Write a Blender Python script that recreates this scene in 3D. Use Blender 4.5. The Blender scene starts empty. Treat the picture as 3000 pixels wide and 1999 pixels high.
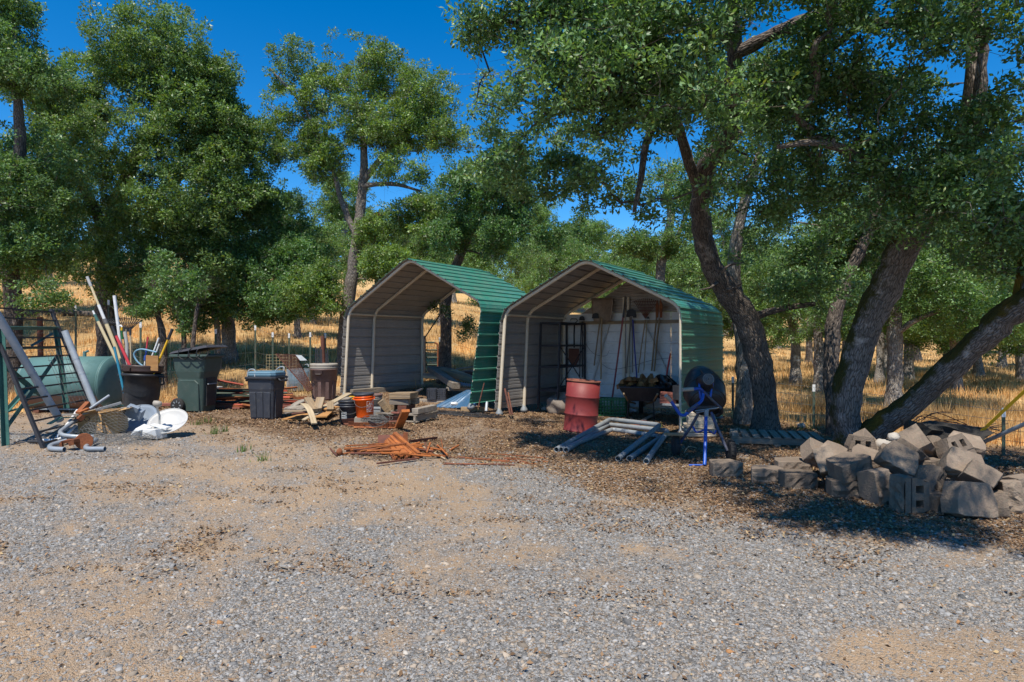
import bpy, math, random
import numpy as np
from mathutils import Vector, Matrix, Euler

random.seed(7)
rng = np.random.default_rng(7)
SC = bpy.context.scene
COL = SC.collection
rad = math.radians

# ------------------------------------------------------------------ camera
F, CX, CY, EYE = 1850.0, 1500.0, 1000.0, 1.55      # focal length and centre in pixels of the 3000 wide photo
cam_d = bpy.data.cameras.new('camera')
cam_d.sensor_width = 36.0
cam_d.lens = F / 3000.0 * 36.0
cam_d.clip_start = 0.05
cam_d.clip_end = 3000.0
cam = bpy.data.objects.new('camera', cam_d)
cam.location = (0, 0, EYE)
cam.rotation_euler = (rad(90), 0, 0)
COL.objects.link(cam)
SC.camera = cam

# ------------------------------------------------------------------ sky and sun
SUN_EL = rad(61)
sh = Vector((-0.26, -0.966, 0)).normalized()
TO_SUN = Vector((sh.x * math.cos(SUN_EL), sh.y * math.cos(SUN_EL), math.sin(SUN_EL)))
world = bpy.data.worlds.new('World')
SC.world = world
world.use_nodes = True
wn = world.node_tree
wn.nodes.clear()
w_out = wn.nodes.new('ShaderNodeOutputWorld')
w_bg = wn.nodes.new('ShaderNodeBackground')
w_sky = wn.nodes.new('ShaderNodeTexSky')
w_sky.sky_type = 'NISHITA'
w_sky.sun_disc = False
w_sky.sun_elevation = SUN_EL
w_sky.sun_rotation = math.atan2(TO_SUN.x, TO_SUN.y)
w_sky.altitude = 900
w_sky.air_density = 0.9
w_sky.dust_density = 0.1
w_sky.ozone_density = 3.5
w_hs = wn.nodes.new('ShaderNodeHueSaturation')
w_hs.inputs['Saturation'].default_value = 1.4
w_bg.inputs['Strength'].default_value = 0.12
wn.links.new(w_sky.outputs[0], w_hs.inputs['Color'])
wn.links.new(w_hs.outputs[0], w_bg.inputs[0])
wn.links.new(w_bg.outputs[0], w_out.inputs[0])

sun_d = bpy.data.lights.new('sun', 'SUN')
sun_d.energy = 4.3
sun_d.angle = rad(0.55)
sun_d.color = (1.0, 0.935, 0.82)
sun = bpy.data.objects.new('sun', sun_d)
sun.rotation_euler = TO_SUN.to_track_quat('Z', 'Y').to_euler()
sun.location = (0, -5, 20)
COL.objects.link(sun)

vs = SC.view_settings
vs.view_transform = 'Standard'
vs.look = 'None'
vs.gamma = 1.0
vs.use_curve_mapping = False
vs.exposure = 0.66
SC.cycles.use_denoising = True
SC.cycles.max_bounces = 8
SC.cycles.diffuse_bounces = 4
SC.cycles.transparent_max_bounces = 4
# ------------------------------------------------------------------ helpers
CROP = dict(c1=(0, 780, 2.703), c2=(550, 850, 2.958), c3=(950, 720, 2.703), c4=(1420, 720, 2.3056),
            c5=(1900, 1000, 2.8), c6=(2300, 1100, 3.1357), c7=(900, 1100, 3.9217), c8=(1600, 1050, 3.9217),
            d1=(100, 1080, 5.807), d2=(230, 780, 5.227), d3=(460, 980, 5.808), d4=(1980, 1050, 4.75),
            d5=(1560, 850, 4.126), d6=(1230, 1050, 7.13), d7=(980, 1130, 7.843), d8=(780, 1000, 3.2))

def K(c, x, y):
    a, b, s = CROP[c]
    return a + x / s, b + y / s

def sst(a, b, x):
    t = np.clip((x - a) / (b - a), 0, 1)
    return t * t * (3 - 2 * t)

def _hash(ix, iy, seed):
    n = np.sin(ix * 127.1 + iy * 311.7 + seed * 74.7) * 43758.5453
    return n - np.floor(n)

def vnoise(x, y, seed=0):
    x = np.asarray(x, float); y = np.asarray(y, float)
    ix, iy = np.floor(x), np.floor(y)
    fx, fy = x - ix, y - iy
    fx = fx * fx * (3 - 2 * fx); fy = fy * fy * (3 - 2 * fy)
    a = _hash(ix, iy, seed); b = _hash(ix + 1, iy, seed)
    c = _hash(ix, iy + 1, seed); d = _hash(ix + 1, iy + 1, seed)
    return (a * (1 - fx) + b * fx) * (1 - fy) + (c * (1 - fx) + d * fx) * fy

def fbm(x, y, seed=0, octv=4):
    s = 0; a = 0.5; t = 0
    for i in range(octv):
        s = s + a * vnoise(x * 2 ** i, y * 2 ** i, seed + i * 13)
        t += a; a *= 0.55
    return s / t

def gz(x, y):
    """height of the ground"""
    x = np.asarray(x, float); y = np.asarray(y, float)
    base = 0.28 * sst(1.5, -4.5, x) * sst(3.5, 9, y)
    r = np.where(y < 60, np.maximum(y - 15, 0) / 25, 1.8 + np.minimum(np.maximum(y - 60, 0), 90) / 60)
    g = np.interp(x / np.maximum(y, 5), [-1.3, -0.65, -0.065, 0.32, 0.75, 1.3], [5, 4.6, 2.5, 0.35, 0.08, 0.0])
    return base + r * g + 7.0 * sst(55, 150, y) + (fbm(x * 0.7, y * 0.7, 5, 3) - 0.5) * 0.05 * sst(2, 5, y) + (fbm(x * 0.15, y * 0.15, 9, 2) - 0.5) * 0.5 * sst(18, 40, y)

def gzf(x, y):
    return float(gz(x, y))

def W(px, py, Y):
    return Vector(((px - CX) / F * Y, Y, EYE - (py - CY) / F * Y))

def WC(c, x, y, Y):
    return W(*K(c, x, y), Y)

def G(px, py):
    """point of the ground seen at a place in the photo"""
    ys = np.concatenate([np.arange(1.5, 30, 0.05), np.arange(30, 200, 0.5)])
    xs = (px - CX) / F * ys
    zs = EYE - (py - CY) / F * ys
    d = zs - gz(xs, ys)
    i = int(np.argmax(d <= 0))
    y = ys[i]
    if i > 0:
        y = ys[i - 1] + (ys[i] - ys[i - 1]) * d[i - 1] / (d[i - 1] - d[i])
    x = (px - CX) / F * y
    return Vector((x, y, gzf(x, y)))

def GC(c, x, y):
    return G(*K(c, x, y))

def V(*a):
    return Vector(a)

def loc_m(pos, rz=0, rx=0, ry=0, s=1.0):
    return Matrix.Translation(pos) @ Euler((rad(rx), rad(ry), rad(rz))).to_matrix().to_4x4() @ Matrix.Scale(s, 4)

def cr(pts, k=6):
    """smooth curve through points"""
    p = [Vector(q) for q in pts]
    if len(p) < 3:
        return p
    p = [2 * p[0] - p[1]] + p + [2 * p[-1] - p[-2]]
    out = []
    for i in range(1, len(p) - 2):
        a, b, c, d = p[i - 1:i + 3]
        for j in range(k):
            t = j / k
            out.append(0.5 * ((2 * b) + (c - a) * t + (2 * a - 5 * b + 4 * c - d) * t * t + (3 * b - a - 3 * c + d) * t ** 3))
    out.append(p[-2])
    return out

def fillet(pts, r, k=5):
    p = [Vector(q) for q in pts]
    out = [p[0]]
    for i in range(1, len(p) - 1):
        a = p[i - 1] - p[i]; b = p[i + 1] - p[i]
        rr = min(r, a.length * 0.45, b.length * 0.45)
        s, e = p[i] + a.normalized() * rr, p[i] + b.normalized() * rr
        for j in range(k + 1):
            t = j / k
            out.append(s * (1 - t) ** 2 + p[i] * 2 * t * (1 - t) + e * t * t)
    out.append(p[-1])
    return out

class MB:
    """collects shapes into one mesh"""
    def __init__(s, M=None):
        s.v = []; s.f = []; s.mi = []; s.sm = []; s.lc = []; s.M = M
    def add(s, verts, faces, mi=0, smooth=False, lc=None):
        o = len(s.v)
        lc = lc or verts
        s.lc += [tuple(q) for q in lc]
        if s.M is not None:
            verts = [s.M @ Vector(q) for q in verts]
        s.v += [tuple(q) for q in verts]
        for f in faces:
            s.f.append([i + o for i in f]); s.mi.append(mi); s.sm.append(smooth)
        return s
    def box(s, c, size, rot=None, mi=0, taper=1.0, jit=0.0):
        hx, hy, hz = size[0] / 2, size[1] / 2, size[2] / 2
        L = []
        for z in (-hz, hz):
            t = 1.0 if z > 0 else taper
            for x, y in ((-hx, -hy), (hx, -hy), (hx, hy), (-hx, hy)):
                L.append(Vector((x * t + random.uniform(-jit, jit), y * t + random.uniform(-jit, jit), z + random.uniform(-jit, jit))))
        if rot is not None:
            m = Euler([rad(q) for q in rot]).to_matrix() if not isinstance(rot, Matrix) else rot
            P = [m @ q + Vector(c) for q in L]
        else:
            P = [q + Vector(c) for q in L]
        off = random.random() * 9
        lc = [(q.x + off, q.y, q.z) for q in L]
        return s.add(P, [(3, 2, 1, 0), (4, 5, 6, 7), (0, 1, 5, 4), (1, 2, 6, 5), (2, 3, 7, 6), (3, 0, 4, 7)], mi, False, lc)
    def bar(s, p0, p1, w, h=None, up=(0, 0, 1), mi=0, jit=0.0, seg=1, bow=0.0):
        p0, p1 = Vector(p0), Vector(p1)
        h = h or w
        d = p1 - p0; L = d.length; d.normalize()
        u = Vector(up)
        if abs(d.dot(u)) > 0.98:
            u = Vector((0, 1, 0))
        b = d.cross(u).normalized(); u = b.cross(d)
        P = []; lc = []; off = random.random() * 9
        for i in range(seg + 1):
            t = i / seg
            c = p0.lerp(p1, t) + u * bow * 4 * t * (1 - t)
            for y, z in ((-w / 2, -h / 2), (w / 2, -h / 2), (w / 2, h / 2), (-w / 2, h / 2)):
                P.append(c + b * (y + random.uniform(-jit, jit)) + u * (z + random.uniform(-jit, jit)))
                lc.append((t * L + off, y + off, z))
        fs = [(3, 2, 1, 0), tuple(4 * seg + q for q in range(4))]
        for i in range(seg):
            o = 4 * i
            for q in range(4):
                fs.append((o + q, o + (q + 1) % 4, o + 4 + (q + 1) % 4, o + 4 + q))
        return s.add(P, fs, mi, False, lc)
    def angle(s, p0, p1, w, t=0.005, up=(0, 0, 1), mi=0):
        """angle iron"""
        p0, p1 = Vector(p0), Vector(p1)
        d = (p1 - p0).normalized(); u = Vector(up)
        if abs(d.dot(u)) > 0.98:
            u = Vector((0, 1, 0))
        b = d.cross(u).normalized(); u = b.cross(d)
        s.bar(p0 + b * w / 2, p1 + b * w / 2, w, t, u, mi)
        s.bar(p0 + u * (w / 2 + t * .6), p1 + u * (w / 2 + t * .6), t, w, u, mi)
        return s
    def tube(s, pts, r, n=8, cap=True, mi=0, smooth=True, wob=0.0, hollow=False, off=None):
        p = [Vector(q) for q in pts]
        k = len(p)
        rs = list(r) if hasattr(r, '__len__') else [r] * k
        t0 = (p[1] - p[0]).normalized()
        a = Vector((0, 0, 1)) if abs(t0.z) < 0.9 else Vector((1, 0, 0))
        nrm = t0.cross(a).normalized()
        P = []; lc = []; L = 0; off = random.random() * 20 if off is None else off
        for i in range(k):
            t = (p[min(i + 1, k - 1)] - p[max(i - 1, 0)])
            t = t.normalized() if t.length > 1e-9 else t0
            nrm = (nrm - t * nrm.dot(t))
            nrm = nrm.normalized() if nrm.length > 1e-9 else t.orthogonal().normalized()
            b = t.cross(nrm)
            if i:
                L += (p[i] - p[i - 1]).length
            for j in range(n):
                an = 2 * math.pi * j / n
                rr = rs[i] * (1 + (random.uniform(-wob, wob) if wob else 0))
                P.append(p[i] + (nrm * math.cos(an) + b * math.sin(an)) * rr)
                lc.append((L + off, rs[i] * math.cos(an), rs[i] * math.sin(an)))
        fs = []
        for i in range(k - 1):
            for j in range(n):
                a0 = i * n + j; a1 = i * n + (j + 1) % n
                fs.append((a0, a1, a1 + n, a0 + n))
        s.add(P, fs, mi, smooth, lc)
        if hollow:
            for e, q in ((0, 1), (k - 1, -1)):
                t = (p[1] - p[0]).normalized() if e == 0 else (p[-2] - p[-1]).normalized()
                ring = P[e * n:(e + 1) * n]
                inn = [p[e] + (x - p[e]) * 0.85 for x in ring]
                deep = [x + t * rs[e] * 2.5 for x in inn]
                ff = []
                for j in range(n):
                    j2 = (j + 1) % n
                    A = (j, j2, n + j2, n + j); B = (n + j, n + j2, 2 * n + j2, 2 * n + j)
                    ff += [A[::-1] if e == 0 else A, B[::-1] if e == 0 else B]
                ff.append(tuple(2 * n + j for j in range(n)))
                s.add(ring + inn + deep, ff, mi, False)
        elif cap:
            s.add(P[:n], [tuple(range(n))[::-1]], mi, False, lc[:n])
            s.add(P[-n:], [tuple(range(n))], mi, False, lc[-n:])
        return s
    def lathe(s, prof, n=24, mi=0, smooth=True, c=(0, 0, 0), squash=None):
        """prof: list of (r, z); shape turned about z"""
        P = []; lc = []
        for r, z in prof:
            for j in range(n):
                an = 2 * math.pi * (j + 0.5) / n
                x, y = r * math.cos(an), r * math.sin(an)
                if squash:
                    e = squash
                    q = (abs(math.cos(an)) ** e[2] + abs(math.sin(an)) ** e[2]) ** (-1 / e[2])
                    x, y = x * q * e[0], y * q * e[1]
                P.append(Vector((x + c[0], y + c[1], z + c[2]))); lc.append((x, y, z))
        fs = []
        for i in range(len(prof) - 1):
            for j in range(n):
                a0 = i * n + j; a1 = i * n + (j + 1) % n
                fs.append((a0, a1, a1 + n, a0 + n))
        if prof[0][0] > 1e-6:
            fs.append(tuple(range(n))[::-1])
        if prof[-1][0] > 1e-6:
            o = (len(prof) - 1) * n
            fs.append(tuple(o + j for j in range(n)))
        return s.add(P, fs, mi, smooth, lc)
    def prism(s, poly, o, ex, ey, ez, depth, mi=0, lco=True):
        o, ex, ey, ez = Vector(o), Vector(ex), Vector(ey), Vector(ez)
        n = len(poly)
        P = [o + ex * a + ey * b - ez * depth / 2 for a, b in poly] + [o + ex * a + ey * b + ez * depth / 2 for a, b in poly]
        lc = [(a, b, 0) for a, b in poly] + [(a, b, depth) for a, b in poly]
        fs = [tuple(range(n))[::-1], tuple(range(n, 2 * n))]
        for i in range(n):
            j = (i + 1) % n
            fs.append((i, j, n + j, n + i))
        return s.add(P, fs, mi, False, lc)
    def grid(s, fn, nu, nv, thick=0.0, mi=0, smooth=True):
        """fn(u, v) -> point, u and v in 0..1; doubled when thick"""
        P = [Vector(fn(i / nu, j / nv)) for i in range(nu + 1) for j in range(nv + 1)]
        lc = [(i / nu, j / nv, 0) for i in range(nu + 1) for j in range(nv + 1)]
        w = nv + 1
        fs = [(i * w + j, (i + 1) * w + j, (i + 1) * w + j + 1, i * w + j + 1) for i in range(nu) for j in range(nv)]
        s.add(P, fs, mi, smooth, lc)
        return s
    def build(s, name, mats, parent=None, label=None, cat=None, group=None, kind=None, bevel=0.0, solid=0.0):
        mats = mats if isinstance(mats, (list, tuple)) else [mats]
        A = np.array(s.v, dtype=np.float64).reshape(-1, 3)
        if parent is not None:
            o = Vector(ORG[parent.name])
        else:
            o = Vector((A[:, 0].mean(), A[:, 1].mean(), A[:, 2].min()))
        me = bpy.data.meshes.new(name)
        me.from_pydata((A - np.array(o)).tolist(), [], s.f)
        for m in mats:
            me.materials.append(m)
        me.polygons.foreach_set('material_index', s.mi)
        me.polygons.foreach_set('use_smooth', s.sm)
        at = me.attributes.new('lc', 'FLOAT_VECTOR', 'POINT')
        at.data.foreach_set('vector', np.array(s.lc, dtype=np.float32).ravel())
        me.update()
        ob = bpy.data.objects.new(name, me)
        COL.objects.link(ob)
        if parent is not None:
            ob.parent = parent
        else:
            ob.location = o
        ORG[ob.name] = o
        if bevel:
            md = ob.modifiers.new('bevel', 'BEVEL'); md.width = bevel; md.segments = 1; md.limit_method = 'ANGLE'; md.angle_limit = rad(40)
        if solid:
            md = ob.modifiers.new('solid', 'SOLIDIFY'); md.thickness = solid; md.offset = 0
        return tag(ob, label, cat, group, kind)

ORG = {}

def tag(o, label=None, cat=None, group=None, kind=None):
    if label: o['label'] = label
    if cat:
        o['category'] = cat; o['kind'] = 'thing'
    if group: o['group'] = group
    if kind: o['kind'] = kind
    return o

def thing(name, label, cat, loc, group=None):
    o = bpy.data.objects.new(name, None)
    o.empty_display_size = 0.1
    COL.objects.link(o)
    o.location = loc
    ORG[o.name] = Vector(loc)
    return tag(o, label, cat, group)

def text_mesh(txt, size=1.0):
    cu = bpy.data.curves.new('t', 'FONT')
    cu.body = txt; cu.size = size; cu.align_x = 'CENTER'; cu.align_y = 'CENTER'; cu.resolution_u = 2
    ob = bpy.data.objects.new('t', cu)
    COL.objects.link(ob)
    bpy.context.view_layer.update()
    me = bpy.data.meshes.new_from_object(ob.evaluated_get(bpy.context.evaluated_depsgraph_get()))
    vv = [tuple(v.co) for v in me.vertices]; ff = [tuple(p.vertices) for p in me.polygons]
    bpy.data.objects.remove(ob); bpy.data.curves.remove(cu); bpy.data.meshes.remove(me)
    return vv, ff

# ------------------------------------------------------------------ materials
def nodes(name):
    m = bpy.data.materials.new(name)
    m.use_nodes = True
    nt = m.node_tree
    b = nt.nodes['Principled BSDF']
    return m, nt, b

def N(nt, t, **kw):
    n = nt.nodes.new('ShaderNode' + t)
    for k, v in kw.items():
        if k in n.inputs:
            n.inputs[k].default_value = v
        else:
            setattr(n, k, v)
    return n

def mixc(nt, fac, a, b, bt='MIX'):
    n = nt.nodes.new('ShaderNodeMix'); n.data_type = 'RGBA'; n.blend_type = bt
    for sock, val in ((n.inputs[0], fac), (n.inputs[6], a), (n.inputs[7], b)):
        if hasattr(val, 'is_linked') or hasattr(val, 'links'):
            nt.links.new(val, sock)
        else:
            sock.default_value = val if not isinstance(val, tuple) else (*val[:3], 1)
    return n.outputs[2]

def ramp(nt, src, lo, hi):
    n = nt.nodes.new('ShaderNodeMapRange')
    n.inputs[1].default_value = lo; n.inputs[2].default_value = hi
    nt.links.new(src, n.inputs[0])
    return n.outputs[0]

def coords(nt, stretch=(1, 1, 1), attr='lc'):
    a = N(nt, 'Attribute'); a.attribute_name = attr
    oi = N(nt, 'ObjectInfo')
    mul = N(nt, 'VectorMath', operation='MULTIPLY'); nt.links.new(a.outputs['Vector'], mul.inputs[0]); mul.inputs[1].default_value = stretch
    sc = N(nt, 'Math', operation='MULTIPLY'); nt.links.new(oi.outputs['Random'], sc.inputs[0]); sc.inputs[1].default_value = 37.0
    ad = N(nt, 'VectorMath', operation='ADD'); nt.links.new(mul.outputs[0], ad.inputs[0]); nt.links.new(sc.outputs[0], ad.inputs[1])
    return ad.outputs[0]

def mat(name, c1, c2=None, scale=6, rough=0.7, metal=0.0, bump=0.15, bscale=40, stretch=(1, 1, 1), c3=None, c3s=1.6, c3amt=(0.5, 0.7), spec=0.4, dust=None, dusts=14, dusta=(0.45, 0.8), vary=0.0):
    m, nt, b = nodes(name)
    vec = coords(nt, stretch)
    n1 = N(nt, 'TexNoise', Scale=scale, Detail=6.0, Roughness=0.65); nt.links.new(vec, n1.inputs['Vector'])
    col = mixc(nt, ramp(nt, n1.outputs[0], 0.32, 0.68), c1, c2 or tuple(q * 0.72 for q in c1))
    if c3:
        n2 = N(nt, 'TexNoise', Scale=c3s, Detail=8.0, Roughness=0.7); nt.links.new(vec, n2.inputs['Vector'])
        col = mixc(nt, ramp(nt, n2.outputs[0], *c3amt), col, c3)
    if dust:
        n3 = N(nt, 'TexNoise', Scale=dusts, Detail=9.0, Roughness=0.75); nt.links.new(vec, n3.inputs['Vector'])
        col = mixc(nt, ramp(nt, n3.outputs[0], *dusta), col, dust)
    if vary:
        oi = N(nt, 'ObjectInfo'); hs = N(nt, 'HueSaturation'); nt.links.new(col, hs.inputs['Color'])
        mr = nt.nodes.new('ShaderNodeMapRange'); nt.links.new(oi.outputs['Random'], mr.inputs[0]); mr.inputs[3].default_value = 1 - vary; mr.inputs[4].default_value = 1 + vary
        nt.links.new(mr.outputs[0], hs.inputs['Value']); col = hs.outputs[0]
    nt.links.new(col, b.inputs['Base Color'])
    b.inputs['Metallic'].default_value = metal
    b.inputs['Specular IOR Level'].default_value = spec
    rr = nt.nodes.new('ShaderNodeMapRange'); nt.links.new(n1.outputs[0], rr.inputs[0])
    rr.inputs[3].default_value = max(rough - 0.1, 0.03); rr.inputs[4].default_value = min(rough + 0.12, 1)
    nt.links.new(rr.outputs[0], b.inputs['Roughness'])
    if bump:
        nb = N(nt, 'TexNoise', Scale=bscale, Detail=5.0); nt.links.new(vec, nb.inputs['Vector'])
        bp = N(nt, 'Bump', Strength=bump, Distance=0.02); nt.links.new(nb.outputs[0], bp.inputs['Height'])
        nt.links.new(bp.outputs[0], b.inputs['Normal'])
    return m

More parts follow.
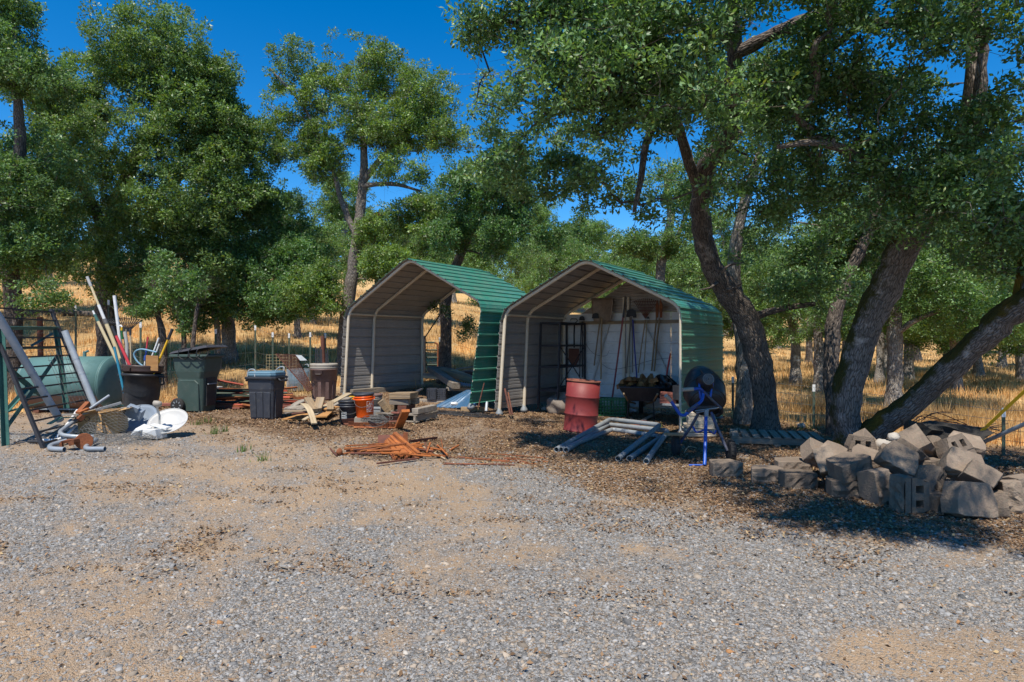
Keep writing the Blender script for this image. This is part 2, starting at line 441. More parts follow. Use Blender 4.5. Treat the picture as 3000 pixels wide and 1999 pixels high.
GR = (12, 1, 1)
WG = (0.08, 1, 1)
MT = dict(
    wood_gray=mat('weathered_wood', (.29, .245, .19), (.16, .132, .105), 34, .85, bump=.5, bscale=60, stretch=WG, c3=(.33, .295, .25), c3s=9, vary=.2),
    wood_tan=mat('old_timber', (.36, .25, .14), (.22, .15, .085), 30, .8, bump=.5, bscale=55, stretch=WG, c3=(.28, .235, .18), c3s=7, vary=.15),
    wood_new=mat('pale_lumber', (.46, .36, .23), (.33, .25, .15), 26, .75, bump=.3, bscale=55, stretch=WG, vary=.12),
    plywood=mat('plywood', (.45, .24, .085), (.33, .16, .055), 18, .75, bump=.25, stretch=(.15, 1, 1), c3=(.25, .15, .08), c3s=5, c3amt=(.55, .75)),
    firewood=mat('split_firewood', (.34, .17, .06), (.2, .10, .04), 20, .85, bump=.5, stretch=WG, vary=.25),
    rust=mat('rusted_steel', (.26, .08, .028), (.13, .045, .022), 9, .9, bump=.4, bscale=90, c3=(.36, .14, .04), c3s=3, vary=.2),
    rust_bright=mat('bright_rust', (.42, .13, .028), (.24, .075, .022), 10, .9, bump=.4, bscale=90, c3=(.16, .055, .025), c3s=3.5, vary=.2),
    rust_dark=mat('dark_rust', (.14, .05, .032), (.075, .032, .024), 8, .85, bump=.3, bscale=80, c3=(.2, .075, .04), c3s=4),
    galv=mat('galvanised_pipe', (.42, .45, .48), (.30, .33, .36), 7, .5, .2, .12, 60, c3=(.30, .15, .08), c3s=2.5, c3amt=(.62, .75)),
    galv_dull=mat('dull_grey_pipe', (.27, .295, .31), (.20, .215, .23), 8, .6, .2, .15, 60, c3=(.27, .24, .2), c3s=4, c3amt=(.58, .8)),
    conduit=mat('grey_conduit', (.33, .36, .39), (.24, .26, .29), 8, .45, .3, .08, 60),
    pvc=mat('white_pvc', (.72, .73, .74), (.6, .6, .6), 5, .45, 0, .05, dust=(.45, .4, .33), dusta=(.5, .9)),
    pvc_gray=mat('grey_tube', (.42, .42, .41), (.34, .33, .31), 7, .6, 0, .1),
    cream=mat('cream_pole', (.60, .50, .30), (.48, .39, .23), 10, .6, 0, .1, stretch=WG, c3=(.33, .27, .18), c3s=5, c3amt=(.6, .8)),
    frame=mat('beige_frame_paint', (.62, .54, .42), (.54, .46, .35), 6, .5, 0, .08, dust=(.36, .28, .2), dusta=(.55, .85)),
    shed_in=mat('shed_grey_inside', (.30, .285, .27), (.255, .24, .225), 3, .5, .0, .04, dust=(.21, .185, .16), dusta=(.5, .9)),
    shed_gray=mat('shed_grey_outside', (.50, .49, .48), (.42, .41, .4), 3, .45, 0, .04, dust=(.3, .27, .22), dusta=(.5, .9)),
    shed_green=mat('shed_green_paint', (.035, .195, .135), (.04, .165, .12), 2.5, .42, 0, .04, dust=(.14, .22, .17), dusts=5, dusta=(.42, .85)),
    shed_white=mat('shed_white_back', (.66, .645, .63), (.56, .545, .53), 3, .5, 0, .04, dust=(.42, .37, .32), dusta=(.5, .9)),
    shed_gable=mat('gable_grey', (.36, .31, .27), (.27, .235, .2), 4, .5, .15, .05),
    green_steel=mat('green_painted_steel', (.055, .15, .13), (.035, .10, .09), 6, .5, 0, .1, c3=(.16, .09, .05), c3s=4, c3amt=(.62, .78)),
    black_steel=mat('black_painted_steel', (.03, .03, .036), (.02, .019, .021), 8, .55, 0, .15, c3=(.10, .055, .045), c3s=4, c3amt=(.58, .78)),
    tank=mat('tank_green_paint', (.095, .19, .178), (.08, .16, .15), 2.2, .55, 0, .06, c3=(.05, .11, .10), c3s=5, c3amt=(.55, .72), dust=(.25, .12, .07), dusts=3, dusta=(.68, .9)),
    tank_rust=mat('tank_bottom_rust', (.24, .10, .06), (.15, .14, .11), 3, .85, 0, .3),
    cart=mat('green_cart_plastic', (.050, .082, .072), (.040, .066, .058), 3, .5, 0, .08, 120, dust=(.12, .13, .115), dusts=7, dusta=(.5, 1.0)),
    blk=mat('black_plastic', (.026, .027, .031), (.019, .019, .022), 4, .45, 0, .08, 90, dust=(.10, .095, .09), dusts=9, dusta=(.5, 1.0)),
    slate=mat('slate_plastic', (.038, .042, .054), (.03, .033, .043), 4, .5, 0, .08, 90, dust=(.12, .115, .105), dusts=9, dusta=(.5, 1.0)),
    blklid=mat('worn_black_lid', (.028, .028, .034), (.05, .05, .058), 14, .55, 0, .12, stretch=(.2, 1, 1), dust=(.11, .10, .09), dusta=(.55, .95)),
    brown=mat('brown_plastic', (.165, .10, .085), (.14, .085, .072), 3, .5, 0, .06, dust=(.28, .21, .18), dusts=9, dusta=(.5, .95)),
    dbrown=mat('dark_brown_plastic', (.052, .03, .025), (.04, .024, .02), 4, .45, 0, .06),
    beige=mat('beige_plastic', (.34, .30, .25), (.28, .25, .21), 4, .55, 0, .06),
    bluelid=mat('blue_grey_plastic', (.10, .19, .25), (.085, .16, .21), 3, .45, 0, .05, dust=(.24, .26, .26), dusta=(.55, .95)),
    orange=mat('orange_plastic', (.88, .115, .008), (.82, .10, .008), 3, .4, 0, .03),
    yellow=mat('yellow_plastic', (.72, .42, .02), (.62, .36, .02), 4, .42, 0, .04),
    white=mat('white_paint', (.66, .66, .65), (.58, .58, .56), 5, .5, 0, .04, dust=(.45, .42, .38), dusta=(.55, .95)),
    dish=mat('white_dish', (.47, .465, .45), (.40, .39, .37), 3, .45, 0, .02, dust=(.5, .46, .4), dusts=4, dusta=(.5, .95)),
    dish_gray=mat('grey_dish', (.22, .26, .31), (.17, .205, .25), 3, .5, 0, .04),
    red=mat('red_drum_paint', (.205, .028, .026), (.165, .026, .026), 2.2, .55, 0, .06, c3=(.29, .085, .055), c3s=2.2, c3amt=(.55, .75), dust=(.22, .075, .05), dusts=5, dusta=(.6, .85)),
    red_rust=mat('rusty_drum_rim', (.25, .085, .045), (.15, .055, .04), 9, .8, 0, .2),
    red_pole=mat('red_pole', (.55, .05, .06), (.46, .04, .05), 6, .45, 0, .04),
    red_dull=mat('dull_red_handle', (.27, .055, .055), (.2, .05, .05), 8, .6, 0, .06, stretch=WG),
    blue=mat('bright_blue_paint', (.012, .085, .42), (.012, .065, .33), 5, .35, 0, .05, c3=(.06, .07, .11), c3s=3.5, c3amt=(.56, .68)),
    blue_worn=mat('worn_blue_paint', (.05, .06, .11), (.10, .10, .11), 7, .5, .2, .1, c3=(.02, .05, .26), c3s=4, c3amt=(.5, .65)),
    mixer=mat('mixer_drum_black', (.022, .022, .025), (.014, .014, .016), 5, .42, 0, .06, dust=(.11, .10, .095), dusts=5, dusta=(.55, .95)),
    rubber=mat('rubber', (.018, .018, .019), (.028, .026, .025), 9, .8, 0, .3, 70),
    steel=mat('bare_steel', (.4, .4, .41), (.3, .3, .3), 8, .4, .85, .06),
    teal=mat('teal_pole', (.03, .22, .34), (.025, .18, .28), 6, .5, 0, .05),
    ltblue=mat('light_blue_hose', (.17, .32, .42), (.13, .25, .34), 6, .5, 0, .05),
    green_pl=mat('green_plastic', (.015, .14, .04), (.012, .11, .03), 5, .5, 0, .05),
    cobalt=mat('blue_handle', (.02, .035, .28), (.016, .03, .2), 6, .5, 0, .05),
    cardboard=mat('cardboard', (.47, .29, .13), (.40, .24, .105), 6, .85, 0, .05),
    ink=mat('dark_print', (.03, .025, .022), None, 6, .8, 0, 0),
    paper=mat('pale_label', (.26, .28, .30), (.19, .205, .22), 30, .7, 0, .02),
    whiteprint=mat('white_print', (.75, .73, .70), None, 6, .6, 0, 0),
    wire=mat('grey_wire', (.10, .10, .10), (.17, .165, .155), 20, .6, .3, 0),
    wire_dk=mat('black_wire', (.015, .015, .017), None, 20, .5, 0, 0),
    sack=mat('stained_sack', (.26, .22, .185), (.17, .14, .115), 6, .9, 0, .4, 14, c3=(.2, .165, .14), c3s=4),
    concrete=mat('concrete_block', (.185, .14, .105), (.135, .10, .077), 5, .95, 0, .45, 45, c3=(.26, .20, .15), c3s=2.5, dust=(.12, .115, .085), dusts=30, dusta=(.5, .75), vary=.26),
    concrete_lt=mat('pale_stone', (.50, .43, .34), (.40, .33, .25), 5, .9, 0, .5, 40, c3=(.31, .25, .18), c3s=2.5, vary=.12),
    brick=mat('red_paver', (.27, .095, .07), (.2, .075, .055), 8, .9, 0, .3, vary=.15),
    bluesheet=mat('blue_sheet_metal', (.045, .12, .22), (.04, .10, .185), 3, .4, .1, .04, dust=(.25, .29, .33), dusts=3, dusta=(.5, .8)),
    blackmat=mat('black_matting', (.022, .021, .02), (.034, .03, .026), 10, .9, 0, .4, 30),
    bag=mat('black_bag_plastic', (.012, .012, .013), (.018, .018, .02), 8, .35, 0, .5, 12),
    post_green=mat('green_fence_post', (.045, .085, .055), (.06, .06, .045), 9, .7, 0, .1, c3=(.13, .075, .045), c3s=5, c3amt=(.55, .75)),
    post_red=mat('orange_red_fence_post', (.42, .075, .035), (.30, .055, .03), 7, .7, 0, .1, c3=(.2, .07, .04), c3s=4, vary=.2),
    shovel=mat('worn_shovel', (.30, .22, .16), (.2, .145, .105), 6, .6, .3, .1),
    rocks=mat('pale_rock', (.42, .38, .33), (.30, .27, .24), 5, .9, 0, .5, 30, vary=.2),
)
# ------------------------------------------------------------------ ground
FIELD_X = [-40, -14, -9.5, -7.5, -5.5, -4.2, 0, 3, 4.6, 6, 7.5, 12, 40]
FIELD_Y = [6, 8.5, 10.2, 12.2, 13.8, 15.6, 17.2, 14.6, 12.6, 11.0, 8.6, 6.5, 5]

def zones(x, y):
    """gravel, leaf litter, dry field weights at a place"""
    fy = np.interp(x, FIELD_X, FIELD_Y)
    field = sst(-0.5, 0.7, (y - fy) + (fbm(x * 1.1, y * 1.1, 31, 3) - 0.5) * 2.0)
    # leaf litter under the trees on the right, round the sheds, and in thin drifts
    ly = np.interp(x, [-12, -6, -4, -1.5, 0.2, 1.0, 1.6, 2.4, 4, 8], [11.5, 10.4, 8.8, 8.2, 7.4, 6.6, 5.9, 5.2, 4.3, 3.2])
    n = fbm(x * 0.9, y * 0.9, 3, 4) - 0.5
    lit = sst(-0.9, 1.2, (y - ly) + n * 3.4)
    lit = lit * (0.45 + 0.55 * sst(0.28, 0.58, fbm(x * 1.7, y * 1.7, 17, 4) + 0.12 * sst(1, 3, x)))
    drift = sst(0.60, 0.70, fbm(x * 1.3 + 3, y * 2.6, 23, 4)) * 0.38
    lit = np.maximum(lit, drift * sst(2.5, 5, y))
    # bare tan dirt: wheel tracks on the left and scattered patches
    s = x * 0.55 + y * 0.42
    tracks = fbm(s * 1.35 + 5, (x * 0.4 - y * 0.5) * 0.45, 41, 4)
    dirt = 0.72 * sst(0.38, 0.70, tracks + 0.13 * sst(0.2, -2.0, x - 0.06 * y) - 0.16 * sst(-0.8, 1.4, x))
    dirt = np.maximum(dirt, .62 * sst(.53, .68, fbm(x * .95 + 7, y * 1.5 + 3, 131, 5)))
    ex, ey = (x + 1.45) / 0.62, (y - 6.35) / 0.5
    dirt = np.maximum(dirt, sst(1.25, 0.7, np.sqrt(ex * ex + ey * ey) + (fbm(x * 4, y * 4, 51, 3) - .5) * .9))
    ex, ey = (x - 2.3) / 0.9, (y - 3.15) / 0.42
    dirt = np.maximum(dirt, 0.8 * sst(1.2, 0.6, np.sqrt(ex * ex + ey * ey) + (fbm(x * 3, y * 3, 52, 3) - .5) * .9))
    dirt = np.clip(dirt + (fbm(x * 3.1, y * 4.2, 91, 4) - .5) * 1.1 * sst(.02, .3, dirt) * sst(1.0, .75, dirt), 0, 1)
    gravel = (1 - dirt) * (1 - 0.75 * lit) * (1 - field)
    return gravel, lit * (1 - field), field

NA, NR = 560, 190
rr_ = np.concatenate([[0.0], np.geomspace(0.6, 700, NR)])
aa_ = np.linspace(0, 2 * np.pi, NA, endpoint=False)
# finer rays in front of the camera
aa_ = aa_ + 0.55 * np.sin(aa_) * -1
RR, AA = np.meshgrid(rr_[1:], aa_, indexing='ij')
GX = RR * np.sin(AA + 0.0); GY = RR * np.cos(AA)
gx, gy = np.append(GX.ravel(), 0.0), np.append(GY.ravel(), 0.0)
gzv = gz(gx, gy)
zg, zl, zf = zones(gx, gy)
idx = np.arange(NR * NA).reshape(NR, NA)
nx_ = np.roll(idx, -1, axis=1)
quads = np.stack([idx[:-1], idx[1:], nx_[1:], nx_[:-1]], -1).reshape(-1, 4)
fc = [tuple(q) for q in quads.tolist()] + [(NR * NA, int(idx[0, i]), int(nx_[0, i])) for i in range(NA)]
me = bpy.data.meshes.new('ground')
me.from_pydata(np.stack([gx, gy, gzv], 1).tolist(), [], fc)
at = me.attributes.new('zone', 'FLOAT_COLOR', 'POINT')
at.data.foreach_set('color', np.stack([zg, zl, zf, np.ones_like(zg)], 1).astype(np.float32).ravel())
me.polygons.foreach_set('use_smooth', [True] * len(fc))
ground = bpy.data.objects.new('ground', me)
COL.objects.link(ground)
tag(ground, 'dusty yard of grey gravel and tan dirt running into dry golden pasture', None, None, 'structure')

def ground_mat():
    m, nt, b = nodes('yard_ground')
    L = nt.links.new
    pos = N(nt, 'NewGeometry').outputs['Position']
    z = N(nt, 'Attribute'); z.attribute_name = 'zone'
    sep = N(nt, 'SeparateColor'); L(z.outputs['Color'], sep.inputs[0])
    def noise(s, d=6.0, r=.6):
        n = N(nt, 'TexNoise', Scale=s, Detail=d, Roughness=r); L(pos, n.inputs['Vector']); return n.outputs[0]
    def vor(s, feat='F1'):
        v = N(nt, 'TexVoronoi', Scale=s); v.feature = feat; L(pos, v.inputs['Vector']); return v
    # tan dirt
    dirt = mixc(nt, ramp(nt, noise(1.7), .35, .65), (.40, .275, .17), (.32, .225, .145))
    dirt = mixc(nt, ramp(nt, noise(45, 4.0), .45, .75), dirt, (.40, .325, .245))
    # crushed stone
    v1 = vor(62.0); v2 = vor(140.0)
    hs = N(nt, 'SeparateColor'); L(v1.outputs['Color'], hs.inputs[0])
    st = mixc(nt, hs.outputs[0], (.125, .122, .118), (.37, .36, .345))
    st = mixc(nt, ramp(nt, hs.outputs[1], .80, .95), st, (.28, .19, .115))
    st = mixc(nt, ramp(nt, hs.outputs[2], .88, .99), st, (.42, .385, .34))
    st = mixc(nt, ramp(nt, v1.outputs['Distance'], .5, .95), st, (.12, .098, .08))
    fac_g = N(nt, 'Math', operation='ADD'); L(sep.outputs[0], fac_g.inputs[0])
    nn = N(nt, 'Math', operation='MULTIPLY_ADD'); L(noise(9, 5.0, .7), nn.inputs[0]); nn.inputs[1].default_value = 1.1; nn.inputs[2].default_value = -.55
    L(nn.outputs[0], fac_g.inputs[1])
    col = mixc(nt, ramp(nt, fac_g.outputs[0], .2, .7), dirt, st)
    # brown leaf litter
    v3 = vor(36.0)
    h3 = N(nt, 'SeparateColor'); L(v3.outputs['Color'], h3.inputs[0])
    lf = mixc(nt, h3.outputs[0], (.085, .05, .03), (.27, .165, .095))
    lf = mixc(nt, ramp(nt, h3.outputs[1], .86, .96), lf, (.42, .31, .18))
    fac_l = N(nt, 'Math', operation='ADD'); L(sep.outputs[1], fac_l.inputs[0])
    n2 = N(nt, 'Math', operation='MULTIPLY_ADD'); L(noise(14, 5.0, .7), n2.inputs[0]); n2.inputs[1].default_value = 1.2; n2.inputs[2].default_value = -.6
    L(n2.outputs[0], fac_l.inputs[1])
    col = mixc(nt, ramp(nt, fac_l.outputs[0], .3, .7), col, lf)
    # dry pasture
    stx = N(nt, 'VectorMath', operation='MULTIPLY'); L(pos, stx.inputs[0]); stx.inputs[1].default_value = (1, .45, .3)
    n4 = N(nt, 'TexNoise', Scale=5.0, Detail=9.0, Roughness=.72); L(stx.outputs[0], n4.inputs['Vector'])
    fl = mixc(nt, ramp(nt, n4.outputs[0], .35, .66), (.42, .25, .10), (.66, .45, .20))
    fl = mixc(nt, ramp(nt, noise(.22, 6.0), .45, .66), fl, (.36, .22, .095))
    col = mixc(nt, sep.outputs[2], col, fl)
    L(col, b.inputs['Base Color'])
    b.inputs['Roughness'].default_value = .93
    b.inputs['Specular IOR Level'].default_value = .2
    ht = N(nt, 'Math', operation='ADD'); L(v1.outputs['Distance'], ht.inputs[0]); L(v2.outputs['Distance'], ht.inputs[1])
    inv = N(nt, 'Math', operation='MULTIPLY'); L(ht.outputs[0], inv.inputs[0]); inv.inputs[1].default_value = -1.0
    ad = N(nt, 'Math', operation='MULTIPLY_ADD'); L(noise(22, 6.0, .7), ad.inputs[0]); ad.inputs[1].default_value = 1.5; L(inv.outputs[0], ad.inputs[2])
    bp = N(nt, 'Bump', Strength=.75, Distance=.016); L(ad.outputs[0], bp.inputs['Height']); L(bp.outputs[0], b.inputs['Normal'])
    return m
me.materials.append(ground_mat())

def col_mat(name, rough=.9, spec=.2, trans=0.0, tcol=None):
    """colour comes piece by piece from the mesh"""
    m, nt, b = nodes(name)
    a = N(nt, 'Attribute'); a.attribute_name = 'Col'
    nt.links.new(a.outputs['Color'], b.inputs['Base Color'])
    b.inputs['Roughness'].default_value = rough
    b.inputs['Specular IOR Level'].default_value = spec
    if trans:
        t = N(nt, 'BsdfTranslucent')
        hs = N(nt, 'HueSaturation'); hs.inputs['Saturation'].default_value = 1.2; hs.inputs['Value'].default_value = 1.6; hs.inputs['Hue'].default_value = .485
        nt.links.new(a.outputs['Color'], hs.inputs['Color']); nt.links.new(hs.outputs[0], t.inputs['Color'])
        mx = N(nt, 'MixShader'); mx.inputs[0].default_value = trans
        nt.links.new(b.outputs[0], mx.inputs[1]); nt.links.new(t.outputs[0], mx.inputs[2])
        nt.links.new(mx.outputs[0], nt.nodes['Material Output'].inputs['Surface'])
    return m

def big_mesh(name, verts, faces, colors, m, parent=None, kind='stuff', origin=None, smooth=False):
    """verts (n,3), faces (m,k) with one k, colours per vertex"""
    me = bpy.data.meshes.new(name)
    n, (fm, k) = len(verts), faces.shape
    o = np.array(ORG[parent.name]) if parent is not None else np.zeros(3)
    me.vertices.add(n)
    me.vertices.foreach_set('co', (verts - o).astype(np.float32).ravel())
    me.loops.add(fm * k)
    me.loops.foreach_set('vertex_index', faces.astype(np.int32).ravel())
    me.polygons.add(fm)
    me.polygons.foreach_set('loop_start', np.arange(0, fm * k, k, dtype=np.int32))
    if smooth:
        me.polygons.foreach_set('use_smooth', np.ones(fm, bool))
    at = me.attributes.new('Col', 'FLOAT_COLOR', 'POINT')
    c4 = np.concatenate([colors, np.ones((n, 1))], 1)
    at.data.foreach_set('color', c4.astype(np.float32).ravel())
    me.materials.append(m)
    me.update(calc_edges=True)
    me.validate()
    ob = bpy.data.objects.new(name, me)
    COL.objects.link(ob)
    if parent is not None:
        ob.parent = parent
        ORG[ob.name] = ORG[parent.name]
    if kind: ob['kind'] = kind
    return ob

def scatter_xy(n, ymin, ymax, p=1.0, umax=.92):
    """points in front of the camera, denser near it"""
    t = rng.random(n)
    y = ymin * (ymax / ymin) ** (t ** p)
    u = rng.uniform(-umax, umax, n)
    return u * y, y

# crushed stones: angular chips
def gravel_mesh():
    x, y = scatter_xy(170000, 2.3, 8.6, .95)
    g, l, f = zones(x, y)
    keep = rng.random(len(x)) < np.clip(g * .8 + .22, 0, 1)
    x, y = x[keep], y[keep]
    n = len(x)
    s = 0.0043 * np.exp(rng.normal(0, .48, n)) * (.80 + .06 * y)
    s = np.clip(s, .003, .024)
    base = np.array([(-1, -.7, -.5), (1, -.7, -.5), (0, 1.1, -.5), (-.75, .35, .7), (.1, -.75, .7), (.7, .5, .7)])
    P = base[None] + rng.normal(0, .25, (n, 6, 3))
    P = P * np.stack([np.ones(n), rng.uniform(.5, .95, n), rng.uniform(.3, .7, n)], 1)[:, None] * s[:, None, None] * 1.35
    a = rng.uniform(0, 6.283, n); tx = rng.normal(0, .28, n)
    ca, sa = np.cos(a)[:, None], np.sin(a)[:, None]
    yy = P[:, :, 1] * np.cos(tx)[:, None] - P[:, :, 2] * np.sin(tx)[:, None]
    zz = P[:, :, 1] * np.sin(tx)[:, None] + P[:, :, 2] * np.cos(tx)[:, None]
    X = P[:, :, 0] * ca - yy * sa + x[:, None]
    Yv = P[:, :, 0] * sa + yy * ca + y[:, None]
    Z = zz + (gz(x, y) + s * .08)[:, None]
    verts = np.stack([X, Yv, Z], -1).reshape(-1, 3)
    fb = np.array([(3, 4, 5), (0, 1, 4), (1, 2, 5), (2, 0, 3), (0, 4, 3), (1, 5, 4), (2, 3, 5)])
    faces = (fb[None] + 6 * np.arange(n)[:, None, None]).reshape(-1, 3)
    v = rng.random(n)
    tone = (.10 + .25 * rng.beta(2.4, 2.8, n))[:, None]
    c = tone * np.array([1.02, .99, .96])
    tan = rng.random(n) < .36
    c[tan] = tone[tan] * np.array([1.22, 1.0, .78])
    pale = rng.random(n) < .012
    c[pale] = np.array([.42, .38, .33]) * rng.uniform(.8, 1.1, (pale.sum(), 1))
    dk = rng.random(n) < .10
    c[dk] *= .45
    og = rng.random(n) < .007
    c[og] = np.array([.34, .17, .07])
    cols = np.repeat(c, 6, axis=0)
    o = big_mesh('gravel', verts, faces, cols, col_mat('stone_chips', .85, .3))
    o['label'] = 'grey crushed stone gravel spread over the yard'

# curled dead oak leaves and straw
def litter_mesh():
    x, y = scatter_xy(230000, 2.4, 19, .72, .95)
    g, l, f = zones(x, y)
    keep = rng.random(len(x)) < np.clip(l * 1.15 + .02, 0, 1) * (1 - f)
    x, y = x[keep], y[keep]
    n = len(x)
    L = rng.uniform(.018, .042, n) * (.85 + .035 * y); w = L * rng.uniform(.4, .62, n)
    a = rng.uniform(0, 6.283, n); tilt = rng.normal(0, .4, n); roll = rng.normal(0, .5, n)
    straw = rng.random(n) < .12
    L[straw] *= 2.4; w[straw] = .003; tilt[straw] *= .4
    dx = np.stack([np.cos(a) * np.cos(tilt), np.sin(a) * np.cos(tilt), np.sin(tilt)], 1)
    sd = np.stack([-np.sin(a) * np.cos(roll), np.cos(a) * np.cos(roll), np.sin(roll)], 1)
    up = np.array([0, 0, 1.0])
    c0 = np.stack([x, y, gz(x, y) + .006 + rng.random(n) * .012], 1)
    curl = (rng.uniform(.0, .35, n) * w)[:, None] * up
    v0 = c0 - dx * (L / 2)[:, None]; v1 = c0 + dx * (L / 2)[:, None]
    vl = c0 - sd * (w / 2)[:, None] + curl; vr = c0 + sd * (w / 2)[:, None] + curl
    verts = np.stack([v0, vl, v1, vr], 1).reshape(-1, 3)
    verts[:, 2] = np.maximum(verts[:, 2], gz(verts[:, 0], verts[:, 1]) + .001)
    faces = (np.array([(0, 2, 1), (0, 3, 2)])[None] + 4 * np.arange(n)[:, None, None]).reshape(-1, 3)
    t = rng.random((n, 1))
    c = (1 - t) * np.array([.10, .06, .033]) + t * np.array([.27, .165, .09])
    py_ = rng.random(n) < .05
    c[py_] = np.array([.38, .27, .14])
    gr_ = rng.random(n) < .12
    c[gr_] = np.array([.24, .20, .16])
    o = big_mesh('leaf_litter', verts, faces, np.repeat(c, 4, axis=0), col_mat('dead_leaves', .85, .2))
    o['label'] = 'brown fallen oak leaves drifted over the gravel'

def blades(name, label, x, y, h, w, colfn, m, lean=.35):
    n = len(x)
    a = rng.uniform(0, 6.283, n); l = rng.normal(0, lean, n) * h
    z = gz(x, y) - .01
    b = rng.uniform(0, 6.283, n)
    v0 = np.stack([x - np.cos(a) * w / 2, y - np.sin(a) * w / 2, z], 1)
    v1 = np.stack([x + np.cos(a) * w / 2, y + np.sin(a) * w / 2, z], 1)
    v2 = np.stack([x + np.cos(b) * l, y + np.sin(b) * l, z + h], 1)
    verts = np.stack([v0, v1, v2], 1).reshape(-1, 3)
    faces = (np.arange(3)[None] + 3 * np.arange(n)[:, None])
    o = big_mesh(name, verts, faces, np.repeat(colfn(n), 3, axis=0), m)
    o['label'] = label

gravel_mesh()
litter_mesh()

def straw_cols(n, x=None, y=None):
    t = rng.random((n, 1))
    c = (1 - t) * np.array([.46, .29, .12]) + t * np.array([.74, .55, .29])
    dk = rng.random(n) < .18
    c[dk] *= .6
    if x is not None:
        q = fbm(x * .55, y * .8, 201, 4)[:, None]
        c = c * (.62 + .75 * sst(.3, .7, q)) * (1 - .25 * sst(.55, .7, fbm(x * .3, y * .4, 202, 3))[:, None] * np.array([.2, .5, 1.0]))
    return c
M_STRAW = col_mat('dry_grass_blade', .8, .15, .3)
def dry_grass():
    x, y = scatter_xy(420000, 6.5, 75, .85, .98)
    g, l, f = zones(x, y)
    cl = fbm(x * 1.6, y * 1.6, 77, 3)
    keep = rng.random(len(x)) < f * sst(.30, .58, cl) * np.where(y > 35, .6, 1)
    x, y = x[keep], y[keep]; cl = cl[keep]
    n = len(x)
    near = sst(20, 12, y)
    h = rng.uniform(.08, .28, n) * (.55 + .9 * sst(.4, .7, cl))
    w = (.004 + .0009 * y) * rng.uniform(.7, 1.3, n)
    blades('dry_grass', 'golden dry summer grass covering the pasture behind the fence', x, y, h, w, lambda n: straw_cols(n, x, y), M_STRAW)
dry_grass()

def weeds():
    spots = [GC('c2', 485, 1400), GC('c2', 80, 1170), GC('c2', 305, 1230), GC('c2', 225, 1250), GC('c2', 190, 1150), GC('c2', 645, 1480), G(2355, 1258), G(2185, 1275), G(1905, 1262)]
    xs, ys, hs = [], [], []
    for i, s in enumerate(spots):
        k = 26 if i < 6 else 70
        r = .035 if i < 6 else .14
        xs.append(s.x + rng.normal(0, r, k)); ys.append(s.y + rng.normal(0, r, k)); hs.append(rng.uniform(.04, .16, k))
    x = np.concatenate(xs); y = np.concatenate(ys); h = np.concatenate(hs)
    blades('weed_tufts', 'small green weed tufts sprouting from the gravel', x, y, h, np.full(len(x), .012), lambda n: np.array([.11, .17, .045]) * rng.uniform(.7, 1.3, (n, 1)), col_mat('weed_leaf', .7, .2, .3))
weeds()
# ------------------------------------------------------------------ trees
def bark_mat(name, c1, c2, moss=None, mossamt=(.55, .7), bs=1.0):
    m, nt, b = nodes(name)
    L = nt.links.new
    vec = coords(nt, (5, 26, 26))
    v = N(nt, 'TexVoronoi', Scale=1.6 * bs); v.feature = 'DISTANCE_TO_EDGE'; L(vec, v.inputs['Vector'])
    vw = coords(nt, (1, 1, 1))
    n1 = N(nt, 'TexNoise', Scale=4.0, Detail=8.0, Roughness=.7); L(vw, n1.inputs['Vector'])
    n2 = N(nt, 'TexNoise', Scale=2.2, Detail=6.0, Roughness=.7); L(vw, n2.inputs['Vector'])
    col = mixc(nt, ramp(nt, n1.outputs[0], .35, .65), c1, c2)
    col = mixc(nt, ramp(nt, v.outputs['Distance'], .16, .0), col, tuple(q * .35 for q in c2))
    col = mixc(nt, ramp(nt, n2.outputs[0], .60, .68), col, tuple(min(q * 1.7, .6) for q in c1))
    if moss:
        nrm = N(nt, 'NewGeometry'); sp = N(nt, 'SeparateXYZ'); L(nrm.outputs['Normal'], sp.inputs[0])
        a = N(nt, 'Math', operation='MULTIPLY_ADD'); L(sp.outputs['Z'], a.inputs[0]); a.inputs[1].default_value = .42
        c = N(nt, 'Math', operation='MULTIPLY_ADD'); L(sp.outputs['X'], c.inputs[0]); c.inputs[1].default_value = -.16; L(n1.outputs[0], c.inputs[2])
        L(c.outputs[0], a.inputs[2])
        n3 = N(nt, 'TexNoise', Scale=1.3, Detail=5.0); L(vw, n3.inputs['Vector'])
        mc = mixc(nt, ramp(nt, n3.outputs[0], .58, .7), moss, (.16, .10, .015))
        col = mixc(nt, ramp(nt, a.outputs[0], *mossamt), col, mc)
    L(col, b.inputs['Base Color'])
    b.inputs['Roughness'].default_value = .95
    b.inputs['Specular IOR Level'].default_value = .15
    ad = N(nt, 'Math', operation='MULTIPLY_ADD'); L(v.outputs['Distance'], ad.inputs[0]); ad.inputs[1].default_value = 1.4; L(n1.outputs[0], ad.inputs[2])
    bp = N(nt, 'Bump', Strength=.9, Distance=.03); L(ad.outputs[0], bp.inputs['Height']); L(bp.outputs[0], b.inputs['Normal'])
    return m

BARK = bark_mat('oak_bark', (.30, .265, .235), (.18, .15, .13))
BARK_DK = bark_mat('dark_oak_bark', (.20, .165, .14), (.11, .09, .078))
BARK_MOSS = bark_mat('mossy_oak_bark', (.30, .25, .22), (.18, .15, .13), (.055, .05, .014), (.60, .74))
BARK_LT = bark_mat('pale_oak_bark', (.40, .365, .33), (.24, .21, .185))
LEAF = col_mat('oak_leaf', .45, .5, .36)
TREES = []

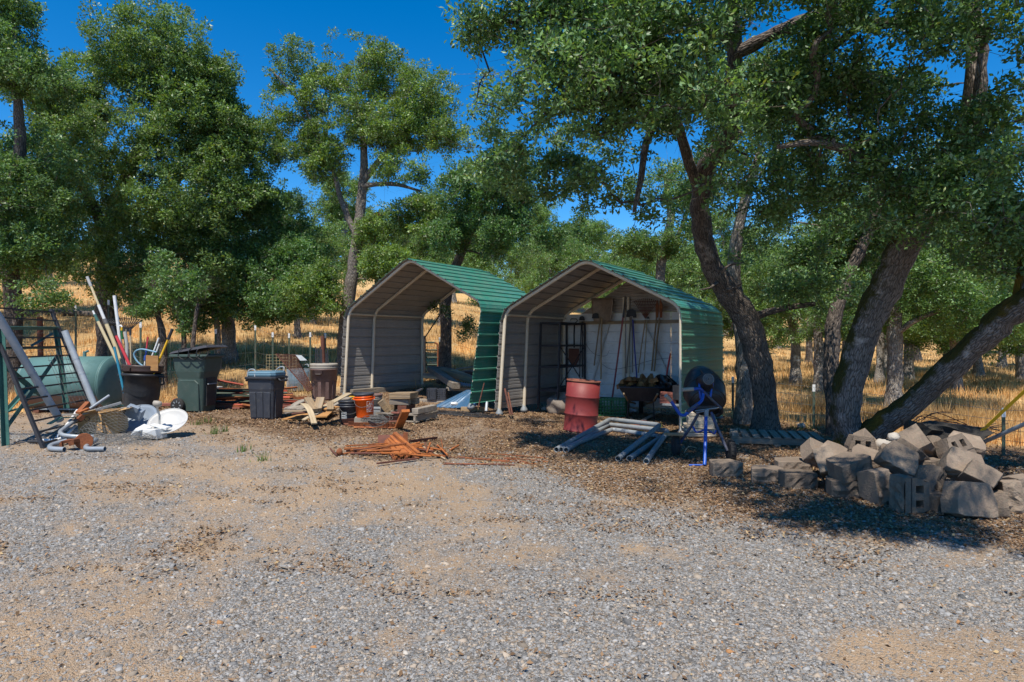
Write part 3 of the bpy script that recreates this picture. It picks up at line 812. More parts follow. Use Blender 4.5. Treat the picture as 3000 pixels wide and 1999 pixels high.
def leaf_cols(n, tint):
    t = rng.random((n, 1))
    c = (1 - t) * np.array([.070, .110, .043]) + t * np.array([.185, .240, .085])
    yl = rng.random(n) < .06
    c[yl] = np.array([.22, .21, .065]) * rng.uniform(.7, 1.2, (yl.sum(), 1))
    glint = rng.random(n) < .14  # glints on the foliage, painted as a paler colour on some leaves
    c[glint] = np.array([.24, .30, .20]) * rng.uniform(.8, 1.2, (glint.sum(), 1))
    return c * np.array(tint) * np.array([.80, .96, .74])

def leaves(cent, cdir, k, crad, L, W_, near, tint):
    """leaf faces round every cluster centre"""
    m = len(cent)
    n = m * k
    C = np.repeat(cent, k, axis=0)
    rv = rng.normal(0, 1, (n, 3)); rv /= np.linalg.norm(rv, axis=1, keepdims=True)
    rr = rng.random(n) ** .55
    sc = np.repeat(rng.uniform(.65, 1.25, m), k)
    p = C + rv * (rr * crad * sc)[:, None] * np.array([1, 1, .72])
    a = rv * .8 + rng.normal(0, .6, (n, 3)) + np.array([0, 0, .1]); a /= np.linalg.norm(a, axis=1, keepdims=True)
    nn = rng.normal(0, .62, (n, 3)) + np.array([0, -.12, .62]); nn -= a * (nn * a).sum(1, keepdims=True)
    nn /= np.linalg.norm(nn, axis=1, keepdims=True) + 1e-9
    b = np.cross(a, nn)
    l = (L * rng.uniform(.6, 1.25, n))[:, None]; w = (W_ * rng.uniform(.7, 1.2, n))[:, None]
    cols = leaf_cols(n, tint) * np.repeat(rng.uniform(.72, 1.25, m), k)[:, None]
    if near:
        v = np.stack([p, p + a * l * .5 + b * w * .5 + nn * w * .16, p + a * l, p + a * l * .5 - b * w * .5 + nn * w * .16], 1)
        fb = np.array([(0, 2, 1), (0, 3, 2)]); q = 4
    else:
        v = np.stack([p, p + a * l * .7 + b * w * .55, p + a * l - b * w * .35], 1)
        fb = np.array([(0, 1, 2)]); q = 3
    faces = (fb[None] + q * np.arange(n)[:, None, None]).reshape(-1, fb.shape[1])
    return v.reshape(-1, 3), faces, np.repeat(cols, q, axis=0)

def tree(label, trunks, blobs, bark=None, k=90, crad=.45, L=.13, Wd=.07, near=False, tint=(1, 1, 1), name='oak_tree', group=None, bare=.06, twig=.006, droop=.0, thin=.0, stubs=(), gap=.40):
    """trunks: polylines of (point, radius); blobs: (centre, (rx, ry, rz), clusters)"""
    base = Vector(trunks[0][0][0])
    mult, k, crad, twig = (4.2, int(k * .42), crad * .44, twig * .65) if near else (4.6, int(k * .44), crad * .42, twig * .6)
    L, Wd = (L * .86, Wd * .92) if near else (L * .84, Wd * .95)
    root = thing(name, label, 'tree', base, group)
    pos, par, rfix = [], [], []
    tn = 12 if near else 9
    tm = MB()
    chains = []
    for ti, tr in enumerate(trunks):
        pts = cr([q[0] for q in tr], 5)
        rs = [q[1] for q in tr]
        ri = np.interp(np.linspace(0, len(tr) - 1, len(pts)), range(len(tr)), rs)
        pts = [p + Vector(rng.normal(0, .05, 3)) * min(ri[i], .2) * (i > 1) for i, p in enumerate(pts)]
        rr = [r * (1 + rng.normal(0, .045)) for r in ri]
        if ti == 0 or tr[0][0][2] < base.z + .3:
            rr[0] *= 1.45; rr[1] *= 1.15
            pts[0] = pts[0] - Vector((0, 0, .15))
        tm.tube(pts, rr, tn, wob=.055, off=ti * 3.3)
        prev = -1
        for p, r in zip(pts, ri):
            pos.append(np.array(p)); par.append(prev); rfix.append(r); prev = len(pos) - 1
    ntr = len(pos)
    att = []
    for c, r3, nc in blobs:
        c = np.array(c)
        nc = int(nc * mult); q = rng.normal(0, 1, (nc, 3)); q /= np.linalg.norm(q, axis=1, keepdims=True)
        q *= (rng.random(nc) ** .42)[:, None]
        q = q * np.array(r3) * (1 + .16 * np.sin(q[:, :1] * 9 + c[0] * 3) * np.cos(q[:, 1:2] * 7 + c[2]))
        att.append(c + q)
    att = np.concatenate(att)
    # uneven crown: leave gaps between clumps of twigs
    fq = .95 if near else .8
    nz = .5 * vnoise(att[:, 0] * fq + att[:, 2] * .6 * fq, att[:, 1] * fq - att[:, 2] * .8 * fq, 61) + .5 * vnoise(att[:, 0] * 1.9 * fq - att[:, 2] * 1.1 * fq, att[:, 2] * 1.7 * fq + att[:, 1] * fq, 62)
    att = att[nz > gap]
    P = np.array(pos)
    hi = P[:, 2] > base.z + min(1.5, .3 * (P[:, 2].max() - base.z))
    d0 = np.array([np.min(np.linalg.norm(P[hi] - a, axis=1)) for a in att])
    order = np.argsort(d0)
    maxn = ntr + len(att) * 2
    PA = np.full((maxn, 3), 1e6); PA[:ntr] = P; PA[:ntr][~hi] = 1e6
    cnt = ntr
    tips = []
    for ai in order:
        a = att[ai]
        dv = PA[:cnt] - a
        dist = np.linalg.norm(dv, axis=1) + .5 * np.maximum(dv[:, 2], 0)
        j = int(np.argmin(dist))
        s = PA[j].copy(); d = a - s; dl = np.linalg.norm(d)
        last = j
        for t in (.5, 1.0):
            q = s + d * t
            if t < 1:
                q = q + rng.normal(0, .07, 3) * dl + np.array([0, 0, (.10 - droop) * dl * (1 - t)])
            PA[cnt] = q; par.append(last); rfix.append(0); pos.append(q); last = cnt; cnt += 1
        tips.append(cnt - 1)
    # branch radii from the tips inward
    r2 = np.zeros(cnt); kids = [[] for _ in range(cnt)]
    for i in range(ntr, cnt):
        kids[par[i]].append(i)
    for i in range(cnt - 1, ntr - 1, -1):
        if not kids[i]:
            r2[i] = twig ** 2.3
        r2[par[i]] += r2[i]
    rad_ = r2 ** (1 / 2.3)
    bm = MB()
    for i in range(ntr, cnt):
        if par[i] < ntr or kids[par[i]][0] != i:
            ch = [par[i], i]
            while kids[ch[-1]]:
                ch.append(kids[ch[-1]][0])
            rs = [float(min(rad_[q], .13)) for q in ch]
            rs[0] = rs[1]
            bm.tube([Vector(pos[q]) if q >= ntr else Vector(P[q]) for q in ch], rs, 6 if rs[0] > .02 else 3, cap=False)
    tips = np.array(tips)
    tp = np.array([pos[i] for i in tips])
    # bare dead twigs
    nb = int(len(tips) * bare * 2.4)
    for i in range(nb):
        s = Vector(pos[int(rng.integers(ntr, cnt))])
        d = Vector(rng.normal(0, 1, 3)); d.z = d.z * .5 - .35; d.normalize()
        ln = rng.uniform(.25, .7)
        m1 = s + d * ln * .5 + Vector(rng.normal(0, .06, 3)); e = m1 + (d + Vector(rng.normal(0, .35, 3))) * ln * .5
        bm.tube([s, m1, e], [twig * .8, twig * .6, twig * .3], 3, cap=False)
        bm.tube([m1, m1 + (d + Vector(rng.normal(0, .7, 3))) * ln * .4], [twig * .5, twig * .25], 3, cap=False)
    for a, b_ in stubs:
        bm.tube(cr([a, (Vector(a) + Vector(b_)) / 2 + Vector(rng.normal(0, .03, 3)), b_], 3), [.03, .026, .02, .018, .015, .012, .008][:7], 6)
    tm.build('trunk', bark or BARK, root)
    bm.build('branches', bark or BARK, root, kind='stuff')
    keep = rng.random(len(tp)) > thin
    v, f, c = leaves(tp[keep], None, k, crad, L, Wd, near, tint)
    # keep crowns clear of the camera
    big_mesh('crown', v, f, c, LEAF, root, 'stuff')
    TREES.append(root)
    return root

def tw(px, py, Y, r):
    return (W(px, py, Y), r)
def tb(px, py, Y, r):
    g = G(px, py) if Y is None else Vector(((px - CX) / F * Y, Y, gzf((px - CX) / F * Y, Y)))
    return (g, r)
def bl(px, py, Y, rx, ry, rz, n):
    return (W(px, py, Y), (rx, ry, rz), n)

# big two stemmed oak on the right
tree('mossy two stemmed oak rising behind the pile of concrete blocks',
     [[tb(2490, 1325, 8.7, .20), tw(2478, 1180, 8.7, .185), tw(2520, 1010, 8.6, .19), tw(2590, 850, 8.4, .19), tw(2668, 690, 8.1, .18), tw(2760, 540, 7.8, .16), tw(2830, 400, 7.4, .14), tw(2860, 200, 7.1, .11), tw(2840, -60, 7.0, .08)],
      [(W(2520, 1290, 8.65), .17), tw(2600, 1235, 8.4, .155), tw(2720, 1140, 8.0, .15), tw(2850, 1020, 7.5, .15), tw(2960, 915, 7.1, .15), tw(3060, 850, 6.8, .14), tw(3180, 700, 6.5, .12), tw(3220, 450, 6.3, .09), tw(3240, 150, 6.2, .06)],
      [tw(2700, 630, 8.0, .08), tw(2560, 480, 7.6, .06), tw(2400, 420, 7.2, .045), tw(2280, 430, 7.0, .03)],
      [tw(2985, 900, 7.0, .07), tw(3000, 700, 7.3, .06), tw(2930, 480, 7.5, .045)]],
     [bl(2580, 170, 7.0, .9, .8, .5, 30), bl(2760, 30, 6.5, .9, .8, .5, 30), bl(2450, 20, 7.0, .8, .7, .4, 24), bl(2650, 330, 7.2, 1.5, 1.2, 1.0, 80), bl(2850, 150, 6.4, 1.3, 1.2, .9, 80), bl(2960, 480, 6.6, 1.0, 1.0, .85, 65),
      bl(2500, 520, 7.4, 1.2, 1.0, .8, 60), bl(2750, 560, 6.8, .9, .9, .55, 40), bl(2940, 700, 7.0, .6, .7, .5, 28), bl(3200, 300, 6.2, 1.2, 1.3, 1.2, 40),
      bl(2650, -250, 6.2, 1.9, 1.5, .8, 42), (V(2.1, 2.9, 5.0), (1.2, .7, .5), 56), (V(3.6, 2.3, 5.0), (1.2, .8, .5), 50), (V(3.0, 3.3, 4.7), (1.7, .9, .55), 64), (V(5.0, 3.0, 4.5), (1.5, 1.1, .6), 56), (V(1.5, 4.2, 5.0), (.9, .6, .45), 22), (V(4.4, 4.9, 5.6), (1.6, .9, .6), 44), (V(6.5, 4.0, 5.2), (1.4, 1.3, .7), 22)],
     BARK_MOSS, 100, .33, .072, .034, True, (1.0, 1.1, 1.14), bare=.09, thin=.04, gap=.43)

# curved oak right of the sheds
tree('dark curved oak leaning over the right hand shed',
     [[tb(2246, 1278, 10.4, .215), tw(2236, 1130, 10.4, .20), tw(2205, 980, 10.3, .20), tw(2150, 880, 10.2, .20), tw(2085, 780, 10.0, .17), tw(2052, 640, 9.7, .15), tw(2066, 490, 9.2, .13), tw(2128, 405, 8.8, .115), tw(2150, 230, 8.2, .10), tw(2148, 60, 7.8, .09), tw(2140, -160, 7.5, .07)],
      [tw(2060, 600, 9.6, .08), tw(2020, 480, 9.0, .075), tw(1965, 330, 8.2, .06), tw(1900, 400, 7.8, .05), tw(1875, 540, 7.6, .035), tw(1857, 620, 7.5, .02)],
      [tw(2150, 160, 8.0, .085), tw(2250, 110, 7.7, .08), tw(2400, 50, 7.4, .08), tw(2560, 70, 7.2, .065), tw(2700, 60, 7.0, .05)],
      [tw(2190, 300, 8.4, .06), tw(2290, 240, 8.0, .06), tw(2400, 165, 7.7, .055), tw(2510, 85, 7.4, .045)],
      [tw(2140, 120, 8.0, .07), tw(1950, 40, 7.5, .06), tw(1700, 10, 7.3, .05), tw(1560, 60, 7.2, .035), tw(1440, 60, 7.2, .02)],
      [tw(2200, 930, 10.3, .07), tw(2290, 905, 10.0, .05), tw(2390, 890, 9.8, .035)],
      [tw(2000, 400, 8.8, .05), tw(1830, 300, 7.4, .045), tw(1650, 330, 7.0, .03)]],
     [bl(1650, 300, 7.1, .9, 1.3, .65, 68), bl(1880, 250, 6.9, .95, 1.3, .7, 74), bl(2080, 330, 7.0, .8, 1.1, .62, 54), bl(1560, 480, 7.8, .85, 1.1, .48, 46), bl(1790, 470, 7.5, .9, 1.1, .48, 50), bl(1800, 330, 9.8, 1.4, 1.2, .7, 50), bl(1560, 330, 9.4, 1.0, 1.0, .6, 34), bl(2040, 250, 10, 1.2, 1.2, .8, 60), bl(2150, 330, 9.2, 1.0, .9, .6, 46),
      bl(1430, 80, 7.2, .5, .5, .28, 13), bl(1620, 20, 7.0, .7, .6, .3, 24), bl(1950, 60, 6.6, 1.0, .8, .42, 44), bl(2250, 560, 8.6, .8, .8, .6, 36),
      bl(2330, 260, 7.6, .8, .8, .6, 34), bl(2140, 520, 7.6, .5, .6, .4, 24), bl(2300, 720, 9.4, .8, .9, .5, 36), bl(2380, 840, 9.6, .7, .7, .35, 24), bl(1900, 590, 8.0, .6, .6, .25, 14),
      bl(1750, 130, 6.8, .9, .8, .4, 26), bl(2230, 70, 6.9, .8, .7, .5, 28), bl(2430, 190, 7.4, .8, .8, .5, 30), bl(2130, 180, 7.4, .7, .7, .5, 24), bl(2000, -330, 6.0, 1.6, 1.2, .7, 34), bl(1600, -250, 6.4, 1.2, 1.0, .55, 22), bl(2300, -150, 6.6, 1.2, 1.2, .7, 30)],
     BARK_DK, 105, .31, .076, .035, True, (1.12, 1.2, 1.22), bare=.09, thin=.03, gap=.43,
     stubs=[(W(2110, 800, 9.9), W(2180, 770, 9.6)), (W(2100, 830, 9.9), W(2050, 850, 9.6)), (W(2130, 850, 9.9), W(2175, 830, 9.5))])

# trees beyond the right shed
tree('pale straight oak trunk just left of the dark curved oak', [[tb(2178, 1226, 11.9, .155), tw(2180, 1080, 11.9, .15), tw(2168, 930, 11.9, .14), tw(2150, 780, 11.8, .12), tw(2180, 600, 11.5, .09), tw(2230, 430, 11.5, .06)]],
     [bl(2400, 560, 12.5, 1.3, 1.2, .9, 50), bl(2250, 460, 11.5, 1.6, 1.3, 1.1, 70), bl(2080, 560, 12, 1.0, 1.0, .7, 36), bl(2300, 650, 12, 1.2, 1.0, .7, 40)], BARK_LT, 130, .43, .085, .043, tint=(.9, 1, .95))
tree('dark thin oak close behind the big mossy stem', [[tb(2448, 1275, 10.4, .125), tw(2436, 1120, 10.4, .12), tw(2440, 960, 10.4, .115), tw(2480, 820, 10.4, .10), tw(2540, 690, 10.3, .08), tw(2600, 520, 10.2, .06)]],
     [bl(2480, 740, 10.8, .9, .8, .65, 44), bl(2360, 680, 11, 1.0, .9, .6, 40), bl(2640, 560, 10.5, 1.2, 1.0, .9, 50), bl(2430, 900, 10.6, .5, .5, .5, 18)], BARK_DK, 100, .42, .09, .045, tint=(.75, .88, .85))
tree('grey upright oak seen between the two mossy stems', [[tb(2618, 1195, 14.4, .17), tw(2622, 1050, 14.4, .16), tw(2618, 900, 14.4, .15), tw(2610, 740, 14.3, .12), tw(2640, 560, 14.2, .08)], [tw(2622, 980, 14.4, .08), tw(2700, 930, 14, .06), tw(2800, 900, 13.6, .04)]],
     [bl(2760, 800, 13.6, 1.4, 1.2, .9, 66), bl(2620, 680, 14.5, 1.6, 1.2, 1.0, 60), bl(2880, 930, 13.6, 1.0, 1.0, .55, 36), bl(2500, 900, 15, 1.3, 1.1, .6, 44), bl(2900, 650, 14, 1.4, 1.2, 1.0, 50)], BARK_LT, 140, .45, .088, .045, tint=(1.0, 1.12, 1.0))
tree('bushy oak with low boughs beyond the curved oak', [[tb(2330, 1120, 21, .16), tw(2330, 1000, 21, .15), tw(2310, 880, 21, .12), tw(2350, 720, 21, .08)]],
     [bl(2300, 880, 20, 2.4, 1.6, 1.0, 80), bl(2200, 800, 20, 1.6, 1.5, 1.2, 60), bl(2400, 760, 21, 1.8, 1.5, 1.4, 60), bl(2330, 960, 19.5, 1.6, 1.2, .5, 40)], BARK_LT, 140, .48, .10, .052, tint=(1.15, 1.2, 1.0))

tree('broad low oak filling the gap beyond the leaning mossy stem', [[tb(2800, 1120, 19, .17), tw(2800, 1020, 19, .15), tw(2790, 920, 19, .12), tw(2820, 800, 19, .08)]],
     [bl(2800, 860, 18.6, 2.0, 1.4, .9, 70), bl(2920, 960, 18, 1.5, 1.2, .5, 44), bl(2680, 940, 18.6, 1.4, 1.2, .6, 44), bl(2960, 780, 18.6, 1.4, 1.2, 1.0, 50), bl(2560, 820, 19, 1.4, 1.2, .9, 44)], BARK_LT, 140, .46, .095, .05, tint=(1.1, 1.15, 1.0))
tree('dense oak between the curved oak and the mossy stem', [[tb(2400, 1110, 17.5, .15), tw(2398, 1010, 17.5, .13), tw(2390, 900, 17.5, .1), tw(2370, 780, 17.5, .07)]],
     [bl(2360, 860, 17, 1.5, 1.2, .8, 56), bl(2270, 930, 17, 1.0, 1.0, .5, 34), bl(2430, 740, 17, 1.4, 1.2, .9, 50), bl(2220, 780, 17.4, 1.1, 1.0, .8, 40), bl(2480, 950, 17, .9, .9, .4, 24)], BARK_LT, 140, .46, .095, .05, tint=(1.05, 1.12, 1.0))
# left hand side
tree('leafy oak at the far left edge above the steel rack', [[tb(30, 1070, 14.5, .2), tw(40, 900, 14.5, .18), tw(20, 650, 14.3, .15), tw(60, 400, 14, .11), tw(30, 150, 13.8, .07)]],
     [bl(60, 400, 14, 1.1, 1.0, .7, 40), bl(80, 240, 13.8, .9, 1.0, .75, 44), bl(-60, 120, 13.8, 1.2, 1.0, .9, 44), bl(60, 520, 14, 1.4, 1.2, 1.1, 80), bl(0, 780, 13.8, 1.5, 1.2, 1.0, 80), bl(130, 700, 14.5, .9, .9, .8, 36), bl(60, 860, 13.5, 1.0, .9, .45, 36), bl(20, 20, 13.8, .7, .7, .4, 16)],
     BARK_DK, 140, .44, .095, .05, tint=(.95, 1.05, 1.0), bare=.1)
tree('tall spreading oak with thick dark trunk behind the green tank', [[tb(318, 1036, 18, .30), tw(312, 940, 18, .27), tw(310, 800, 18, .25), tw(330, 640, 18, .2), tw(390, 480, 18, .16), tw(470, 330, 17.8, .11), tw(480, 150, 17.6, .06)],
      [tw(315, 700, 18, .15), tw(230, 520, 17.6, .12), tw(150, 450, 17.4, .08), tw(90, 430, 17.2, .04)], [tw(330, 650, 18, .12), tw(470, 560, 17.6, .09), tw(600, 480, 17.4, .06)]],
     [bl(460, 160, 17.5, 2.0, 1.6, 1.3, 110), bl(270, 260, 17.5, 1.7, 1.5, 1.1, 80), bl(580, 330, 17.5, 1.5, 1.4, 1.3, 80), bl(360, 440, 17, 2.4, 1.7, 1.2, 120), bl(200, 560, 17, 1.4, 1.3, 1.0, 56), bl(520, 600, 17, 1.6, 1.5, 1.2, 80),
      bl(300, 720, 17, 1.5, 1.3, .8, 56), bl(400, 820, 16.6, 1.3, 1.1, .6, 40), bl(560, 790, 17, 1.2, 1.2, .9, 46), bl(460, 890, 16.4, .7, .7, .3, 14), bl(660, 480, 17.6, 1.0, 1.0, 1.0, 46), bl(180, 330, 17.5, 1.3, 1.2, .8, 50), bl(120, 260, 17.5, 1.1, 1.1, .6, 36), bl(610, 230, 17.5, .9, 1.0, .9, 40), bl(680, 370, 17.6, .8, .9, .7, 30), bl(150, 440, 17, 1.0, 1.0, .6, 30), bl(720, 600, 17.8, .9, .9, .8, 34)],
     BARK_DK, 150, .46, .105, .056, tint=(1.05, 1.08, .95), bare=.08)
tree('oak with pale stump like trunk behind the wheeled green bin', [[tb(672, 1022, 19, .24), tw(668, 950, 19, .2), tw(640, 840, 19, .17), tw(660, 700, 19, .13), tw(700, 520, 19, .08)], [tb(636, 1060, 18, .09), tw(636, 960, 18, .085), tw(610, 860, 18, .06)]],
     [bl(750, 450, 18.8, 1.0, 1.0, 1.0, 44), bl(810, 600, 18.8, 1.1, 1.0, .8, 44), bl(880, 760, 18.4, 1.1, 1.0, .7, 40), bl(700, 560, 18.6, 1.3, 1.3, 1.3, 70), bl(640, 760, 18.4, 1.6, 1.4, 1.2, 90), bl(800, 800, 18.4, 1.2, 1.2, 1.1, 66), bl(760, 900, 18, 1.2, 1.0, .6, 44), bl(590, 900, 18, .9, .9, .6, 36), bl(860, 700, 19, .9, 1.0, .7, 30), bl(690, 420, 18.6, .8, .9, .7, 30), bl(850, 880, 17.6, .7, .8, .6, 26)],
     BARK_LT, 150, .46, .105, .056, tint=(.85, 1.0, .95), bare=.06)
tree('tall airy oak against the sky behind the left shed', [[tb(1003, 1112, 18, .2), tw(1010, 960, 18, .18), tw(1030, 820, 18, .17), tw(1046, 700, 18, .16), tw(1060, 570, 18, .13), tw(1066, 430, 18, .1), tw(1040, 280, 18, .06)],
      [tw(1048, 700, 18, .1), tw(1000, 590, 18, .08), tw(975, 500, 17.8, .06), tw(900, 330, 17.8, .04), tw(790, 200, 17.8, .02)], [tw(1064, 530, 18, .1), tw(1140, 440, 17.8, .07), tw(1230, 370, 17.6, .05), tw(1320, 390, 17.4, .02)],
      [tw(1062, 545, 18, .07), tw(1150, 540, 17.6, .06), tw(1230, 560, 17.4, .03)]],
     [bl(880, 190, 18, 1.15, 1.2, .7, 44), bl(1000, 190, 18, 1.0, 1.1, .75, 40), bl(1110, 210, 18, 1.1, 1.1, .85, 48), bl(1040, 320, 18, 2.0, 1.5, 1.0, 84), bl(850, 330, 18, 1.2, 1.2, .8, 40), bl(1250, 290, 17.6, 1.0, 1.1, .85, 42), bl(1310, 410, 17.4, .9, 1.0, .5, 28), bl(1180, 380, 17.6, 1.2, 1.2, .7, 36), bl(930, 420, 18, 1.3, 1.2, .7, 36),
      bl(780, 250, 18, .45, .6, .35, 10), bl(940, 470, 17.8, .8, .9, .6, 30), bl(1180, 500, 17.4, .9, .9, .55, 34), bl(1010, 780, 17.4, 1.0, .9, .6, 44), bl(930, 850, 17, .9, .9, .75, 46), bl(1260, 640, 17.4, 1.0, .9, .65, 36), bl(1120, 400, 18, .8, .8, .4, 22), bl(1080, 680, 17.8, .7, .7, .4, 16), bl(1180, 650, 17.4, 1.1, 1.0, .6, 40), bl(1120, 770, 17.2, 1.0, .9, .5, 34)],
     BARK, 135, .40, .095, .05, tint=(1.2, 1.2, .9), bare=.22)
tree('oak with leafy lower trunk seen through the open left shed', [[tb(1303, 1082, 17.2, .18), tw(1306, 960, 17.2, .16), tw(1310, 850, 17.2, .15), tw(1370, 700, 17, .12), tw(1440, 560, 16.6, .08)]],
     [bl(1420, 560, 15.8, 1.3, 1.2, .75, 70), bl(1560, 560, 15.6, 1.2, 1.1, .8, 60), bl(1380, 690, 16, 1.2, 1.1, .6, 56), bl(1540, 680, 15.6, 1.2, 1.0, .5, 50), bl(1640, 650, 15.4, .8, .9, .5, 30), bl(1320, 870, 16.6, .55, .5, .55, 26), bl(1345, 960, 16.4, .4, .4, .45, 14), bl(1490, 470, 15.8, .7, .8, .5, 24)],
     BARK_DK, 140, .44, .095, .05, tint=(.78, .92, .88), bare=.12)
tree('oak rising directly behind the right shed roof', [[tb(1925, 1120, 19, .17), tw(1930, 900, 19, .16), tw(1940, 760, 19, .14), tw(1965, 640, 19, .12), tw(1950, 520, 19, .07)], [tw(1938, 780, 19, .08), tw(2000, 660, 18.8, .06), tw(2030, 560, 18.6, .03)]],
     [bl(1960, 560, 18.6, 1.4, 1.1, .8, 56), bl(1880, 720, 19, 1.1, 1.0, .5, 36), bl(2020, 700, 18.6, 1.0, 1.0, .7, 40), bl(2060, 830, 18.6, .9, .9, .8, 36)], BARK_LT, 120, .43, .10, .052, tint=(1.0, 1.08, .95), bare=.15)

# slim dark stems along the fence on the left
def sapling(label, pts, blobs, k=70):
    tree(label, [pts], blobs, BARK_DK, k, .32, .10, .05, tint=(.85, 1, .95), name='young_oak', group=None, bare=.3)
sapling('slim crooked young oak right of the tool filled can', [tb(476, 1062, 15.5, .1), tw(478, 1000, 15.5, .085), tw(462, 920, 15.5, .07), tw(450, 820, 15.5, .05)], [bl(455, 800, 15.3, .6, .6, .6, 30), bl(420, 900, 15.3, .4, .4, .3, 12)])
sapling('slim leafy young oak left of the wheeled green bin', [tb(540, 1050, 15, .06), tw(538, 960, 15, .055), tw(525, 860, 15, .04), tw(520, 780, 15, .03)], [bl(530, 840, 14.8, .5, .5, .55, 26), bl(545, 940, 14.8, .25, .3, .35, 10)])
sapling('leafless leaning stem behind the wheeled green bin', [tb(556, 1042, 14.6, .055), tw(568, 980, 14.6, .05), tw(580, 890, 14.6, .035)], [bl(590, 860, 14.6, .3, .3, .2, 6)], 30)

# farther oaks: a few shapes, copied
def far_tree(name, h, spread, seed):
    b = Vector((0, 0, 0))
    tr = [[((0, 0, 0), .20), ((.1, 0, h * .25), .17), ((-.1, .1, h * .5), .13), ((.15, 0, h * .75), .08)]]
    bb = []
    for i in range(9):
        an = rng.uniform(0, 6.28); rr = rng.uniform(.2, 1) * spread
        bb.append(((rr * math.cos(an), rr * math.sin(an), h * rng.uniform(.30, .86)), (spread * .62, spread * .62, h * .15), 22))
    bb.append(((0, 0, h * .85), (spread * .6, spread * .6, h * .13), 26))
    tr = [[(Vector(p), r) for p, r in t] for t in tr]
    return tree('x', tr, bb, BARK_LT, 120, .60, .15, .075, tint=(1.1, 1.18, 1.0), name='distant_oak', bare=.1, twig=.01)
protos = [far_tree('a', 7.5, 2.6, 1), far_tree('b', 6.4, 2.9, 2), far_tree('c', 8.2, 2.5, 3)]

def dup(root, loc, rz, s, label, group):
    r = root.copy(); COL.objects.link(r)
    r.location = loc; r.rotation_euler = (0, 0, rz); r.scale = (s, s, s)
    r['label'] = label; r['group'] = group
    for ch in list(root.children):
        c = ch.copy(); COL.objects.link(c); c.parent = r
    return r

far = [  # photo x, distance, scale
    (-60, 26, 1.1), (150, 40, .8), (560, 36, .8), (690, 44, .9), (873, 25, .6), (915, 30, .7), (1010, 38, 1.0), (1120, 44, 1.0), (1200, 60, 1.2), (1290, 34, .72), (1440, 30, .8), (1500, 52, 1.0), (1610, 40, .9),
    (1720, 50, 1.1), (1800, 36, .8), (1860, 58, 1.2), (1960, 44, .9), (2045, 34, .8), (2108, 27, .8), (2200, 48, 1.0), (2370, 38, 1.0), (2480, 30, .8), (2575, 22, .8), (2592, 27, .9), (2662, 24, .85), (2690, 40, 1.1), (2770, 30, 1.0), (2868, 27, 1.0), (2935, 36, 1.1), (2990, 24, .8), (3080, 30, 1.1), (3150, 20, .9), (2800, 55, 1.3), (2430, 58, 1.3), (2600, 60, 1.4), (2280, 64, 1.4), (2960, 60, 1.4), (330, 62, .9), (620, 60, .9), (-200, 20, 1.0), (2050, 64, 1.2), (1330, 66, 1.2), (830, 56, 1.0), (480, 66, 1.0),
    (2120, 85, 2.0), (2260, 90, 2.1), (2390, 84, 1.9), (2520, 92, 2.2), (2640, 86, 2.0), (2760, 95, 2.2), (2880, 88, 2.0), (2990, 92, 2.1), (3090, 86, 2.0), (1980, 92, 1.9), (1840, 95, 2.0), (1700, 90, 1.8), (1560, 92, 1.9), (1420, 90, 1.7), (1260, 88, 1.6)]
ORD = ['first', 'second', 'third', 'fourth', 'fifth', 'sixth', 'seventh', 'eighth', 'ninth', 'tenth', 'eleventh', 'twelfth', 'thirteenth', 'fourteenth', 'fifteenth', 'sixteenth', 'seventeenth', 'eighteenth', 'nineteenth', 'twentieth'] + ['twenty ' + q for q in ('first', 'second', 'third', 'fourth', 'fifth', 'sixth', 'seventh', 'eighth', 'ninth')] + ['thirtieth']
cnt_side = {}
far.sort()
for i, (px, Y, s) in enumerate(far):
    x = (px - CX) / F * Y
    p = Vector((x, Y, gzf(x, Y) - .05))
    side = 'on the golden hillside left of the sheds' if px < 1000 else ('on the slope behind the two sheds' if px < 2100 else 'in the pasture on the right')
    lab = ORD[cnt_side.setdefault(side, 0)] + ' distant oak from the left ' + side; cnt_side[side] += 1
    if i < 3:
        o = protos[i]; o.location = p; o.rotation_euler = (0, 0, i * 2.1); o.scale = (s, s, s); o['label'] = lab; o['group'] = 'distant oaks ' + side
    else:
        dup(protos[i % 3], p, i * 1.7, s * rng.uniform(.9, 1.1), lab, 'distant oaks ' + side)
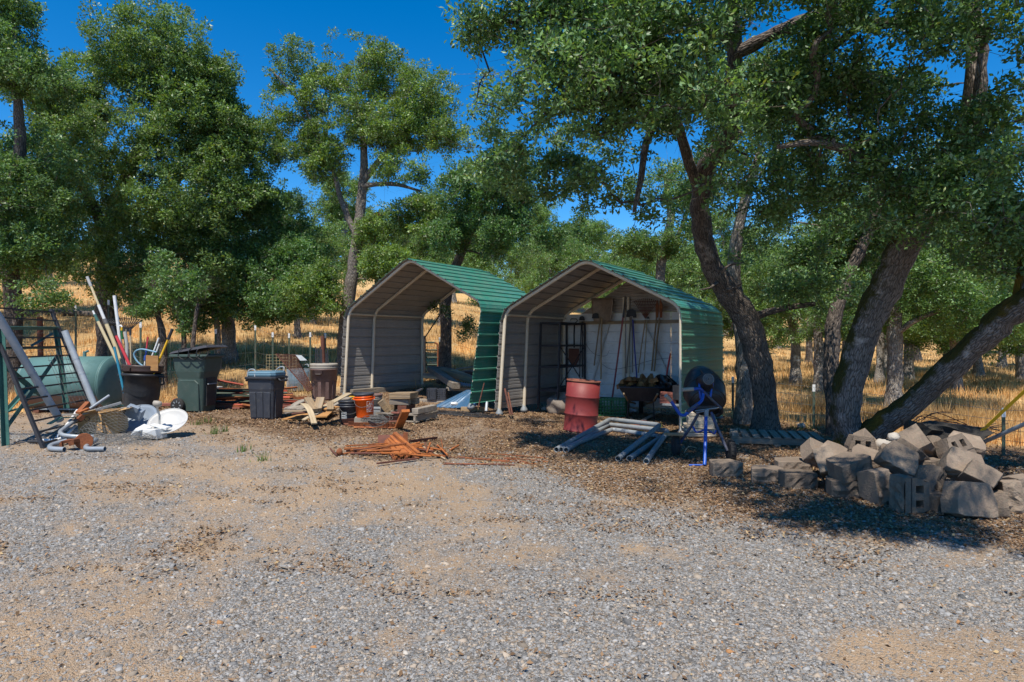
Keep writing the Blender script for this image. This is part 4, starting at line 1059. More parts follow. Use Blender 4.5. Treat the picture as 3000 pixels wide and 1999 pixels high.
# ------------------------------------------------------------------ sheds
def shed(label, A, th, Wd, zl, zr, zel, zer, za, Ln, tmid, shearL, shearR, roof_rise_bow=0.0):
    """A: left front eave corner on plan; th: turn of the facade; zl, zr: ground at the left and right legs; zel, zer: eaves; za: ridge"""
    D = Vector((math.sin(th), math.cos(th), 0)); Rv = Vector((math.cos(th), -math.sin(th), 0))
    A = Vector((A[0], A[1], 0))
    root = thing('metal_shed', label, 'shed', A + Rv * Wd / 2 + Vector((0, 0, (zl + zr) / 2)))
    def pos(a, z, t):
        f = a / Wd
        zb = zl + (zr - zl) * f; ze = zel + (zer - zel) * f
        k = (shearL * (1 - f) + shearR * f) * max(0.0, 1 - t / (Ln * .95))
        lean = -k * max(0.0, 1 - (z - zb) / (ze - zb))
        q = A + Rv * (a + lean) + D * t
        g = .07 * sst(.0, Ln, t) if False else 0
        return Vector((q.x, q.y, z))
    cs = fillet([(0, zl - .02, 0), (0, zel, 0), (Wd / 2, za, 0), (Wd, zer, 0), (Wd, zr - .02, 0)], .20, 6)
    cs = [Vector((p.x, p.y)) for p in cs]
    # arc length table
    S = [0.0]
    for i in range(1, len(cs)):
        S.append(S[-1] + (cs[i] - cs[i - 1]).length)
    def at_s(s):
        i = max(0, min(len(S) - 2, int(np.searchsorted(S, s, side='right')) - 1))
        f = (s - S[i]) / max(S[i + 1] - S[i], 1e-6)
        p = cs[i].lerp(cs[i + 1], f); d = (cs[i + 1] - cs[i]).normalized()
        return p, Vector((-d.y, d.x))          # outward normal
    tot = S[-1]
    s_e1 = next(S[i] for i in range(len(cs)) if cs[i].y > zel - .02)
    pitch = .229
    npan = int(tot // (pitch * 4)) + 1
    tl = [-.10, tmid * .5, tmid, (tmid + Ln) / 2, Ln, Ln + .05]
    for pn in range(npan):
        s0, s1 = pn * pitch * 4 + (.07 if pn == 0 else .0), min((pn + 1) * pitch * 4 + .03, tot - .07)
        if s1 - s0 < .1:
            continue
        ss = []
        k0 = int(s0 / pitch)
        for k in range(k0, int(s1 / pitch) + 2):
            for ds, h in ((0, 0), (.010, .024), (.040, .024), (.050, 0), (.105, 0), (.112, .004), (.122, .004), (.129, 0), (.17, 0), (.177, .004), (.187, .004), (.194, 0)):
                s = k * pitch + ds
                if s0 <= s <= s1:
                    ss.append((s, h))
        mid, _ = at_s((s0 + s1) / 2)
        wall_l = mid.x < Wd * .12 and mid.y < zel - .25
        wall_r = mid.x > Wd * .88 and mid.y < zer - .25
        mb = MB()
        P = []
        nn = len(ss)
        lift = .034 + .003 * (pn % 2)
        for off in (lift + .004, lift):
            for t in tl:
                for s, h in ss:
                    p, n_ = at_s(s)
                    q = p + n_ * (off + h)
                    P.append(pos(q.x, q.y, t))
        nt_ = len(tl); half = nt_ * nn
        fo = [(i * nn + j, (i + 1) * nn + j, (i + 1) * nn + j + 1, i * nn + j + 1) for i in range(nt_ - 1) for j in range(nn - 1)]
        fi = [tuple(half + q for q in f[::-1]) for f in fo]
        mb.add(P, fo, 0); o = 0
        mb.f += [list(f) for f in fi]; mb.mi += [1] * len(fi); mb.sm += [False] * len(fi)
        for i0 in (0, (nt_ - 1) * nn):
            for j in range(nn - 1):
                mb.f.append([i0 + j, i0 + j + 1, half + i0 + j + 1, half + i0 + j]); mb.mi.append(0); mb.sm.append(False)
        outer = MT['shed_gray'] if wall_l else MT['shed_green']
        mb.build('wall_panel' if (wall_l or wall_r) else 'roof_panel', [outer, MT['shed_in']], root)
    # tube frames
    for t in (0.0, tmid, Ln):
        pts = []
        for p in cs:
            pts.append(pos(p.x, p.y, t))
        mb = MB(); mb.tube(pts, .036, 8); mb.build('frame_hoop', MT['frame'], root)
        for a, z, sg in ((0, zl, 1), (Wd, zr, -1)):
            q = pos(a, z, t)
            f = MB(); f.lathe([(.085, -.04), (.08, .01), (.042, .07), (.034, .11)], 8, c=q); f.build('foot', MT['galv_dull'], root)
    for a, z in ((.05, zel - .07), (Wd - .05, zer - .07)):
        mb = MB(); mb.tube([pos(a, z, 0), pos(a, z, tmid), pos(a, z, Ln)], .024, 8); mb.build('eave_rail', MT['frame'], root)
    return root, pos, Rv, D

SA = shed('open ended metal shed with green roof and bare ground inside', (-3.77, 14.6), rad(34), 3.86, .26, .24, 2.24, 2.30, 3.30, 2.5, .8, .15, .30)
lroot, lpos, LR, LD = SA
b = MB(); b.tube([lpos(.08, 1.62, 2.5), lpos(.72, 2.36, 2.5)], .016, 6); b.build('corner_brace', MT['black_steel'], lroot)

SB = shed('metal shed with white back wall and tools hanging inside', (-.13, 12.6), rad(33), 3.56, .10, -.02, 2.14, 2.14, 3.04, 2.45, .85, .15, 0.0)
rroot, rpos, RRv, RD = SB
# back wall of the right shed: ribbed white sheets up to the eaves, fine ribbed gable above
WB = 3.56
tB = 2.43
sheets = [(0.04, 1.52), (1.53, 2.55), (2.56, 3.52)]
for a0, a1 in sheets:
    mb = MB(); z = .12; zz = []
    while z < 2.13:
        zz += [(z, 0), (z + .012, .014), (z + .034, .014), (z + .046, 0)]
        z += .229
    zz.append((2.16, 0))
    P = []
    for a in (a0, a1):
        for z, h in zz:
            q = rpos(a, z, tB) - RD * h; P.append(q)
    n = len(zz)
    mb.add(P, [(j, n + j, n + j + 1, j + 1) for j in range(n - 1)], 0)
    mb.build('back_panel', MT['shed_white'], rroot, solid=.004)
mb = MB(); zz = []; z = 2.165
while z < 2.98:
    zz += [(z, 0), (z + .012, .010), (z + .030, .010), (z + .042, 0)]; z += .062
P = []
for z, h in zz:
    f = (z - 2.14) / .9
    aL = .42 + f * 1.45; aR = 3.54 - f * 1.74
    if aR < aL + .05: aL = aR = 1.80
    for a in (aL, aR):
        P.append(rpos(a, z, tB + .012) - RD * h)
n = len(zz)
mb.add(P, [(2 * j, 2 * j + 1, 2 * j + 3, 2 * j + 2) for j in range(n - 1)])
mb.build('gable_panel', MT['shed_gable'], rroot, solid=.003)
def rw(a, z, t=2.35):
    return rpos(a, z, t)
for nm, p, q, w, m in (('tool_rail', rw(.45, 1.96, 2.36), rw(3.45, 1.96, 2.36), .07, 'wood_tan'), ('upright', rw(1.52, .1, 2.38), rw(1.52, 2.5, 2.38), .055, 'frame'), ('upright', rw(1.62, .1, 2.39), rw(1.62, 2.5, 2.39), .05, 'frame'),
                       ('diagonal_brace', rw(.62, .15, 2.375), rw(1.25, 2.2, 2.375), .035, 'shed_gray'), ('diagonal_brace', rw(2.0, 1.9, 2.375), rw(2.75, .35, 2.375), .035, 'shed_gray'), ('side_post', rw(3.46, -.02, 1.9), rw(3.46, 2.1, 1.9), .05, 'galv_dull')):
    b = MB(); b.bar(p, q, w, .03, up=tuple(RD)); b.build(nm, MT[m], rroot)

# ---- tools hung on the back wall of the right shed
def tool(name, label, cat, fn, base):
    r = thing(name, label, cat, base)
    fn(r)
    return r
def hang(c0, c1, r, m, part, root, t=2.27, n=6):
    b = MB(); b.tube([c0, (c0 + c1) / 2 + RRv * random.uniform(-.01, .01), c1], r, n); b.build(part, MT[m], root); return b
def w5(x, y, t=2.27):
    """place on the back wall plane seen at a place of a photo crop"""
    px, py = K('d5', x, y)
    d = Vector(((px - CX) / F, 1, -(py - CY) / F)); o = Vector((0, 0, EYE))
    p0 = rpos(0, 1, t); k = (p0 - o).dot(RD) / d.dot(RD)
    return o + d * k

def grain_shovel(r):
    hang(w5(822, 330), w5(745, 915), .017, 'wood_tan', 'handle', r)
    c = w5(848, 245); b = MB()
    ex, ez = RRv, Vector((0, 0, 1))
    def f(u, v):
        a = (u - .5) * 2; w = .26 * (1 - .22 * (1 - v) ** 2); lim = .27 * (1 - .10 * abs(a) ** 3 * (1 - v))
        return c + ex * (a * w) + ez * ((v - .5) * 2 * lim) - RD * (.05 * a * a) + RD * .02
    b.grid(f, 10, 8); b.build('blade', MT['shovel'], r, solid=.006)
tool('grain_shovel', 'broad scoop shovel hung blade up on the shed back wall', 'shovel', grain_shovel, w5(745, 915))
def leaf_rake(r):
    hang(w5(1365, 360), w5(1278, 1005), .014, 'wood_tan', 'handle', r)
    for i in range(13):
        a = (i - 6) / 6
        b = MB(); s = w5(1365, 350); e = w5(1370 + 148 * a, 105 + 28 * a * a)
        e2 = e - RD * .06
        b.tube([s, s.lerp(e, .5), e, e2 - Vector((0, 0, .02))], .0055, 4); b.build('tine', MT['rust_dark'], r)
    for y, wdt in ((140, 135), (180, 112), (215, 92), (250, 74)):
        b = MB(); b.bar(w5(1368 - wdt, y, 2.265), w5(1368 + wdt, y, 2.265), .012, .006, up=tuple(RD)); b.build('cross_strip', MT['rust_dark'], r)
tool('leaf_rake', 'fan shaped leaf rake hung tines up on the shed back wall', 'rake', leaf_rake, w5(1278, 1005))
def spade(r):
    hang(w5(508, 400), w5(505, 700), .02, 'black_steel', 'handle', r, t=2.3)
    b = MB(); c = w5(500, 800)
    b.prism([(-.13, .17), (.13, .17), (.13, -.08), (.06, -.2), (0, -.23), (-.06, -.2), (-.13, -.08)], c, RRv, Vector((0, 0, 1)), RD, .012); b.build('blade', MT['rust_dark'], r)
    b = MB(); b.tube([w5(460, 370), w5(470, 350), w5(530, 350), w5(545, 375), w5(508, 410)], .012, 5); b.build('grip', MT['black_steel'], r)
tool('spade', 'dark pointed spade hanging by its grip near the steel rack', 'spade', spade, w5(500, 885))
def loppers(r):
    hang(w5(1500, 330), w5(1440, 980), .019, 'wood_tan', 'handle', r); hang(w5(1535, 340), w5(1472, 985), .019, 'wood_tan', 'handle', r)
    for x in (1505, 1550):
        b = MB(); b.prism([(-.025, -.15), (.03, -.15), (.04, .1), (.0, .24), (-.03, .1)], w5(x, 250, 2.23), RRv, Vector((0, 0, 1)), RD, .02); b.build('digger_blade', MT['rust'], r)
tool('post_hole_digger', 'rusty two handled post hole digger on the shed back wall', 'digger', loppers, w5(1472, 985))
def simple(name, label, cat, a, b_, r, m, head=None, t=2.25):
    rt = thing(name, label, cat, w5(*b_, t))
    hang(w5(*a, t), w5(*b_, t), r, m, 'handle', rt)
    if head:
        hb = MB(); head(hb, rt, t)
    return rt
def hoe_head(x, y, s=.12, m='black_steel'):
    def f(hb, rt, t):
        hb.prism([(-s * .7, -s * .35), (s * .7, -s * .35), (s * .55, s * .4), (s * .2, s * .62), (-s * .2, s * .62), (-s * .55, s * .4)], w5(x, y, t - .03), RRv, Vector((0, 0, 1)), RD, .014); hb.build('head', MT[m], rt)
    return f
def saw_head(hb, rt, t):
    pts = [(1085, 330), (1100, 220), (1112, 80), (1118, 170), (1112, 340)]
    c = w5(1100, 250, t)
    poly = []
    for x, y in pts:
        q = w5(x, y, t) - c; poly.append((q.dot(RRv), q.z))
    hb.prism(poly, c, RRv, Vector((0, 0, 1)), RD, .006); hb.build('saw_blade', MT['black_steel'], rt)
simple('garden_hoe', 'long brown handled hoe beside the scoop shovel', 'hoe', (838, 345), (828, 1080), .019, 'wood_tan', hoe_head(760, 322))
simple('pole_saw', 'long dull red pole saw leaning inside the right shed', 'saw', (1095, 330), (938, 1490), .019, 'red_dull', saw_head, t=2.0)
simple('round_shovel', 'shovel with grey wooden handle hung above the wheelbarrow', 'shovel', (1192, 330), (1132, 1010), .017, 'wood_gray', hoe_head(1195, 290, .17))
simple('push_broom', 'slim broom with dark handle beside the blue handled tool', 'broom', (1198, 335), (1210, 1000), .014, 'wood_gray', hoe_head(1235, 325, .06))
simple('blue_handled_hoe', 'hoe with dark blue handle standing behind the wheelbarrow', 'hoe', (1212, 360), (1262, 1080), .016, 'cobalt', hoe_head(1160, 320, .05))
simple('thin_rake', 'thin pale wooden handled rake under the leaf rake', 'rake', (1382, 360), (1345, 972), .012, 'wood_new', hoe_head(1395, 340, .05))
simple('fork', 'garden fork with orange collar hanging left of the scoop shovel', 'fork', (600, 380), (605, 1060), .016, 'black_steel', hoe_head(598, 350, .1), t=2.3)
simple('digging_bar', 'thin dark bar hanging beside the garden fork', 'bar', (590, 400), (570, 1050), .012, 'black_steel', None, t=2.28)
simple('red_handled_shovel', 'short shovel with red handle near the right shed post', 'shovel', (1668, 770), (1605, 1150), .018, 'red_pole', hoe_head(1600, 1180, .12), t=1.9)
b = MB(); b.tube(cr([w5(600, 450), w5(640, 640), w5(740, 770), w5(880, 800), w5(930, 730)], 5), .004, 4)
b.build('loose_wire', MT['wire_dk'], None, 'thin black wire loop hanging on the white back wall', 'wire')
b = MB(); b.tube(cr([w5(830, 890), w5(960, 960), w5(1200, 920), w5(1450, 850), w5(1690, 820)], 5), .004, 4)
b.build('loose_wire', MT['wire_dk'], None, 'long sagging black wire crossing behind the hanging tools', 'wire')

# ---- steel shelf rack inside the right shed, left side
rk = thing('shelf_rack', 'dark steel shelf rack standing inside the right shed', 'rack', rpos(.55, .1, 2.0))
ra = [(.16, 1.15), (.16, 2.3), (.62, 1.15), (.62, 2.3)]
for a, t in ra:
    b = MB(); b.angle(rpos(a, .1, t), rpos(a, 1.95, t), .035, .004, tuple(RD)); b.build('upright', MT['black_steel'], rk)
for z in (.5, 1.0, 1.45, 1.93):
    for p, q in ((ra[0], ra[1]), (ra[1], ra[3]), (ra[2], ra[3]), (ra[0], ra[2])):
        b = MB(); b.bar(rpos(p[0], z, p[1]), rpos(q[0], z, q[1]), .012, .04); b.build('shelf_rail', MT['black_steel'], rk)
for z in (.5, ):
    b = MB(); b.box(rpos(.39, z + .03, 1.72), (.44, 1.12, .02), (0, 0, -33)); b.build('shelf', MT['black_steel'], rk)
for z0, z1 in ((.55, 1.45), ):
    for p, q in ((ra[2], ra[3]), (ra[3], ra[2])):
        b = MB(); b.bar(rpos(p[0], z0, p[1]), rpos(q[0], z1, q[1]), .008, .025); b.build('cross_brace', MT['black_steel'], rk)
# ladder like rack on the right
rk = thing('wall_rack', 'narrow grey steel rack at the right inside the shed', 'rack', rpos(3.3, .0, 1.2))
for t in (.55, 1.0):
    b = MB(); b.bar(rpos(3.38, -.02, t), rpos(3.38, 1.95, t), .03, .03); b.build('upright', MT['galv_dull'], rk)
for z in (.45, .9, 1.3, 1.75):
    b = MB(); b.bar(rpos(3.38, z, .55), rpos(3.38, z, 1.0), .02, .03); b.build('rung', MT['galv_dull'], rk)
b = MB(); b.box(rpos(3.3, .62, .78), (.2, .3, .26), (0, 0, -33), jit=.01); b.build('black_tub', MT['blk'], None, 'small black tub on the narrow grey rack', 'tub')

# ---- things standing in the right shed
def lump(name, label, cat, c, r3, m, seed=0, amp=.28, n=10, kind=None, parent=None, group=None):
    b = MB(); rnd = random.Random(seed)
    P = []; fs = []
    nu, nv = n, 2 * n
    ph = [rnd.uniform(0, 6.28) for _ in range(8)]
    for i in range(nu + 1):
        th = math.pi * i / nu
        for j in range(nv):
            an = 2 * math.pi * j / nv
            d = Vector((math.sin(th) * math.cos(an), math.sin(th) * math.sin(an), math.cos(th)))
            q = 1 + amp * (.5 * math.sin(3 * d.x + ph[0] + 2 * d.z) * math.cos(3.3 * d.y + ph[1]) + .35 * math.sin(6 * d.z + ph[2] + 4 * d.x) + .25 * math.sin(9 * d.y + ph[3] + 7 * d.x) + .2 * math.cos(13 * d.x + ph[4] - 9 * d.z))
            P.append(Vector(c) + Vector((d.x * r3[0] * q, d.y * r3[1] * q, max(d.z * r3[2] * q, -r3[2] * .85))))
    for i in range(nu):
        for j in range(nv):
            j2 = (j + 1) % nv
            fs.append((i * nv + j, (i + 1) * nv + j, (i + 1) * nv + j2, i * nv + j2))
    b.add(P, fs, 0, amp < .2)
    return b.build(name, MT[m], parent, label, cat, group, kind)
g = V(1.04, 13.5, gzf(1.04, 13.5))
lump('cement_sack', 'crumpled stained pale sack beside the red drum', 'sack', Vector((g.x, g.y, g.z + .20)), (.29, .26, .26), 'sack', 3, .19, 16)
g = GC('d5', 160, 1460); lump('rock', 'small pale rock left of the crumpled sack', 'rock', Vector((g.x, g.y, g.z + .03)), (.10, .07, .06), 'rocks', 5, .2)
g = GC('d5', 345, 1455); lump('rock', 'larger pale rock in front of the crumpled sack', 'rock', Vector((g.x, g.y, g.z + .04)), (.13, .09, .07), 'rocks', 8, .2)
# heap of pale gravel in the shed
g = GC('d5', 1010, 1470)
n = 900
an = rng.uniform(0, 6.28, n); q = rng.random(n) ** .6
xs = g.x + q * np.cos(an) * .46; ys = g.y + q * np.sin(an) * .3
zs = gz(xs, ys) + .11 * (1 - q) + .005
P = (np.array([(-1, -1, -1), (1, -1, -1), (1, 1, -1), (-1, 1, -1), (-.6, -.6, .8), (.6, -.6, .8), (.6, .6, .8), (-.6, .6, .8)])[None] + rng.normal(0, .25, (n, 8, 3))) * rng.uniform(.008, .02, (n, 1, 1)) + np.stack([xs, ys, zs], 1)[:, None]
fb = np.array([(4, 5, 6, 7), (0, 1, 5, 4), (1, 2, 6, 5), (2, 3, 7, 6), (3, 0, 4, 7)])
o = big_mesh('gravel_heap', P.reshape(-1, 3), (fb[None] + 8 * np.arange(n)[:, None, None]).reshape(-1, 4), np.repeat(np.array([.42, .42, .42]) * rng.uniform(.6, 1.2, (n, 1)), 8, axis=0), col_mat('pale_chips'))
tag(o, 'small heap of pale gravel in front of the green crate')

def slat_crate(name, label, c, rz, size, m, rows=4, cols=6, cat='crate'):
    """open topped plastic crate with slatted sides"""
    r = thing(name, label, cat, c)
    M = loc_m(c, rz)
    w, d, h = size
    b = MB(M); b.box((0, 0, .012), (w, d, .02)); b.build('bottom', MT[m], r)
    for nm, a, bb in (('front_side', (-w / 2, -d / 2), (w / 2, -d / 2)), ('back_side', (-w / 2, d / 2), (w / 2, d / 2)), ('left_side', (-w / 2, -d / 2), (-w / 2, d / 2)), ('right_side', (w / 2, -d / 2), (w / 2, d / 2))):
        b = MB(M)
        A_, B_ = Vector((*a, 0)), Vector((*bb, 0))
        for i in range(rows + 1):
            z = .02 + (h - .03) * i / rows
            b.bar(A_ + V(0, 0, z), B_ + V(0, 0, z), .014, .03 if i in (0, rows) else .018)
        for j in range(cols + 1):
            p = A_.lerp(B_, j / cols); b.bar(p + V(0, 0, .02), p + V(0, 0, h), .016, .016)
        b.build(nm, MT[m], r)
    return r
g = V(2.12, 12.95, gzf(2.12, 12.95))
slat_crate('green_crate', 'bright green slatted plastic crate behind the red drum', Vector((g.x, g.y + .25, g.z)), -20, (.58, .38, .36), 'green_pl', 5, 9)

# wheelbarrow heaped with split wood
g = V(2.58, 12.45, gzf(2.58, 12.45))
wbM = loc_m(Vector((g.x, g.y + .2, gzf(g.x, g.y + .2))), -12)
wb = thing('wheelbarrow', 'dark wheelbarrow with black tub loaded with firewood', 'wheelbarrow', wbM.translation)
b = MB(wbM)
tp = [(-.42, -.33, .64), (.42, -.33, .64), (.42, .36, .68), (-.42, .36, .68)]; bt = [(-.26, -.2, .36), (.28, -.2, .36), (.28, .22, .36), (-.26, .22, .36)]
P = [Vector(q) for q in tp + bt]
b.add(P, [(0, 4, 5, 1), (1, 5, 6, 2), (2, 6, 7, 3), (3, 7, 4, 0), (4, 7, 6, 5)]); b.build('tub', MT['blk'], wb, solid=.008)
b = MB(wbM); b.tube([Vector(q) for q in tp + [tp[0]]], .016, 6); b.build('rim', MT['slate'], wb)
for s in (-.24, .24):
    b = MB(wbM); b.tube([V(s * .5, .75, .22), V(s, -.1, .34), V(s * 1.3, -.75, .55)], .02, 6); b.build('handle', MT['wood_tan'], wb)
    b = MB(wbM); b.tube([V(s, -.22, .36), V(s * 1.1, -.26, .02), V(s * 1.1, -.1, .0), V(s, .12, .34)], .013, 6); b.build('leg', MT['black_steel'], wb)
b = MB(wbM @ Matrix.Translation((0, .78, .19)) @ Matrix.Rotation(rad(90), 4, 'Y')); b.lathe([(.08, -.04), (.17, -.045), (.19, -.02), (.19, .02), (.17, .045), (.08, .04)], 18); b.build('wheel', MT['rubber'], wb)
rnd = random.Random(4)
for i in range(16):
    x = -.34 + .66 * (i % 8) / 7 + rnd.uniform(-.03, .03); z = .68 + .07 * (i // 8) + rnd.uniform(0, .05)
    M2 = wbM @ loc_m(V(x, rnd.uniform(-.12, .1), z), 90 + rnd.uniform(-40, 40), rnd.uniform(-20, 20), rnd.uniform(-35, 10))
    s = rnd.uniform(.04, .06)
    b = MB(M2); b.prism([(-s, -s * .6), (s, -s * .7), (s * .5, s * .8), (-s * .3, s)], (0, 0, 0), (0, 1, 0), (0, 0, 1), (1, 0, 0), rnd.uniform(.26, .38))
    b.build('firewood', MT['firewood'], None, 'split piece of firewood heaped in the wheelbarrow', 'firewood', 'firewood in the wheelbarrow')
lump('black_bag', 'black plastic bag slumped over the right of the wheelbarrow', 'bag', wbM @ V(.46, -.02, .62), (.25, .3, .24), 'bag', 12, .32, 12)
# boards lying on the shed floor
for i, (p, q, w, m, lab) in enumerate(((GC('c8', 620, 745), GC('c8', 1060, 740), .14, 'wood_tan', 'yellowish plank lying on the ground behind the red drum'), (GC('c8', 1040, 785), GC('c8', 1130, 735), .11, 'brick', 'short reddish board on the ground in the shed'), (GC('c8', 1120, 725), GC('c8', 1290, 630), .09, 'wood_gray', 'grey board on the ground running into the shed'))):
    b = MB(); b.bar(p + V(0, 0, .02), q + V(0, 0, .02), w, .025); b.build('plank', MT[m], None, lab, 'plank', bevel=.003)
g = GC('d5', 1720, 1300)
for i in range(4):
    b = MB(); b.box(rpos(3.1, .44 + .05 * i, .75), (.30, .14, .045), (0, 0, -33 + 6 * i), jit=.006); b.build('brick', MT['brick'], None, 'reddish brick stacked on the narrow grey rack', 'brick', 'bricks on the narrow rack')
b = MB()
b.box(rpos(3.2, .40, .78), (.34, .42, .03), (0, 0, -33)); b.build('shelf', MT['galv_dull'], rk)
# ------------------------------------------------------------------ left group: steel rack, tank, bins, scrap
# green angle iron stand
c1 = lambda x, y, Y: WC('c1', x, y, Y)
st = thing('steel_stand', 'dark green angle iron stand with cross braces at the left edge', 'stand', V(-6.6, 8.2, gzf(-6.6, 8.2)))
def sbar(nm, p, q, w=.05):
    b = MB(); b.angle(p, q, w, .006, up=(0, -1, .2)); b.build(nm, MT['green_steel'], st)
sbar('post', c1(42, 1440, 7.9), c1(5, 495, 7.9), .055)
sbar('post', c1(525, 1130, 9.4), c1(440, 500, 9.4), .05)
sbar('post', c1(-420, 1420, 8.0), c1(-430, 500, 8.0), .055)
sbar('top_rail', c1(-430, 505, 7.95), c1(10, 505, 7.95), .06)
sbar('top_rail', c1(10, 505, 7.95), c1(445, 505, 9.35), .06)
sbar('middle_rail', c1(15, 660, 7.95), c1(460, 655, 9.35), .035)
sbar('lower_rail', c1(45, 1165, 7.95), c1(370, 1080, 9.4), .03)
sbar('brace', c1(20, 745, 7.92), c1(300, 985, 8.7), .06)
sbar('brace', c1(480, 700, 9.3), c1(50, 1310, 7.93), .05)
sbar('brace', c1(300, 985, 8.7), c1(440, 1100, 9.3), .05)
sbar('brace', c1(50, 1160, 7.96), c1(230, 960, 8.5), .04)
sbar('brace', c1(250, 640, 8.6), c1(420, 540, 9.2), .025)
# black barred gate panel leaning on the stand
BL_, BR_ = c1(350, 1462, 7.75), c1(815, 1320, 9.25)
TR_ = c1(402, 342, 9.45); TL_ = BL_ + (TR_ - BR_)
gt = thing('barred_panel', 'black barred steel panel leaning sideways against the green stand', 'panel', BL_)
for p, q in ((BL_, TL_), (BR_, TR_)):
    b = MB(); b.bar(p, q, .038, .04, up=(0, -1, 0)); b.build('side_rail', MT['black_steel'], gt)
nb = 14
for i in range(nb):
    t = .045 + (i / (nb - 1)) ** .98 * .93
    b = MB(); b.bar(BL_.lerp(TL_, t), BR_.lerp(TR_, t), .02, .024, up=(0, -1, 0)); b.build('crossbar', MT['black_steel'], gt)
# wire mesh remnants on the panel
wm = MB(); rnd = random.Random(2)
for i in range(9):
    t = .25 + .05 * i
    a = BL_.lerp(TL_, t); e = BR_.lerp(TR_, t)
    p = [a.lerp(e, u) + V(0, .05, rnd.uniform(-.03, .03)) for u in (.55, .68, .8, .92)]
    wm.tube(cr(p, 3), .0028, 3, cap=False)
for i in range(7):
    u = .55 + .06 * i
    p = [BL_.lerp(TL_, t).lerp(BR_.lerp(TR_, t), u) + V(rnd.uniform(-.02, .02), .05, 0) for t in (.25, .4, .55, .68)]
    wm.tube(cr(p, 3), .0028, 3, cap=False)
wm.build('wire_mesh', MT['wire'], gt, kind='stuff')
# two galvanised posts leaning on the panel
for p, q, r, lab in ((c1(478, 1225, 8.55), c1(-90, 270, 7.65), .047, 'long galvanised pipe leaning in front of the barred panel'), (c1(745, 1100, 9.0), c1(512, 515, 8.95), .043, 'shorter rusty galvanised pipe leaning right of the barred panel')):
    b = MB(); g = p.copy(); b.tube([p, p.lerp(q, .5), q], r, 14, hollow=True)
    for t in (.42, .62):
        b.tube([p.lerp(q, t - .006), p.lerp(q, t + .006)], r * 1.05, 14)
    b.build('pipe', MT['galv'], None, lab, 'pipe')

# green tank lying on its side
tk = thing('fuel_tank', 'green horizontal steel tank with rust along the bottom', 'tank', V(-7.85, 11.5, gzf(-7.85, 11.5)))
R_ = .475; yc = 11.45; zc = gzf(-7.85, yc) + .52; x1 = -7.22; x0 = -8.62
prof = [(0, -.03), (R_ * .55, -.025), (R_ * .97, -.012), (R_, .012), (R_, .03), (R_ * .998, .035)]
MTk = Matrix.Translation((x1, yc, zc)) @ Matrix.Rotation(rad(-90), 4, 'Y')
Lk = x1 - x0
b = MB(MTk); b.lathe([(R_, .03), (R_, Lk * .5), (R_, Lk - .03)], 40); b.build('shell', MT['tank'], tk)
b = MB(MTk); b.lathe(prof, 40); b.build('end_cap', MT['tank'], tk)
b = MB(MTk); b.lathe([(R_, Lk - .035), (R_ * .97, Lk + .03), (R_ * .8, Lk + .11), (R_ * .5, Lk + .16), (0, Lk + .18)], 40); b.build('end_cap', MT['tank'], tk)
b = MB(MTk); b.lathe([(R_ + .004, .012), (R_ + .011, .02), (R_ + .004, .032)], 40); b.build('seam', MT['tank'], tk)
b = MB()
for i in range(16):
    a0, a1 = rad(205 + i * 8.1), rad(205 + (i + 1) * 8.1)
    q = R_ + .003
    b.add([V(x0, yc + q * math.cos(a0), zc + q * math.sin(a0)), V(x1 - .02, yc + q * math.cos(a0), zc + q * math.sin(a0)), V(x1 - .02, yc + q * math.cos(a1), zc + q * math.sin(a1)), V(x0, yc + q * math.cos(a1), zc + q * math.sin(a1))], [(0, 1, 2, 3)], 0, True)
b.build('rust_band', MT['tank_rust'], tk)
for x in (x0 + .25, x1 - .25):
    b = MB(); b.box(V(x, yc, zc - R_ - .04), (.1, .7, .16)); b.build('saddle', MT['rust_dark'], tk)
b = MB(); b.tube([V(-7.75, yc, zc + R_ - .02), V(-7.75, yc, zc + R_ + .09)], .03, 10); b.tube([V(-7.75, yc, zc + R_ + .07), V(-7.68, yc, zc + R_ + .10)], .02, 8); b.build('filler_neck', MT['tank'], tk)
b = MB(loc_m(V(-8.02, yc, zc + R_ - .005))); b.lathe([(.033, 0), (.033, .10), (.028, .115)], 14); o = thing('spray_can', 'white and red can standing on the green tank', 'can', V(-8.02, yc, zc + R_)); b.build('body', MT['white'], o)
b = MB(loc_m(V(-8.02, yc, zc + R_))); b.lathe([(.0345, .01), (.0345, .05)], 14); b.build('red_band', MT['red_pole'], o)

# tool filled round can: black outer can, brown can inside
g = GC('c1', 1100, 1190); cy = 10.2; cx = (408 - CX) / F * cy; cg = V(cx, cy, gzf(cx, cy))
def handle_u(mb, M, r, z, w=.1, d=.05):
    mb.M = M; mb.tube(fillet([V(-w / 2, -r, z), V(-w / 2, -r - d, z), V(w / 2, -r - d, z), V(w / 2, -r, z)], .02), .012, 8)
can = thing('trash_can', 'black round trash can packed with long handled tools', 'trash can', cg)
Mc = loc_m(cg, 0, -2, 3)
b = MB(Mc); b.lathe([(.225, 0), (.235, .03), (.26, .35), (.268, .42), (.272, .48), (.285, .70), (.305, .70), (.312, .715), (.312, .74), (.29, .745), (.28, .72), (.27, .4), (.22, .06)], 36); b.build('body', MT['blk'], can)
for s in (0, 180):
    b = MB(); M = Mc @ Matrix.Rotation(rad(90 + s), 4, 'Z'); handle_u(b, M, .30, .70, .13, .06); b.tube(fillet([V(-.05, -.31, .70), V(-.05, -.33, .58), V(.05, -.33, .58), V(.05, -.31, .70)], .03), .012, 8); b.build('handle', MT['blk'], can)
b = MB(Mc); 
